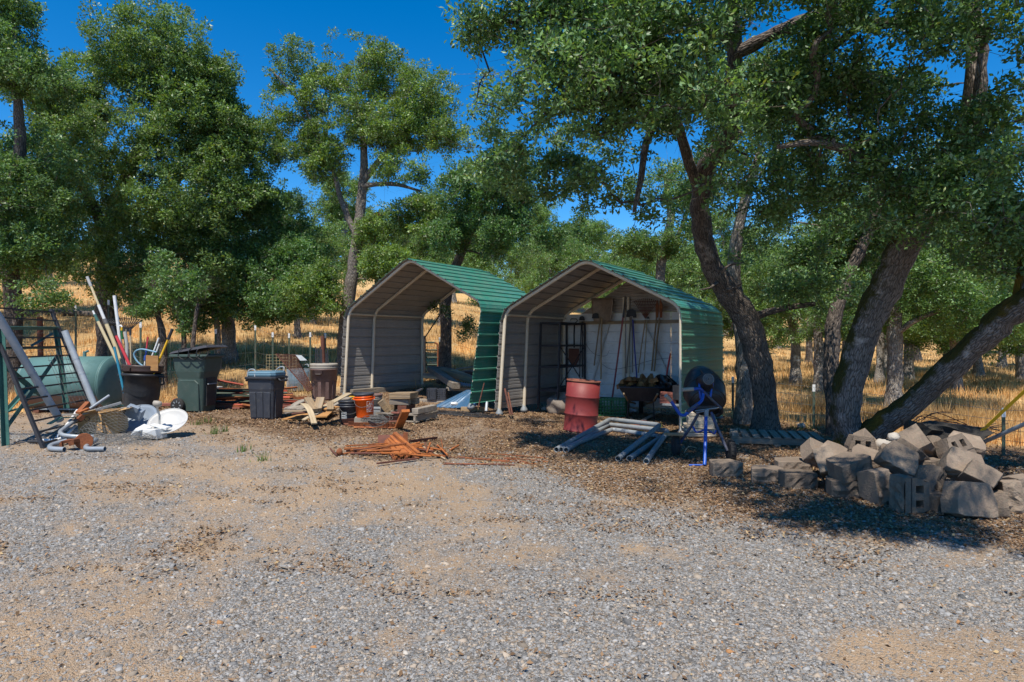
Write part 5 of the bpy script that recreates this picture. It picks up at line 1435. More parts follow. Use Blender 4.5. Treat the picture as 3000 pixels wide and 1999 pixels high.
for i in range(10):
    a0 = rad(215 + i * 11); a1 = rad(215 + (i + 1) * 11)
    z0 = .45 + .035 * math.sin(i * .62); z1 = .45 + .035 * math.sin((i + 1) * .62)
    q = .2795
    b.add([V(q * math.cos(a0), q * math.sin(a0), z0 - .035), V(q * math.cos(a1), q * math.sin(a1), z1 - .035), V(q * math.cos(a1) * 1.006, q * math.sin(a1) * 1.006, z1 + .035), V(q * math.cos(a0) * 1.006, q * math.sin(a0) * 1.006, z0 + .035)], [(0, 1, 2, 3)], 0, True)
b.build('wave_band', MT['wire_dk'], can)
can2 = thing('inner_can', 'dark brown can nested inside the black tool can', 'trash can', Mc @ V(0, 0, .3))
b = MB(Mc); b.lathe([(.22, .30), (.262, .76), (.285, .765), (.298, .78), (.298, .80), (.292, .83), (.298, .85), (.298, .875), (.285, .88), (.265, .87), (.215, .36)], 36); b.build('body', MT['dbrown'], can2)
b = MB(Mc); b.bar(V(-.12, -.305, .81), V(-.02, -.31, .81), .03, .05); b.build('clip', MT['dbrown'], can2)

def pole(name, label, cat, c, pts, Y, r, mats, cuts=None, bottom=True, dY=0.0):
    """straight handle in coloured sections: first point is the low end, which stands in the can"""
    p = [WC(c, x, y, Y + dY * i) for i, (x, y) in enumerate(pts)]
    lo = p[0] + (p[0] - p[1]).normalized() * (.45 if bottom else 0)
    P = [lo] + p[1:] if len(p) == 2 else [lo] + p[1:]
    if len(mats) == 1:
        b = MB(); b.tube(P, r, 9, smooth=True); return b.build(name, MT[mats[0][0]], None, label, cat)
    o = thing(name, label, cat, lo)
    tot = [0]
    for i in range(1, len(P)):
        tot.append(tot[-1] + (P[i] - P[i - 1]).length)
    def at(t):
        s = t * tot[-1]
        for i in range(1, len(P)):
            if s <= tot[i] + 1e-9:
                return P[i - 1].lerp(P[i], (s - tot[i - 1]) / (tot[i] - tot[i - 1]))
        return P[-1]
    t0 = 0
    for i, (m, t1, rr, pn) in enumerate(mats):
        b = MB(); b.tube([at(t0), at((t0 + t1) / 2), at(t1)], r * rr, 9); b.build(pn, MT[m], o); t0 = t1
    return o
Yc = 10.15
pole('extension_pole', 'longest cream pole slanting left from the tool can', 'pole', 'c1', [(985, 812), (690, 85)], Yc, .03, [('cream', .60, 1, 'lower_tube'), ('wire', .64, 1.15, 'wrap'), ('white', .76, .8, 'middle_tube'), ('cream', .92, .6, 'upper_tube'), ('pvc_gray', 1, .75, 'tip')])
pole('broom_handle', 'cream wooden handle beside the longest pole with green tip', 'pole', 'c1', [(955, 812), (735, 355)], Yc - .08, .024, [('cream', .87, 1, 'shaft'), ('green_steel', .955, .95, 'collar'), ('white', 1, .6, 'tip')])
pole('red_pole', 'red fibreglass handle with black end in the tool can', 'pole', 'c1', [(1035, 805), (885, 478)], Yc - .12, .023, [('red_pole', .86, 1, 'shaft'), ('blk', 1, 1.1, 'end_grip')])
pole('pvc_tube', 'upright white plastic pipe in the tool can', 'pipe', 'c1', [(975, 780), (906, 235)], Yc + .12, .026, [('pvc',)])
pole('teal_handle', 'short teal handle at the left of the tool can', 'pole', 'c1', [(942, 812), (905, 640)], Yc - .14, .019, [('teal',)])
pole('grey_stick', 'curved grey driftwood like stick in the tool can', 'stick', 'c1', [(1005, 800), (1005, 620), (990, 520)], Yc + .04, .026, [('pvc_gray',)])
pole('tan_handle', 'thin tan handle with dark end in the tool can', 'pole', 'c1', [(1038, 800), (1032, 495)], Yc + .06, .014, [('wood_new', .9, 1, 'shaft'), ('black_steel', 1, 1.3, 'end')])
pole('dark_slate_handle', 'dark slate handle between the cream and red poles', 'pole', 'c1', [(990, 800), (935, 600)], Yc, .024, [('slate',)])
pole('pale_handle', 'pale wooden handle just right of the red one', 'pole', 'c1', [(1015, 800), (985, 560)], Yc + .1, .014, [('wood_gray',)])
o = pole('hooked_cane', 'white hooked cane with yellow and green grip', 'cane', 'c1', [(972, 790), (942, 500)], Yc + .05, .015, [('pvc', .8, 1, 'shaft'), ('white', 1, 1, 'top')])
b = MB(); b.tube(cr([WC('c1', 942, 502, Yc + .05), WC('c1', 945, 478, Yc + .05), WC('c1', 958, 472, Yc + .05), WC('c1', 966, 485, Yc + .05)], 4), .013, 8); b.build('hook', MT['white'], o)
b = MB(); b.tube([WC('c1', 966, 485, Yc + .05), WC('c1', 963, 512, Yc + .05)], .017, 8); b.build('yellow_grip', MT['yellow'], o)
b = MB(); b.tube([WC('c1', 963, 512, Yc + .05), WC('c1', 970, 580, Yc + .05)], .016, 8); b.build('green_grip', MT['green_pl'], o)
pole('striped_stick', 'slim stick striped red blue and white in the tool can', 'pole', 'c1', [(1143, 800), (1172, 562)], Yc - .05, .012, [('white', .60, 1, 'white_section'), ('blue', .68, 1.9, 'blue_sleeve'), ('blue', .80, 1.1, 'blue_section'), ('red_pole', 1, 1, 'red_section')])
pole('white_stake', 'plain white stake leaning right in the tool can', 'stake', 'c1', [(1180, 780), (1258, 570)], Yc + .1, .014, [('white',)])
pole('green_tipped_stake', 'white stake with green band leaning right', 'stake', 'c1', [(1205, 780), (1262, 618)], Yc + .05, .013, [('white', .75, 1, 'shaft'), ('green_pl', .83, 1.1, 'band'), ('white', 1, 1, 'top')])
pole('yellow_handle', 'yellow handle with black grip leaning right from the tool can', 'pole', 'c1', [(1235, 810), (1366, 500)], Yc - .02, .017, [('yellow', .84, 1, 'shaft'), ('blk', 1, 1.35, 'grip')])
b = MB(); b.tube(cr([WC('c1', x, y, Yc - .1) for x, y in ((1140, 800), (1090, 760), (1062, 710), (1075, 675), (1120, 660), (1180, 670), (1240, 684))], 4), .014, 8); b.build('hose_loop', MT['ltblue'], None, 'light blue hose looping out of the tool can', 'hose')
b = MB(); q = WC('c1', 1205, 770, Yc - .1); b.box(q, (.185, .02, .24), (4, 3, 6)); b.build('board_offcut', MT['plywood'], None, 'square brown board offcut standing in the tool can', 'board')
rr0 = thing('garden_rake', 'black leaf rake head upside down above the tool can', 'rake', WC('c1', 1000, 790, Yc + .15))
b = MB(); b.tube([WC('c1', 1000, 830, Yc + .15), WC('c1', 1000, 500, Yc + .15)], .014, 8); b.build('handle', MT['wood_gray'], rr0)
for i in range(15):
    a = (i - 7) / 7
    e = WC('c1', 985 + 140 * a, 408 + 18 * abs(a), Yc + .15); s = WC('c1', 1000 + 20 * a, 520, Yc + .15)
    b = MB(); b.tube([s, s.lerp(e, .6) + V(0, 0, .01), e, e + V(0, -.04, -.01)], .0075, 4); b.build('tine', MT['blk'], rr0)
b = MB(); b.bar(WC('c1', 768, 452, Yc + .14), WC('c1', 1110, 452, Yc + .14), .02, .012); b.build('cross_strip', MT['black_steel'], rr0)

# wheeled green cart
g = GC('d3', 560, 1330); 
ca = V(g.x + .03, g.y + .22, 0); ca.z = gzf(ca.x, ca.y)
Ma = loc_m(ca, -11)
ct = thing('wheeled_bin', 'tall green wheeled bin with black lid askew', 'wheeled bin', ca)
def rsect(w, d, r, z, y0=0):
    return [V(sx * (w / 2) + ox, sy * (d / 2) + oy + y0, z) for sx, sy, ox, oy in ((-1, -1, r, 0), (1, -1, -r, 0), (1, -1, 0, r), (1, 1, 0, -r), (1, 1, -r, 0), (-1, 1, r, 0), (-1, 1, 0, -r), (-1, -1, 0, r))]
def loft(b, secs, cap0=True, cap1=True, mi=0, smooth=False):
    n = len(secs[0]); P = [p for s in secs for p in s]; fs = []
    for i in range(len(secs) - 1):
        for j in range(n):
            j2 = (j + 1) % n
            fs.append((i * n + j, i * n + j2, (i + 1) * n + j2, (i + 1) * n + j))
    if cap0: fs.append(tuple(range(n))[::-1])
    if cap1: fs.append(tuple((len(secs) - 1) * n + j for j in range(n)))
    b.add(P, fs, mi, smooth)
# local frame of the cart: wide side faces -y towards the camera, wheel at -x
b = MB(Ma); loft(b, [rsect(.46, .44, .05, 0, 0), rsect(.50, .46, .05, .25, 0), rsect(.53, .48, .05, .60, .0), rsect(.60, .52, .05, .72, .0), rsect(.66, .56, .05, .98, 0)]); b.build('body', MT['cart'], ct, bevel=.012)
b = MB(Ma); loft(b, [rsect(.74, .63, .06, .975), rsect(.76, .65, .06, .99), rsect(.76, .65, .06, 1.02), rsect(.73, .62, .06, 1.03)]); b.build('rim', MT['cart'], ct, bevel=.006)
b = MB(Ma)
# raised panel on the big side
loft(b, [[V(-.22, -.233, .02), V(.20, -.233, .02), V(.21, -.235, .02), V(.21, -.25, .52), V(.14, -.256, .58), V(-.16, -.256, .58), V(-.22, -.25, .52), V(-.225, -.235, .02)], [V(-.21, -.245, .03), V(.19, -.245, .03), V(.20, -.247, .03), V(.20, -.262, .51), V(.13, -.268, .57), V(-.15, -.268, .57), V(-.21, -.262, .51), V(-.215, -.247, .03)]]); b.build('side_panel', MT['cart'], ct, bevel=.006)
b = MB(Ma); b.box(V(.262, 0, .36), (.03, .24, .50)); b.build('grip_recess', MT['blk'], ct)
b = MB(Ma); b.bar(V(.30, -.12, .50), V(.30, .12, .50), .03, .02); b.build('lift_bar', MT['galv_dull'], ct)
for y in (-.285, .285):
    Mw = Ma @ Matrix.Translation((-.175, y * 1.03, .128)) @ Matrix.Rotation(rad(90), 4, 'X')
    w = thing if False else None
    b = MB(Mw); b.lathe([(.075, -.03), (.12, -.035), (.128, -.02), (.128, .02), (.12, .035), (.075, .03)], 24); wh = b.build('wheel', MT['rubber'], ct)
    b = MB(Mw); b.lathe([(.085, -.012), (.085, .012)], 20); b.build('hub_disc', MT['blk'], wh)
    for i in range(8):
        a = i * math.pi / 4
        b = MB(Mw); b.bar(V(.012 * math.cos(a), .012 * math.sin(a), .02), V(.088 * math.cos(a), .088 * math.sin(a), .026), .022, .014); b.build('spoke', MT['galv_dull'], wh)
# lid: tilted up at the far right
Ml = Ma @ Matrix.Translation((-.37, 0, 1.03)) @ Matrix.Rotation(rad(-9), 4, 'Y')
b = MB(Ml); loft(b, [[V(0, -.30, .0), V(.78, -.30, 0), V(.80, .30, 0), V(0, .30, 0)], [V(.02, -.28, .03), V(.30, -.27, .055), V(.30, .27, .055), V(.02, .28, .03)][:4] if False else [V(.05, -.26, .04), V(.74, -.25, .05), V(.76, .25, .05), V(.05, .26, .04)]]); b.build('lid', MT['blklid'], ct, bevel=.006)
for i in range(5):
    y = -.2 + .1 * i
    b = MB(Ml); b.bar(V(.08, y, .046), V(.72, y, .055), .03, .012); b.build('lid_rib', MT['blklid'], ct)
rnd = random.Random(9)
for i, lab in enumerate(('black cord looped over the front of the green bin rim', 'second black cord bulging under the bin lid', 'black hose coil showing under the bin lid at the right')):
    x = (-.08, .12, .28)[i]
    b = MB(Ma); b.tube(cr([V(x - .06, -.335, 1.0), V(x - .05, -.3, 1.12), V(x + .02, -.2, 1.14), V(x + .12, -.25, 1.08), V(x + .16, -.335, 1.02), V(x + .07, -.345, .94), V(x - .06, -.335, 1.0)], 5), .008, 5); b.build('cord', MT['wire_dk'], None, lab, 'cord')

# black rectangular bin with blue lid
g = GC('d3', 1720, 1455); ba = V(g.x + .06, g.y + .2, 0); ba.z = gzf(ba.x, ba.y)
Mb = loc_m(ba, -9)
bn = thing('rectangular_bin', 'dark slate rectangular bin with blue grey lid', 'bin', ba)
b = MB(Mb); loft(b, [rsect(.40, .36, .04, 0), rsect(.44, .40, .04, .46), rsect(.455, .415, .04, .50), rsect(.475, .43, .04, .66)]); b.build('body', MT['slate'], bn, bevel=.01)
b = MB(Mb); loft(b, [rsect(.54, .48, .05, .655), rsect(.55, .49, .05, .665), rsect(.55, .49, .05, .69), rsect(.53, .47, .05, .70)]); b.build('rim', MT['blk'], bn, bevel=.005)
for x0_, x1_ in ((-.185, -.07), (-.055, .055), (.07, .185)):
    b = MB(Mb); loft(b, [[V(x0_ * .93, -.186, .03), V(x1_ * .93, -.186, .03), V(x1_, -.207, .45), V(x0_, -.207, .45)], [V(x0_ * .93 + .006, -.194, .036), V(x1_ * .93 - .006, -.194, .036), V(x1_ - .006, -.215, .444), V(x0_ + .006, -.215, .444)]]); b.build('front_rib', MT['slate'], bn)
b = MB(Mb); b.box(V(.21, 0, .28), (.03, .22, .5)); b.build('side_rib', MT['slate'], bn)
for s in (-1, 1):
    b = MB(Mb); b.tube(fillet([V(s * .27, -.1, .66), V(s * .31, -.1, .63), V(s * .31, .1, .63), V(s * .27, .1, .66)], .02), .018, 8); b.build('handle', MT['blk'], bn)
b = MB(Mb); loft(b, [rsect(.50, .44, .06, .702), rsect(.515, .455, .06, .73), rsect(.505, .445, .06, .745), rsect(.515, .455, .06, .76), rsect(.47, .41, .06, .785)]); b.build('lid', MT['bluelid'], bn, bevel=.006)
for x, lab in ((-.14, 0), (.19, 1)):
    b = MB(Mb); b.tube(fillet([V(x - .06, -.235, .70), V(x - .06, -.2, .82), V(x + .05, -.18, .82), V(x + .07, -.235, .70)] if not lab else [V(x - .10, .12, .78), V(x - .04, .14, .85), V(x + .05, .14, .85), V(x + .05, .12, .78)], .05), .011, 7); b.build('lid_strap', MT['galv_dull'], bn)

# brown round can with beige lid and dark posts
g = GC('c2', 1150, 960); bc = V(g.x, g.y + .25, 0); bc.z = gzf(bc.x, bc.y)
Mbc = loc_m(bc)
bcn = thing('round_can', 'brown round trash can with beige lid', 'trash can', bc)
b = MB(Mbc); b.lathe([(.232, 0), (.24, .02), (.262, .40), (.282, .42), (.288, .64), (.302, .645), (.302, .665), (.28, .67)], 36); b.build('body', MT['brown'], bcn)
for i in range(10):
    a = rad(36 * i + 14)
    b = MB(Mbc); b.bar(V(.237 * math.cos(a), .237 * math.sin(a), .02), V(.263 * math.cos(a), .263 * math.sin(a), .40), .07, .014, up=(math.cos(a), math.sin(a), 0)); b.build('body_rib', MT['brown'], bcn)
b = MB(Mbc); b.lathe([(.295, .668), (.298, .70), (.285, .72), (.298, .74), (.298, .775), (.28, .785)], 36); b.build('lid', MT['beige'], bcn)
b = MB(Mbc); b.tube(fillet([V(-.09, -.29, .56), V(-.09, -.33, .56), V(.03, -.33, .56), V(.03, -.29, .56)], .02), .015, 8); b.box(V(-.03, -.30, .60), (.16, .02, .09)); b.build('handle', MT['dbrown'], bcn)
b = MB(Mbc); b.tube(cr([V(-.36, -.15, .76), V(-.28, -.22, .77), V(-.25, -.26, .72)], 4), .012, 6); b.build('latch', MT['galv_dull'], bcn)
for i, (x, top) in enumerate(((1110, 492), (1126, 515), (1148, 490), (1158, 515), (1200, 545), (1212, 508))):
    e = WC('c2', x, top, bc.y + .02 * (i % 3) - .03); s = V(e.x + .012 * (i % 2), e.y, bc.z + .70)
    b = MB(); b.bar(s, e, .028, .012, up=(0, 1, 0)); b.bar(s + V(0, .014, 0), e + V(0, .014, 0), .01, .02, up=(0, 1, 0)); b.build('steel_stake', MT['black_steel'], None, 'dark steel stake standing in the lidded brown can', 'stake', 'dark stakes in the brown can')

# rusty mesh panel leaning and galvanised mesh roll
def mesh_sheet(name, label, cat, fn, nu, nv, r, m, frame=None, fr=.014, kind=None):
    """crossed wires laid over fn(u, v)"""
    b = MB()
    for i in range(nu + 1):
        b.tube([fn(i / nu, j / 10) for j in range(11)], r, 3, cap=False)
    for j in range(nv + 1):
        b.tube([fn(i / 14, j / nv) for i in range(15)], r, 3, cap=False)
    root = thing(name, label, cat, fn(.5, 0))
    b.build('wire_grid', MT[m], root, kind='stuff')
    if frame:
        for p, q in (((0, 0), (1, 0)), ((1, 0), (1, 1)), ((1, 1), (0, 1)), ((0, 1), (0, 0))):
            f = MB(); f.bar(fn(*p), fn(*q), fr, fr); f.build('edge_bar', MT[frame], root)
    return root
Yp = 13.2
pa, pb, pc = WC('c2', 1040, 880, Yp - .5), WC('c2', 1050, 640, Yp + .1), WC('c2', 765, 555, Yp + .35)
pd = WC('c2', 770, 560, Yp + .3)
q0, q1, q2 = WC('c2', 765, 555, Yp), WC('c2', 1045, 880, Yp - .2), WC('c2', 960, 570, Yp + .3)
q3 = WC('c2', 1060, 640, Yp + .1)
def pan(u, v):
    a = q1.lerp(q0, v); c_ = WC('c2', 1085, 860, Yp + .1).lerp(WC('c2', 940, 565, Yp + .3), v)
    return a.lerp(c_, u)
mesh_sheet('mesh_screen', 'rusty fine mesh panel leaning behind the brown can', 'panel', pan, 16, 46, .0035, 'rust_dark', 'rust_dark', .016)
b = MB(); b.add([WC('c2', 935, 565, Yp + .2), WC('c2', 985, 568, Yp + .2), WC('c2', 1035, 612, Yp + .1), WC('c2', 975, 614, Yp + .1)], [(0, 1, 2, 3)]); b.build('sheet_scrap', MT['galv_dull'], None, 'grey sheet scrap lying on the rusty mesh panel', 'sheet', solid=.006)
g = G(862, 1148); rc = V(g.x + .05, g.y + .15, gzf(g.x + .05, g.y + .15))
mesh_sheet('mesh_roll', 'upright roll of galvanised wire mesh beside the rusty panel', 'mesh roll', lambda u, v: rc + V(.27 * math.cos(u * 6.283), .27 * math.sin(u * 6.283), .02 + .50 * v), 42, 16, .0035, 'galv')
b = MB(loc_m(rc)); b.lathe([(.22, .0), (.24, .49)], 24); b.build('inner_bucket', MT['bluelid'], None, 'pale blue tub standing inside the mesh roll', 'tub')
gp = G(808, 1115)
mesh_sheet('wire_grid_panel', 'pale wire grid panel standing in the dry grass', 'panel', lambda u, v: gp + V(-.25 + .7 * u, .25 * u, .72 * v - .05), 9, 9, .004, 'cream')

# pile of steel fence posts
rnd = random.Random(21)
pile_c = G(760, 1150)
cols_ = [('post_red', 'orange red'), ('post_green', 'green'), ('rust', 'rusty'), ('white', 'white painted'), ('rust_dark', 'dark brown')]
protos_p = {}
def tpost(mname, lab, p, q):
    L_ = (q - p).length
    if mname not in protos_p:
        b = MB(); b.bar(V(-.75, 0, 0), V(.75, 0, 0), .038, .006); b.bar(V(-.75, 0, .018), V(.75, 0, .018), .006, .03)
        o = b.build('fence_post', MT[mname]); protos_p[mname] = o
    else:
        o = protos_p[mname].copy(); COL.objects.link(o)
    o.location = (p + q) / 2
    d = (q - p).normalized()
    o.rotation_euler = (Matrix.Rotation(math.atan2(d.y, d.x), 4, 'Z') @ Matrix.Rotation(-math.asin(d.z), 4, 'Y') @ Matrix.Rotation(rnd.uniform(-.8, .8), 4, 'X')).to_euler()
    o.scale = (L_ / 1.5, 1, 1)
    tag(o, lab, 'fence post', 'steel fence posts piled behind the bins')
    return o
for i in range(85):
    lay = i / 85
    px = rnd.uniform(625, 870); Yp_ = rnd.uniform(11.7, 12.9)
    x_ = (px - CX) / F * Yp_; g = V(x_, Yp_, gzf(x_, Yp_))
    mname, cn = cols_[rnd.choices(range(5), (5, 3, 4, 1, 3))[0]]
    L_ = rnd.uniform(1.1, 1.75); an = rnd.gauss(-.04, .16)
    c = V(g.x, g.y, g.z + .015 + (.05 + .30 * max(0, 1 - abs(px - 690) / 150)) * rnd.random())
    tl = rnd.gauss(0, .03)
    d = V(math.cos(an), math.sin(an), tl) * L_ / 2
    p, q = c - d, c + d
    for e in (p, q):
        e.z = max(e.z, gzf(e.x, e.y) + .012)
    tpost(mname, lab=cn + ' steel fence post in the flat pile behind the bins', p=p, q=q)
for i, (x0_, y0_, x1_, y1_, mn, lab) in enumerate((('c2', 0, 0, 0, 0, 0),) if False else ((210, 780, 480, 830, 'post_red', 'bright orange red post on top of the left end of the post pile'), (245, 938, 500, 890, 'post_red', 'orange red post lowest at the front of the post pile'), (250, 885, 490, 870, 'post_green', 'green post at the front of the post pile beside the slate bin'), (775, 865, 950, 848, 'rust', 'rusty post sticking out right of the slate bin'))):
    o = tpost(mn, lab, WC('c2', x0_, y0_, 12.0), WC('c2', x1_, y1_, 12.2))
# grey block and red boards right of the green cart
g = GC('c2', 205, 1000); b = MB(loc_m(V(g.x, g.y + .1, g.z - .01), -20)); b.box((0, 0, .19), (.24, .22, .36)); b.build('concrete_pier', MT['pvc_gray'], None, 'grey concrete pier block behind the green wheeled bin', 'block', bevel=.008)
for i, (x, y, z, lab) in enumerate(((300, 1030, .02, 'lower reddish board beside the green wheeled bin'), (320, 1022, .065, 'upper reddish board stacked beside the green wheeled bin'))):
    g = GC('c2', x, y); b = MB(); b.bar(g + V(-.42, .06, z), g + V(.38, -.02, z), .2, .035, jit=.004); b.build('board', MT['brick'], None, lab, 'board', bevel=.004)
g = GC('c1', 1290, 1120); b = MB(); b.bar(g + V(-.3, 0, .05), g + V(.3, .1, .05), .14, .05); b.build('board', MT['brick'], None, 'reddish board left of the green bin wheel', 'board', bevel=.004)

# satellite dishes
def dish(label, c, nrm, R1, R2, m, arm=True):
    r = thing('satellite_dish', label, 'satellite dish', c)
    n = Vector(nrm).normalized(); ex = Vector((1, 0, 0)); ex = (ex - n * ex.dot(n)).normalized(); ey = n.cross(ex)
    b = MB()
    def f(u, v):
        a = v * 2 * math.pi; q = u
        return c + ex * (R1 * q * math.cos(a)) + ey * (R2 * q * math.sin(a)) + n * (.085 * q * q)
    b.grid(f, 8, 40); b.build('reflector', MT[m], r, solid=.006)
    b = MB(); b.tube([f(1, j / 40) for j in range(41)], .006, 6, cap=False); b.build('rim', MT[m], r)
    return r, ex, ey, n
# white dish lies leaning back, facing the sun
cW = c1(1342, 1262, 8.5)
dr, ex, ey, n_ = dish('white satellite dish facing up with its feed arm', cW, (.05, -.60, .80), .245, .235, 'dish')
h_ = c1(1245, 1095, 8.3); a0 = c1(1275, 1225, 8.5)
b = MB(); b.tube([cW - ey * .2 - ex * .05, c1(1262, 1185, 8.42), c1(1245, 1130, 8.38), h_], .015, 8); b.build('feed_arm', MT['pvc_gray'], dr)
b = MB(Matrix.Translation(h_) @ Matrix.Rotation(rad(10), 4, 'Y')); b.lathe([(.01, -.04), (.05, -.02), (.055, .015), (.045, .04), (.02, .045)], 14, squash=(1.1, .8, 2)); b.build('feed_horn', MT['beige'], dr)
cD = c1(1080, 1245, 9.1)
dr2, ex, ey, n_ = dish('grey satellite dish lying face down behind the white one', cD, (-.12, -.62, .72), .33, .28, 'dish_gray')
b = MB(); q = c1(1068, 1160, 8.95); b.box(q, (.22, .10, .16), (20, 25, 10)); b.box(q + V(.03, -.05, .06), (.12, .06, .08), (20, 25, 10)); b.build('mount_bracket', MT['dish_gray'], dr2, bevel=.006)
b = MB(); b.tube([c1(960, 1125, 9.1), c1(1110, 1108, 9.0)], .009, 6); b.tube([c1(975, 1150, 9.05), c1(1090, 1195, 8.95)], .009, 6); b.build('support_strut', MT['galv_dull'], dr2)

# cardboard box
bx_o = c1(655, 1335, 8.55)
gb = V(-5.2, 8.7, gzf(-5.2, 8.7))
bxM = loc_m(V(c1(790, 1300, 8.75).x, 8.85, gzf(-4.9, 8.85)), 10, 4, -4)
bx = thing('cardboard_box', 'open cardboard box with flaps out among the scrap', 'box', bxM.translation)
w, d, h = .50, .32, .30
for nm, P in (('front_side', [(-w/2, -d/2, 0), (w/2, -d/2, 0), (w/2, -d/2, h), (-w/2, -d/2, h)]), ('back_side', [(-w/2, d/2, 0), (w/2, d/2, 0), (w/2, d/2, h), (-w/2, d/2, h)]), ('left_side', [(-w/2, -d/2, 0), (-w/2, d/2, 0), (-w/2, d/2, h), (-w/2, -d/2, h)]), ('right_side', [(w/2, -d/2, 0), (w/2, d/2, 0), (w/2, d/2, h), (w/2, -d/2, h)]), ('bottom', [(-w/2, -d/2, .01), (w/2, -d/2, .01), (w/2, d/2, .01), (-w/2, d/2, .01)]),
              ('flap', [(-w/2, -d/2, h), (.02, -d/2, h), (.05, -d/2 - .15, h + .07), (-w/2 - .03, -d/2 - .16, h + .02)]), ('flap', [(.03, -d/2, h), (w/2, -d/2, h), (w/2 + .12, -d/2 - .12, h + .05), (.12, -d/2 - .15, h + .02)]), ('flap', [(w/2, -d/2, h), (w/2, d/2, h), (w/2 + .16, d/2, h + .01), (w/2 + .17, -d/2, h + .03)]), ('torn_strip', [(.03, -d/2 - .02, h + .02), (.06, -d/2 - .02, h + .02), (.10, -d/2 - .12, .05), (.02, -d/2 - .12, .05)])):
    b = MB(bxM); b.add([Vector(q) for q in P], [(0, 1, 2, 3)]); b.build(nm, MT['cardboard'], bx, solid=.005)
vv, ff = text_mesh('OO', .13)
b = MB(bxM); b.add([V(-.17 + x * .8, -d / 2 - .005, .225 + y * .8) for x, y, z in vv], ff); b.build('printed_letters', MT['ink'], bx)

# chicken wire heap: hexagon mesh draped in folds
def hexwire(fn, nu, nv, r):
    b = MB()
    for i in range(nu):
        for j in range(nv):
            o = .5 * (i % 2)
            u, v = (i + .0) / nu, (j + o) / nv
            p0 = fn(u, v); p1 = fn(u, v + .5 / nv); p2 = fn(u + 1 / nu, v + .0 if False else v + .75 / nv - .0)
            p3 = fn(u + 1 / nu, v - .25 / nv)
            b.tube([p0, p1], r, 3, cap=False); b.tube([p1, p2], r, 3, cap=False); b.tube([p0, p3], r, 3, cap=False)
    return b
cwr = thing('chicken_wire', 'tangled heap of grey chicken wire in front of the cardboard box', 'wire mesh', G(330, 1305))
cx_, cy_ = G(330, 1302).x, G(330, 1302).y
def drape(u, v):
    x = cx_ - .42 + .95 * u + .03 * math.sin(9 * v); a = v * 3.0
    r = .10 + .05 * math.sin(5 * u + 1) + .04 * math.sin(11 * u)
    z = gzf(x, cy_) + abs(math.sin(a)) * r * 1.3 + .02 * math.sin(23 * u + 9 * v) + .01
    return V(x, cy_ + .26 - .42 * v + .05 * math.sin(7 * u + 4 * v), max(z, gzf(x, cy_) + .005))
hexwire(drape, 22, 12, .002).build('wire_fold', MT['wire'], cwr, kind='stuff')
def drape2(u, v):
    p = drape(u * .9 + .05, v); return p + V(.05 + .03 * math.sin(17 * v), .04, .035 + .03 * math.sin(13 * u))
def arch(u, v):
    x0q = c1(665 + 330 * u, 1330, 8.5)
    z = x0q.z + .02 + (.12 + .26 * math.sin(.4 + 2.5 * u)) * v
    return V(x0q.x + .03 * math.sin(4 * v), 8.5 + .12 * v * v, z)
hexwire(arch, 11, 8, .0022).build('wire_fold', MT['wire'], cwr, kind='stuff')

# torn pale foam bundle
g = GC('c1', 1170, 1385)
b = MB(loc_m(V(g.x, g.y + .12, g.z), -14, 0, 3)); b.box((0, 0, .085), (.26, .18, .12), jit=.02); b.box((-.14, -.06, .11), (.10, .18, .11), (12, 30, 8), jit=.02); b.box((.06, .05, .17), (.24, .10, .03), (0, 8, 10), jit=.012)
b.build('foam_block', MT['white'], None, 'torn white foam block beside the white dish', 'foam block', bevel=.006)

# bent conduits and scrap
def pipe(name, label, cat, pts, r, m, k=5, n=10, hollow=True, fil=.12):
    b = MB(); b.tube(fillet(pts, fil, 6), r, n, hollow=hollow); return b.build(name, MT[m], None, label, cat)
def onG(c, x, y, h=.03):
    q = GC(c, x, y); return q + V(0, 0, h)
pipe('bent_conduit', 'large grey bent conduit curving through the scrap pile', 'conduit', [d_ for d_ in (WC('d1', 720, 870, 8.6), WC('d1', 430, 1085, 8.1), WC('d1', 480, 1140, 8.0), WC('d1', 745, 1165, 8.0), WC('d1', 1015, 1160, 8.1))], .027, 'conduit', fil=.1)
pipe('bent_conduit', 'bent grey conduit lying lowest left on the gravel', 'conduit', [onG('d1', 545, 1300, .05), onG('d1', 270, 1360, .035), onG('d1', 270, 1420, .035), onG('d1', 515, 1430, .035)], .03, 'conduit', fil=.1)
pipe('bent_conduit', 'bent grey conduit right of the rusty disc', 'conduit', [onG('d1', 1060, 1290, .06), onG('d1', 870, 1390, .035), onG('d1', 900, 1420, .035), onG('d1', 1205, 1420, .035)], .028, 'conduit', fil=.08)
pipe('white_pipe', 'thin white bent pipe with dark end in the scrap pile', 'pipe', [onG('d1', 95, 1262, .03), onG('d1', 420, 1262, .03), WC('d1', 590, 1100, 8.3), WC('d1', 700, 975, 8.6)], .018, 'pvc', fil=.1)
pipe('white_pipe', 'white striped pipe rising steeply in the scrap pile', 'pipe', [onG('d1', 380, 1225, .03), WC('d1', 560, 960, 8.4), WC('d1', 735, 715, 8.8)], .018, 'pvc', fil=.05)
pipe('grey_tube', 'grey tube pointing up right from the scrap pile', 'pipe', [WC('d1', 700, 880, 8.6), WC('d1', 900, 720, 8.8), WC('d1', 1275, 465, 9.1)], .02, 'conduit', fil=.05)
b = MB(); b.tube([c1(225, 1390, 8.0), c1(330, 1392, 8.0)], .02, 8); b.build('dark_pipe_end', MT['blk'], None, 'short black pipe end at the foot of the barred panel', 'pipe')
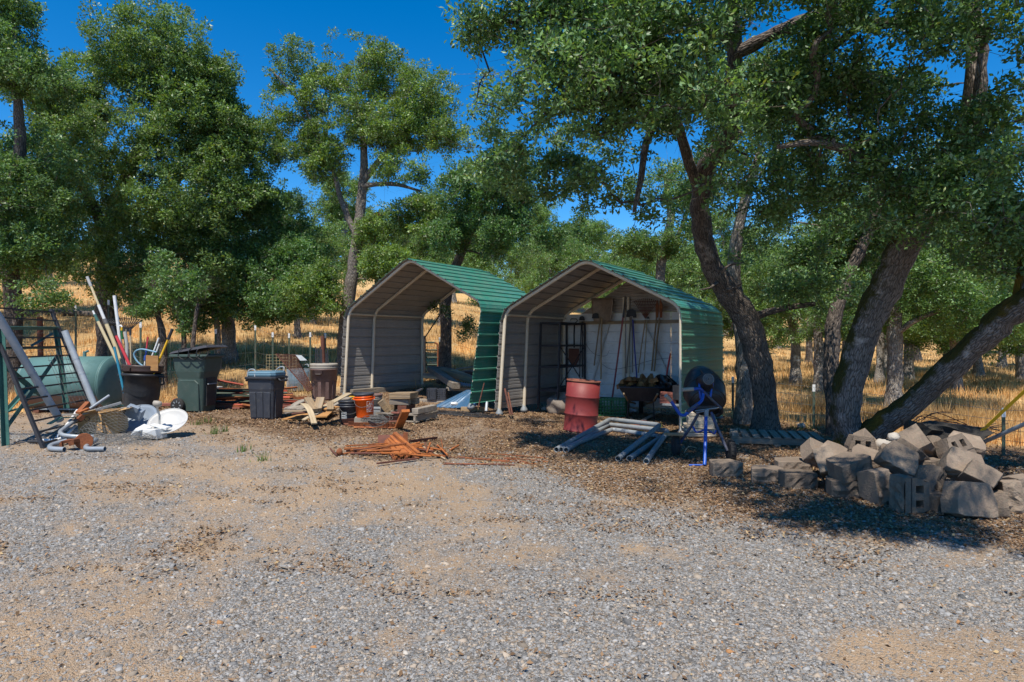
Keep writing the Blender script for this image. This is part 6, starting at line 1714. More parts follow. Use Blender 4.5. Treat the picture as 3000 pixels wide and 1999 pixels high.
for p, q, w, h, m, nm, lab in ((WC('d1', 765, 790, 8.55), WC('d1', 1480, 585, 8.9), .05, .03, 'galv_dull', 'metal_strip', 'grey metal channel lying across the cardboard box'), (WC('d1', 470, 790, 8.4), WC('d1', 768, 785, 8.5), .05, .02, 'beige', 'metal_strip', 'pale metal strip at the left of the scrap pile'), (WC('d1', 250, 945, 8.2), WC('d1', 450, 840, 8.4), .06, .012, 'green_steel', 'metal_strip', 'dark green strip angled down in the scrap pile'), (WC('d1', 450, 840, 8.4), WC('d1', 770, 830, 8.6), .05, .012, 'green_steel', 'metal_strip', 'dark green strip behind the pale metal strip'),
                               (WC('d1', 1180, 690, 8.75), WC('d1', 1515, 628, 8.95), .02, .02, 'green_steel', 'metal_strip', 'thin green rod beside the cardboard box'), (WC('d1', 50, 690, 9.0), WC('d1', 830, 700, 9.0), .025, .02, 'galv_dull', 'metal_strip', 'thin grey rod running behind the barred panel'), (WC('d1', 745, 770, 8.5), WC('d1', 920, 590, 8.7), .06, .05, 'rust', 'metal_strip', 'rusty bracket standing in the scrap pile'), (WC('d1', 760, 760, 8.45), WC('d1', 920, 690, 8.6), .05, .03, 'rust_bright', 'metal_strip', 'orange rusty strip beside the rusty bracket'), (WC('d1', 755, 880, 8.4), WC('d1', 830, 810, 8.45), .05, .06, 'rust', 'metal_strip', 'rusty lug at the corner of the cardboard box'), (WC('d1', 1455, 690, 9.0), WC('d1', 1670, 655, 9.1), .02, .02, 'galv_dull', 'metal_strip', 'thin grey rod reaching toward the grey dish')):
    b = MB(); b.bar(p, q, w, h); b.build(nm, MT[m], None, lab, 'metal scrap')
# rusty disc
rd = thing('rusty_disc', 'rusty round disc with bracket on the ground by the conduits', 'disc', onG('d1', 740, 1380, 0))
gd = onG('d1', 830, 1385, .0)
b = MB(Matrix.Translation(gd + V(0, .02, .100)) @ Matrix.Rotation(rad(90), 4, 'X') @ Matrix.Rotation(rad(25), 4, 'Y')); b.lathe([(.0, -.006), (.094, -.006), (.098, 0), (.094, .006), (0, .006)], 26, smooth=False); b.build('disc_plate', MT['rust'], rd)
b = MB(); b.bar(gd + V(-.22, 0, .10), gd + V(-.04, -.03, .12), .11, .03, jit=.008); b.bar(gd + V(-.12, -.06, .08), gd + V(-.06, -.06, .10), .04, .05); b.bar(gd + V(-.22, -.06, .10), gd + V(-.21, -.06, .0), .03, .03); b.build('bracket', MT['rust'], rd)
# ------------------------------------------------------------------ middle: lumber, buckets, pallet, stakes
def plank(label, p, q, w, h, m, bow=0.0, jit=.004, cat='plank', name='plank', up=(0, 0, 1)):
    b = MB(); b.bar(p, q, w, h, up, 0, jit, 6 if bow else 1, bow); return b.build(name, MT[m], None, label, cat, bevel=.003)
g0 = GC('d8', 400, 740)
def dp(x, y, h=.0, dy=0.0):
    q = GC('d8', x, y + dy); return q + V(0, 0, h)
# plywood sheets
P4 = [dp(145, 752, .02), dp(400, 755, .02), dp(660, 690, .03), dp(380, 690, .03)]
b = MB(); b.add(P4 + [p + V(0, 0, .018) for p in P4], [(3, 2, 1, 0), (4, 5, 6, 7), (0, 1, 5, 4), (1, 2, 6, 5), (2, 3, 7, 6), (3, 0, 4, 7)]); b.build('plywood_sheet', MT['plywood'], None, 'orange brown plywood sheet lying lowest under the lumber', 'plywood')
P4 = [dp(400, 752, .05), dp(570, 750, .06), dp(668, 690, .12), dp(480, 690, .12)]
b = MB(); b.add(P4 + [p + V(0, 0, .02) for p in P4], [(3, 2, 1, 0), (4, 5, 6, 7), (0, 1, 5, 4), (1, 2, 6, 5), (2, 3, 7, 6), (3, 0, 4, 7)]); b.build('plywood_sheet', MT['plywood'], None, 'second brown plywood sheet leaning up toward the black bucket', 'plywood')
def d8(x, y, Y): return WC('d8', x, y, Y)
plank('curved pale plank arching over the plywood', d8(345, 590, 9.75), d8(452, 775, 9.25), .085, .022, 'wood_new', .07)
plank('square tan timber standing at the left of the lumber', d8(390, 540, 9.95), d8(452, 650, 9.6), .12, .05, 'wood_tan')
plank('square tan timber leaning right in the lumber pile', d8(512, 535, 9.9), d8(482, 640, 9.65), .12, .05, 'wood_tan')
plank('long pale plank running back from the lumber to the shed', d8(470, 660, 9.7), d8(775, 495, 11.0), .11, .03, 'wood_new')
plank('weathered plank beside the long pale one', d8(440, 690, 9.6), d8(780, 530, 10.7), .12, .025, 'wood_gray')
plank('grey weathered plank left in the lumber pile', d8(250, 640, 10.0), d8(380, 590, 10.5), .3, .03, 'wood_gray', jit=.012)
plank('dark board under the grey weathered plank', d8(165, 660, 9.8), d8(560, 655, 9.9), .12, .025, 'wood_tan')
plank('thin grey lath along the back of the lumber', d8(180, 680, 9.7), d8(390, 640, 10.0), .06, .02, 'wood_gray')
plank('thin reddish lath in the lumber pile', d8(240, 685, 9.6), d8(640, 640, 9.9), .06, .02, 'rust_dark')
plank('short tan block end on the right of the lumber', d8(600, 575, 9.8), d8(600, 650, 9.7), .10, .06, 'wood_tan')
plank('pale lath crossing the plywood', d8(350, 740, 9.4), d8(520, 640, 9.9), .06, .02, 'wood_new')
plank('brown board behind the black bucket', d8(540, 640, 9.75), d8(665, 615, 9.9), .16, .02, 'plywood')
plank('warped grey board at the top left of the lumber', d8(250, 610, 10.3), d8(470, 560, 10.6), .16, .025, 'wood_gray', .05)

def bucket(label, pos, body, lid=None, rt=.150, rb=.130, h=.37, rz=0, tilt=(0, 0), rings=True, bail=True, lower=None, lidm=None, open_=False):
    r = thing('bucket', label, 'bucket', pos)
    M = loc_m(pos, rz, tilt[0], tilt[1])
    def rr(z): return rb + (rt - rb) * z / h
    prof = [(rb, 0), (rb + .003, .006)]
    if lower:
        b = MB(M); b.lathe([(rb, 0), (rr(h * .58), h * .58)], 30); b.build('lower_body', MT[lower], r); z0 = h * .58
        prof = [(rr(z0) + .002, z0)]
    ring = []
    if rings:
        for z in (h * .76, h * .86):
            ring += [(rr(z), z - .012), (rr(z) + .009, z - .009), (rr(z) + .009, z + .009), (rr(z), z + .012)]
    prof += ring + [(rt, h - .02), (rt + .004, h - .018), (rt + .004, h)]
    b = MB(M); b.lathe(prof, 30); b.build('body', MT[body], r)
    if lid:
        b = MB(M); b.lathe([(rt + .010, h - .028), (rt + .012, h - .008), (rt + .010, h + .004), (rt - .004, h + .008), (rt - .012, h + .002), (0, h + .002)], 30); b.build('lid', MT[lid], r)
    if bail:
        zz = h * .80; q = rr(zz) + .012
        pts = [V(q * math.cos(a), -q * .98 * math.sin(a) if True else 0, zz - .13 * math.sin(a) * 1.0) for a in [math.pi * i / 14 for i in range(15)]]
        pts = [V(p.x, p.y * 1.03, p.z) for p in pts]
        b = MB(M); b.tube(pts, .0032, 5); b.build('bail', MT['wire'], r)
        for s in (-1, 1):
            b = MB(M); b.box(V(s * (q + .002), 0, zz), (.02, .05, .035)); b.build('bail_lug', MT[body], r)
    return r, M, rr
gk = GC('d7', 265, 900); pk = V(gk.x, gk.y + .14, 0); pk.z = gzf(pk.x, pk.y)
rk_, Mk, rrk = bucket('black bucket with grey paper label and lid', pk, 'slate', 'blk', rz=25)
def on_cyl(M, rr, a0, u, z, off=.0035):
    q = rr(z) + off; a = a0 + u / q
    return M @ V(q * math.cos(a), q * math.sin(a), z)
def patch(root, M, rr, a0, u0, u1, z0, z1, m, name, off=.002):
    b = MB()
    b.grid(lambda s, t: on_cyl(M, rr, a0, u0 + (u1 - u0) * s, z0 + (z1 - z0) * t, off), 8, 1)
    b.build(name, MT[m], root)
a0 = rad(-90 - 25 - 14)
patch(rk_, Mk, rrk, a0, -.055, .045, .075, .20, 'paper', 'paper_label')
for i in range(6):
    patch(rk_, Mk, rrk, a0, -.045, .03 - .01 * (i % 3), .085 + .018 * i, .091 + .018 * i, 'whiteprint' if i % 2 else 'ink', 'label_line', .0035)
go = V(*(WC('d7', 705, 725, 10.05))); 
bw = MB()
ob_ = V((K('d7', 705, 725)[0] - CX) / F * 10.05, 10.05, 0); ob_.z = WC('d7', 705, 720, 10.05).z
ro, Mo, rro = bucket('bright orange bucket with white square logo', ob_, 'orange', 'slate', rz=0, tilt=(0, -3))
a0 = rad(-90 + 52)
# white outlined square with slanting stencilled words
S_ = .062
for (u0, u1, z0, z1) in ((-S_, S_, .25 - .004, .25), (-S_, S_, .085, .089), (-S_, -S_ + .004, .085, .25), (S_ - .004, S_, .085, .25)):
    patch(ro, Mo, rro, a0, u0, u1, z0, z1, 'whiteprint', 'logo_frame', .0025)
for i, (tx, sz, du) in enumerate((('THE', .045, -.032), ('HOME', .052, .0), ('DEPOT', .046, .036))):
    vv, ff = text_mesh(tx, sz)
    ca, sa = math.cos(rad(45)), math.sin(rad(45))
    b = MB(); b.add([on_cyl(Mo, rro, a0, du * .8 + (x * ca - y * sa), .1675 - du * .8 + (x * sa + y * ca), .0026) for x, y, z in vv], ff); b.build('logo_letters', MT['whiteprint'], ro)
# block and board that carry the orange bucket
b = MB(); q = V(ob_.x, ob_.y, 0); zg_ = gzf(q.x, q.y); hh = ob_.z - zg_
b.box(V(ob_.x - .03, ob_.y, zg_ + hh / 2 - .002), (.26, .24, max(hh - .006, .02)), (0, 0, 8)); b.build('timber_block', MT['wood_gray'], None, 'short grey timber block under the orange bucket', 'timber', bevel=.005)
gy = WC('d7', 540, 300, 11.2); yb = V(gy.x, 11.2, gzf(gy.x, 11.2))
bucket('white bucket with yellow top and black lid', yb + V(0, 0, .0), 'yellow', 'blk', lower='beige', h=.40, rt=.155, rb=.135)
gy = WC('d7', 885, 150, 11.7); yb = V(gy.x, 11.7, gzf(gy.x, 11.7))
bucket('dusty beige bucket with wide lid behind the orange one', yb, 'beige', 'brown', h=.34, rt=.165, rb=.145, bail=False)
gy = WC('d7', 1000, 290, 11.4); b = MB(loc_m(V(gy.x, 11.4, gzf(gy.x, 11.4)), -10)); b.box((0, 0, .06), (.30, .2, .12)); b.box((0, 0, .13), (.32, .22, .02)); b.build('grey_tub', MT['galv_dull'], None, 'low grey tub behind the orange bucket', 'tub', bevel=.006)

# pallet with timber offcuts
gp_ = GC('d7', 1500, 860)
pm = loc_m(V(gp_.x + .05, gp_.y + .45, gzf(gp_.x, gp_.y + .4)), -24)
def pallet(label, M, w=1.0, d=.9, m='wood_gray', n=6, name='pallet'):
    r = thing(name, label, 'pallet', M.translation)
    for x in (-w / 2 + .05, 0, w / 2 - .05):
        b = MB(M); b.bar(V(x, -d / 2, .065), V(x, d / 2, .065), .04, .09); b.build('stringer', MT[m], r)
    for i in range(n):
        y = -d / 2 + .05 + (d - .1) * i / (n - 1)
        b = MB(M); b.bar(V(-w / 2, y, .122), V(w / 2, y, .122), .095, .018, jit=.003); b.build('deck_board', MT[m], r)
    for i in range(3):
        y = -d / 2 + .05 + (d - .1) * i / 2
        b = MB(M); b.bar(V(-w / 2, y, .010), V(w / 2, y, .010), .09, .018); b.build('bottom_board', MT[m], r)
    return r
pallet('grey weathered pallet loaded with timber offcuts', pm, .86, .72)
def tblock(label, c, size, rot, m='wood_tan'):
    b = MB(pm); b.box(c, size, rot, jit=.006); return b.build('timber_block', MT[m], None, label, 'timber', bevel=.005)
tblock('thick timber slab on top of the pallet stack', (.03, -.16, .43), (.40, .34, .10), (0, -2, 8))
tblock('grey timber beam under the top slab', (.01, -.22, .325), (.34, .16, .10), (0, 0, 14), 'wood_gray')
tblock('timber beam supporting the stack at the back', (.03, .05, .325), (.30, .14, .11), (0, 0, 4), 'wood_gray')
tblock('timber offcut lying flat on the pallet deck', (.05, -.1, .20), (.16, .4, .13), (0, 0, 10), 'rust_dark')
tblock('pale block leaning on the left of the pallet', (-.30, -.24, .24), (.11, .09, .24), (14, -34, 10), 'wood_tan')
tblock('grey block end at the far left of the pallet', (-.40, -.12, .18), (.12, .12, .10), (0, 12, 30), 'wood_gray')
tblock('dark round log end beside the timber slab', (-.20, -.06, .28), (.09, .16, .24), (10, 18, 0), 'wood_tan')
tblock('long grey timber along the right edge of the pallet', (.36, .0, .185), (.12, .7, .10), (0, 0, 4), 'wood_gray')
tblock('rusty red board end under the grey beam', (.04, -.38, .15), (.16, .10, .03), (0, 0, 5), 'brick')
# loop of tangled wire beside the pallet
b = MB(); rnd = random.Random(6); cw = WC('d7', 960, 690, 9.9); cw.z = gzf(cw.x, cw.y) + .12
for i in range(17):
    ax = rnd.uniform(0, 6.28); r1 = rnd.uniform(.09, .17)
    tl_ = rnd.uniform(-.9, .9); oo = V(rnd.uniform(-.08, .08), rnd.uniform(-.06, .06), rnd.uniform(-.02, .04))
    pts = [cw + oo + V(r1 * 1.25 * math.cos(t), r1 * math.sin(t) * math.cos(tl_), r1 * .8 * math.sin(t) * math.sin(tl_)) for t in [ax + .7 * k for k in range(10)]]
    pts = [V(p.x, p.y, max(p.z, gzf(p.x, p.y) + .006)) for p in pts]
    b.tube(cr(pts, 3), .0035, 4, cap=False)
b.build('wire_bundle', MT['wire'], None, 'tangled bundle of grey wire left of the pallet', 'wire', kind=None)
# rusty angle irons on the ground
def iron(label, p, q, w, m='rust_dark', up=(0, -.3, 1)):
    b = MB(); b.angle(p, q, w, .008, up); return b.build('angle_iron', MT[m], None, label, 'angle iron')
iron('long dark rusty angle iron in front of the black bucket', GC('d7', 150, 905) + V(0, 0, .02), GC('d7', 1480, 870) + V(0, 0, .05), .07)
iron('reddish angle iron lying in front of the long one', GC('d7', 320, 935) + V(0, 0, .02), GC('d7', 1400, 990) + V(0, 0, .02), .05, 'rust')
iron('short reddish channel nearest the camera by the pallet', GC('d7', 440, 985) + V(0, 0, .03), GC('d7', 1310, 1000) + V(0, 0, .03), .06, 'rust')
b = MB(); b.bar(GC('d7', 1470, 1000) + V(0, 0, .02), WC('d7', 1640, 580, 9.55), .125, .05); b.build('channel_iron', MT['rust_bright'], None, 'wide rusty channel leaning on the pallet', 'channel iron', bevel=.004)

# heap of rusty stakes
rnd = random.Random(33)
def stake(p, q, r, m, lab, fl=False, grp='rusty stakes heaped on the gravel'):
    b = MB()
    if fl: b.bar(p, q, r * 2.6, r * 1.4, jit=.002)
    else: b.tube([p, p.lerp(q, .5) + V(rnd.uniform(-.006, .006), rnd.uniform(-.006, .006), rnd.uniform(-.004, .004)), q], r, 6)
    return b.build('rusty_stake', MT[m], None, lab, 'stake', grp)
def c7(x, y, Y=None, h=0):
    if Y is None:
        q = GC('c7', x, y); return q + V(0, 0, h)
    return WC('c7', x, y, Y)
# thick bundle fanning to the lower right
for i in range(13):
    t = i / 12
    p = WC('c7', 895 + 115 * t, 765 - 95 * t + rnd.uniform(-12, 12), 8.35 - .05 * rnd.random())
    q = GC('c7', 1000 + 320 * t ** 1.2, 985 - 25 * t + rnd.uniform(-6, 6)); q.z += .025 + .02 * (i % 3)
    stake(p, q, rnd.uniform(.013, .019), 'rust_bright' if i % 3 else 'rust', 'bright rusty stake in the sloping bundle on top of the heap', True, 'bundle of bright rusty stakes')
for i in range(26):
    x = rnd.uniform(420, 880); y = rnd.uniform(870, 965)
    p = c7(x, y, h=.02 + .06 * rnd.random()); an = rnd.gauss(.35, .35); L_ = rnd.uniform(.28, .7)
    q = p + V(math.cos(an) * L_, math.sin(an) * L_, rnd.uniform(-.02, .05)); q.z = max(q.z, gzf(q.x, q.y) + .012)
    stake(p, q, rnd.uniform(.009, .016), rnd.choice(['rust', 'rust_bright', 'rust_dark']), 'rusty stake scattered on the left of the heap', rnd.random() < .4, 'rusty stakes left of the bundle')
for i in range(20):
    x = rnd.uniform(1180, 1700); y = rnd.uniform(850, 990)
    p = c7(x, y, h=.015 + .05 * rnd.random()); an = rnd.gauss(2.5, .6); L_ = rnd.uniform(.25, .65)
    q = p + V(math.cos(an) * L_, math.sin(an) * L_, rnd.uniform(-.02, .05)); q.z = max(q.z, gzf(q.x, q.y) + .012)
    stake(p, q, rnd.uniform(.008, .014), rnd.choice(['rust', 'rust_bright', 'rust_dark']), 'rusty stake scattered on the right of the heap', rnd.random() < .3, 'rusty stakes right of the bundle')
stake(c7(395, 925, h=.02), c7(880, 835, 8.2), .012, 'rust', 'long rusty rod with ball end pointing left from the heap')
lump('rusty_ball', 'rusty ball at the left tip of the stake heap', 'ball', c7(370, 925, h=.045), (.04, .04, .045), 'rust', 2, .1, 6)
stake(c7(265, 850, h=.01), c7(340, 940, h=.02), .011, 'rust_dark', 'dark stake lying loose at the far left of the heap')
stake(c7(1310, 810, 8.3), c7(1590, 980, h=.015), .012, 'wood_tan', 'yellowish stake sloping right across the heap')
stake(c7(1640, 880, h=.02), c7(1740, 805, 8.6), .013, 'rust_bright', 'orange stake sticking up at the right of the heap')
iron('rusty angle iron lying behind the stake bundle', c7(1165, 800, 8.7), c7(1490, 755, 9.2), .06, 'rust_dark')
b = MB(); b.box(c7(960, 745, 8.6), (.34, .2, .02), (32, 0, 12)); b.build('rusty_plate', MT['rust_dark'], None, 'dark rusty plate behind the stake bundle', 'plate')
b = MB(); b.box(c7(1130, 745, 8.5), (.06, .05, .2), (0, 0, 12)); b.bar(c7(1110, 690, 8.5), c7(1108, 770, 8.5), .02, .02); b.build('rusty_upright', MT['rust'], None, 'short rusty upright piece in the middle of the heap', 'scrap')
for i in range(12):
    p = c7(rnd.uniform(1500, 2300), rnd.uniform(900, 1040), h=.008); an = rnd.gauss(-.15, .25); L_ = rnd.uniform(.2, .7)
    q = p + V(math.cos(an) * L_, math.sin(an) * L_, 0); q.z = gzf(q.x, q.y) + .01
    stake(p, q, rnd.uniform(.007, .011), rnd.choice(['rust', 'rust_dark', 'rust']), 'thin rusty rod lying loose right of the stake heap', False, 'loose rods right of the heap')

# ---- inside and behind the left shed
gc_ = WC('d6', 360, 690, 14.6)
for i, (x, lab) in enumerate(((265, 'left black milk crate with cut out sides in the open shed'), (465, 'right black milk crate with cut out sides in the open shed'))):
    q = WC('d6', x, 690, 14.3); z0 = gzf(q.x, 14.3)
    slat_crate('milk_crate', lab, V(q.x, 14.3, z0 + (.06)), -6, (.205, .21, .25), 'slate', 5, 5)
b = MB(); b.box(V(gc_.x + .12, 14.35, gzf(gc_.x, 14.35) + .028), (1.3, .3, .056), (0, 0, -8)); b.build('timber', MT['wood_gray'], None, 'low grey timber under the milk crates', 'timber')
# blue metal sheet
P4 = [GC('d6', 245, 1035) + V(0, 0, .01), GC('d6', 720, 1058) + V(0, 0, .01), WC('d6', 1185, 1000, 12.6), WC('d6', 1180, 670, 13.5), WC('d6', 985, 672, 13.7)]
bs = thing('blue_sheet', 'blue metal sheet lying against the shed wall with pale dust', 'sheet', P4[0])
b = MB(); 
def sheetf(u, v):
    a = P4[0].lerp(P4[1], u) if False else None
    lo = P4[0].lerp(P4[2], u); hi = P4[0].lerp(P4[4], u * .98) if False else P4[4].lerp(P4[3], u)
    lo = P4[0].lerp(P4[1], min(u * 1.6, 1)).lerp(P4[2], max(0, u * 1.6 - 1) / .6)
    p = lo.lerp(hi, v)
    p.z = max(p.z, gzf(p.x, p.y) + .012)
    return p + V(0, 0, .012 * (math.sin(v * 0 + u * 42) > .75))
b.grid(sheetf, 60, 6, smooth=False); b.build('sheet_metal', MT['bluesheet'], bs, solid=.004)
lump('foam_scrap', 'small pale scrap lying on the blue sheet', 'scrap', WC('d6', 715, 955, 12.6), (.08, .06, .035), 'white', 4, .25, 6)
# lumber behind the left shed
def d6(x, y, Y): return WC('d6', x, y, Y)
plank('thick grey beam sloping down toward the milk crates', d6(230, 220, 16.6), d6(760, 580, 14.2), .20, .14, 'wood_gray', jit=.008, name='beam', cat='beam')
plank('long tan beam lying across the pile behind the left shed', d6(400, 260, 16.3), d6(1190, 480, 14.9), .2, .14, 'wood_tan', jit=.008, name='beam', cat='beam')
plank('grey plank at the back of the beam pile', d6(270, 190, 16.9), d6(690, 240, 16.6), .16, .05, 'wood_gray')
plank('pale board propped on the beam pile', d6(700, 250, 16.0), d6(1090, 400, 15.3), .16, .03, 'wood_new')
plank('thin grey board behind the beam pile', d6(760, 225, 16.8), d6(1260, 160, 16.9), .1, .04, 'wood_gray')
plank('second thin grey board behind the beam pile', d6(850, 290, 16.4), d6(1260, 245, 16.5), .14, .05, 'wood_gray')
plank('low grey plank left of the beam pile', d6(85, 340, 16.4), d6(420, 350, 16.2), .14, .06, 'wood_gray')
plank('pale low plank left of the milk crates', d6(80, 385, 16.0), d6(420, 420, 15.6), .14, .05, 'wood_new')
plank('dark timber under the corrugated sheet', d6(560, 640, 14.6), d6(1190, 650, 14.6), .2, .08, 'wood_gray')
plank('rusty boards heaped at the right of the beam pile', d6(980, 330, 15.9), d6(1220, 350, 15.8), .3, .14, 'rust_dark')
b = MB()
def corr(u, v):
    p = d6(720, 480, 15.3).lerp(d6(1200, 560, 14.8), u).lerp(d6(800, 570, 14.4).lerp(d6(1190, 590, 14.3), u), v)
    return p + V(0, 0, .018 * math.sin(u * 60))
b.grid(corr, 60, 4); b.build('corrugated_sheet', MT['galv'], None, 'weathered corrugated sheet lying on the beam pile', 'sheet', solid=.004)
plank('dark base board along the left wall of the open shed', lpos(.12, .34, 0.1), lpos(.12, .34, 2.4), .12, .16, 'wood_gray')
plank('loose dark board lying in front of the open shed base board', d6(-60, 700, 14.8), d6(40, 640, 14.9), .1, .03, 'slate')
# green tube gate behind the shed
gg = thing('tube_gate', 'green tube gate with wire infill behind the left shed', 'gate', G(1262, 1092))
def c3(x, y, Y): return WC('c3', x, y, Y)
Yg = 17.6
for p, q in (((782, 768), (880, 768)), ((782, 828), (898, 828)), ((782, 888), (898, 888)), ((782, 945), (898, 945)), ((782, 1000), (898, 1000))):
    b = MB(); b.tube([c3(*p, Yg) - V(.5, 0, 0), c3(*q, Yg)], .022, 8); b.build('rail', MT['post_green'], gg)
b = MB(); b.tube(cr([c3(870, 768, Yg), c3(893, 780, Yg), c3(899, 810, Yg), c3(899, 1040, Yg)], 5), .024, 8); b.build('end_stile', MT['rust'], gg)
b = MB(); b.tube([c3(795, 715, Yg - .1), c3(795, 1040, Yg - .1)], .035, 8); b.build('latch_post', MT['blk'], gg)
b = MB()
for i in range(8):
    b.tube([c3(785 + 15 * i, 770, Yg + .02), c3(785 + 15 * i, 1000, Yg + .02)], .004, 3, cap=False)
for i in range(9):
    b.tube([c3(785, 775 + 26 * i, Yg + .02), c3(896, 775 + 26 * i, Yg + .02)], .004, 3, cap=False)
b.build('wire_infill', MT['wire'], gg, kind='stuff')
# coil of black cable on the ground between the sheds
b = MB(); rnd = random.Random(5); cc = GC('d6', 820, 1180)
for i in range(15):
    rx, ry = rnd.uniform(.35, .85), rnd.uniform(.14, .30); ox, oy = rnd.uniform(-.2, .35), rnd.uniform(-.15, .12)
    a0 = rnd.uniform(0, 6.28); sp = rnd.uniform(3.5, 6)
    pts = []
    for k in range(16):
        t = a0 + sp * k / 15
        x, y = cc.x + ox + rx * math.cos(t), cc.y + oy + ry * math.sin(t)
        pts.append(V(x, y, gzf(x, y) + .01 + .015 * rnd.random()))
    b.tube(cr(pts, 2), .006, 4, cap=False)
b.build('cable_coil', MT['wire_dk'], None, 'loose coil of black cable spread on the leaves between the sheds', 'cable')
for p, q, r, m, lab in ((d6(1345, 520, 12.45), d6(1215, 1040, 12.35), .012, 'rust_dark', 'thin dark stick leaning on the green shed wall'), (d6(1775, 640, 12.35), d6(1890, 1180, 12.15), .022, 'rust_dark', 'rough brown stake leaning inside the right shed front post'), (d6(1845, 720, 12.4), d6(1935, 1185, 12.1), .016, 'rust_dark', 'second brown stake leaning beside the right shed front post'), (d6(1400, 920, 12.6), d6(1385, 1110, 12.5), .03, 'galv', 'short grey pipe standing by the green shed wall')):
    b = MB(); b.tube([q, p], r, 7); b.build('stick', MT[m], None, lab, 'stick')
b = MB(); q = GC('d6', 1060, 1120); b.bar(q + V(-.2, 0, .05), q + V(.28, .05, .05), .12, .1, jit=.008); b.build('timber_block', MT['wood_tan'], None, 'short timber chunk below the blue sheet', 'timber', bevel=.006)
# ------------------------------------------------------------------ right: drum, pipes, mixer, blocks, fences
gd = GC('c8', 410, 860); dc = V(gd.x, gd.y + .28, 0); dc.z = gzf(dc.x, dc.y)
Md = loc_m(dc, 0, 0, 4.2)
dm = thing('steel_drum', 'faded red steel drum with rusty rim', 'drum', dc)
prof = [(.285, 0), (.293, .004), (.293, .02), (.286, .03), (.286, .27), (.296, .285), (.298, .295), (.296, .305), (.286, .32), (.286, .57), (.296, .585), (.298, .595), (.296, .605), (.286, .62), (.286, .85)]
b = MB(Md); b.lathe(prof, 48); b.build('body', MT['red'], dm)
b = MB(Md); b.lathe([(.287, .845), (.295, .85), (.297, .868), (.290, .878), (.281, .870), (.279, .852), (0, .850)], 48); b.build('top_rim', MT['red_rust'], dm)
b = MB(Md); b.add([V(-.08, -.16, .853), V(.2, -.12, .853), (.15, .02, .853), V(-.1, .0, .853)], [(0, 1, 2, 3)]); b.build('paper_scrap', MT['white'], None, 'white paper scrap lying on the red drum lid', 'paper', solid=.002)

# bent grey pipe hoops
def on8(x, y, h): return GC('c8', x, y) + V(0, 0, h)
r_ = .038
for pts, lab in (([on8(228, 1090, r_), on8(715, 800, r_ + .02), on8(1400, 905, r_ + .06), on8(1150, 1222, r_)], 'outermost bent grey pipe hoop on the ground'),
                 ([on8(170, 1085, r_), on8(760, 845, r_), on8(1330, 930, r_), on8(955, 1190, r_)], 'middle bent grey pipe hoop on the ground'),
                 ([on8(118, 1085, r_), on8(735, 790, r_ + .10), on8(1310, 880, r_ + .12), on8(825, 1190, r_)], 'bent grey pipe hoop lying over the other two')):
    b = MB(); P = fillet(pts, .12, 6); PP = []
    for i in range(len(P) - 1):
        k = max(1, int((P[i + 1] - P[i]).length / .15))
        PP += [P[i].lerp(P[i + 1], j / k) for j in range(k)]
    PP.append(P[-1])
    b.tube(PP, r_, 14, hollow=True); b.build('pipe_hoop', MT['galv_dull'], None, lab, 'pipe')

# cement mixer
mx0 = GC('d4', 410, 1510)
Ym = 8.3
def d4(x, y, Y): return WC('d4', x, y, Y)
mx = thing('cement_mixer', 'small cement mixer with black drum and blue frame', 'cement mixer', V(mx0.x, mx0.y + .3, mx0.z))
cD = d4(397, 470, 8.75)
ax = V(.04, .80, .60).normalized()       # the mouth points away and up
Mdm = Matrix.Translation(cD) @ ax.to_track_quat('Z', 'Y').to_matrix().to_4x4()
b = MB(Mdm); b.lathe([(0, -.31), (.10, -.305), (.19, -.27), (.245, -.20), (.268, -.12), (.275, -.06), (.279, -.05), (.279, .05), (.275, .06), (.262, .14), (.22, .26), (.17, .36), (.165, .36), (.21, .26), (.25, .12)], 44); b.build('drum', MT['mixer'], mx)
for z, r in ((-.255, .208), (-.21, .243), (0, .284)):
    b = MB(Mdm); b.lathe([(r, z - .008), (r + .006, z), (r, z + .008)], 44); b.build('drum_ring', MT['mixer'], mx)
# motor housing
mo = d4(435, 300, 8.35)
Mmo = Matrix.Translation(mo) @ V(.02, -1, .18).normalized().to_track_quat('Z', 'Y').to_matrix().to_4x4()
b = MB(Mmo); b.lathe([(.085, -.22), (.09, -.03), (.09, .03), (.082, .05), (.06, .058), (0, .06)], 26); mt_ = b.build('motor', MT['blk'], mx)
for i in range(5):
    b = MB(Mmo); b.lathe([(.016 + .013 * i, .056), (.019 + .013 * i, .064), (.022 + .013 * i, .056)], 20); b.build('grille_ring', MT['galv_dull'], mt_)
for i in range(7):
    b = MB(); x = 390 + 15 * i; b.bar(d4(x, 385, 8.33), d4(x + 4, 450, 8.4), .007, .012); b.build('vent_rib', MT['blk'], mt_)
b = MB(); b.box(d4(430, 205, 8.6), (.13, .16, .05), (20, 0, 0)); b.bar(d4(435, 340, 8.45), d4(425, 470, 8.5), .14, .12); b.build('motor_cover', MT['blk'], mx, bevel=.008)
for p, q in (((330, 315), (345, 560)), ((515, 330), (478, 560))):
    b = MB(); b.tube([d4(*p, 8.47), d4((p[0] + q[0]) / 2 - 4, (p[1] + q[1]) / 2, 8.42), d4(*q, 8.42)], .017, 8); b.build('motor_strut', MT['blue'], mx)
def mtube(nm, pts, r, m, fil=.05):
    b = MB(); b.tube(fillet([d4(*p) for p in pts], fil, 5), r, 10); return b.build(nm, MT[m], mx)
mtube('handle', [(-75, 590, 8.15), (60, 790, 8.2), (120, 800, 8.2), (370, 590, 8.35), (385, 470, 8.4), (340, 425, 8.3), (240, 432, 8.2)], .021, 'blue', .09)
mtube('handle_worn_section', [(160, 745, 8.212), (300, 640, 8.27)], .0215, 'blue_worn')
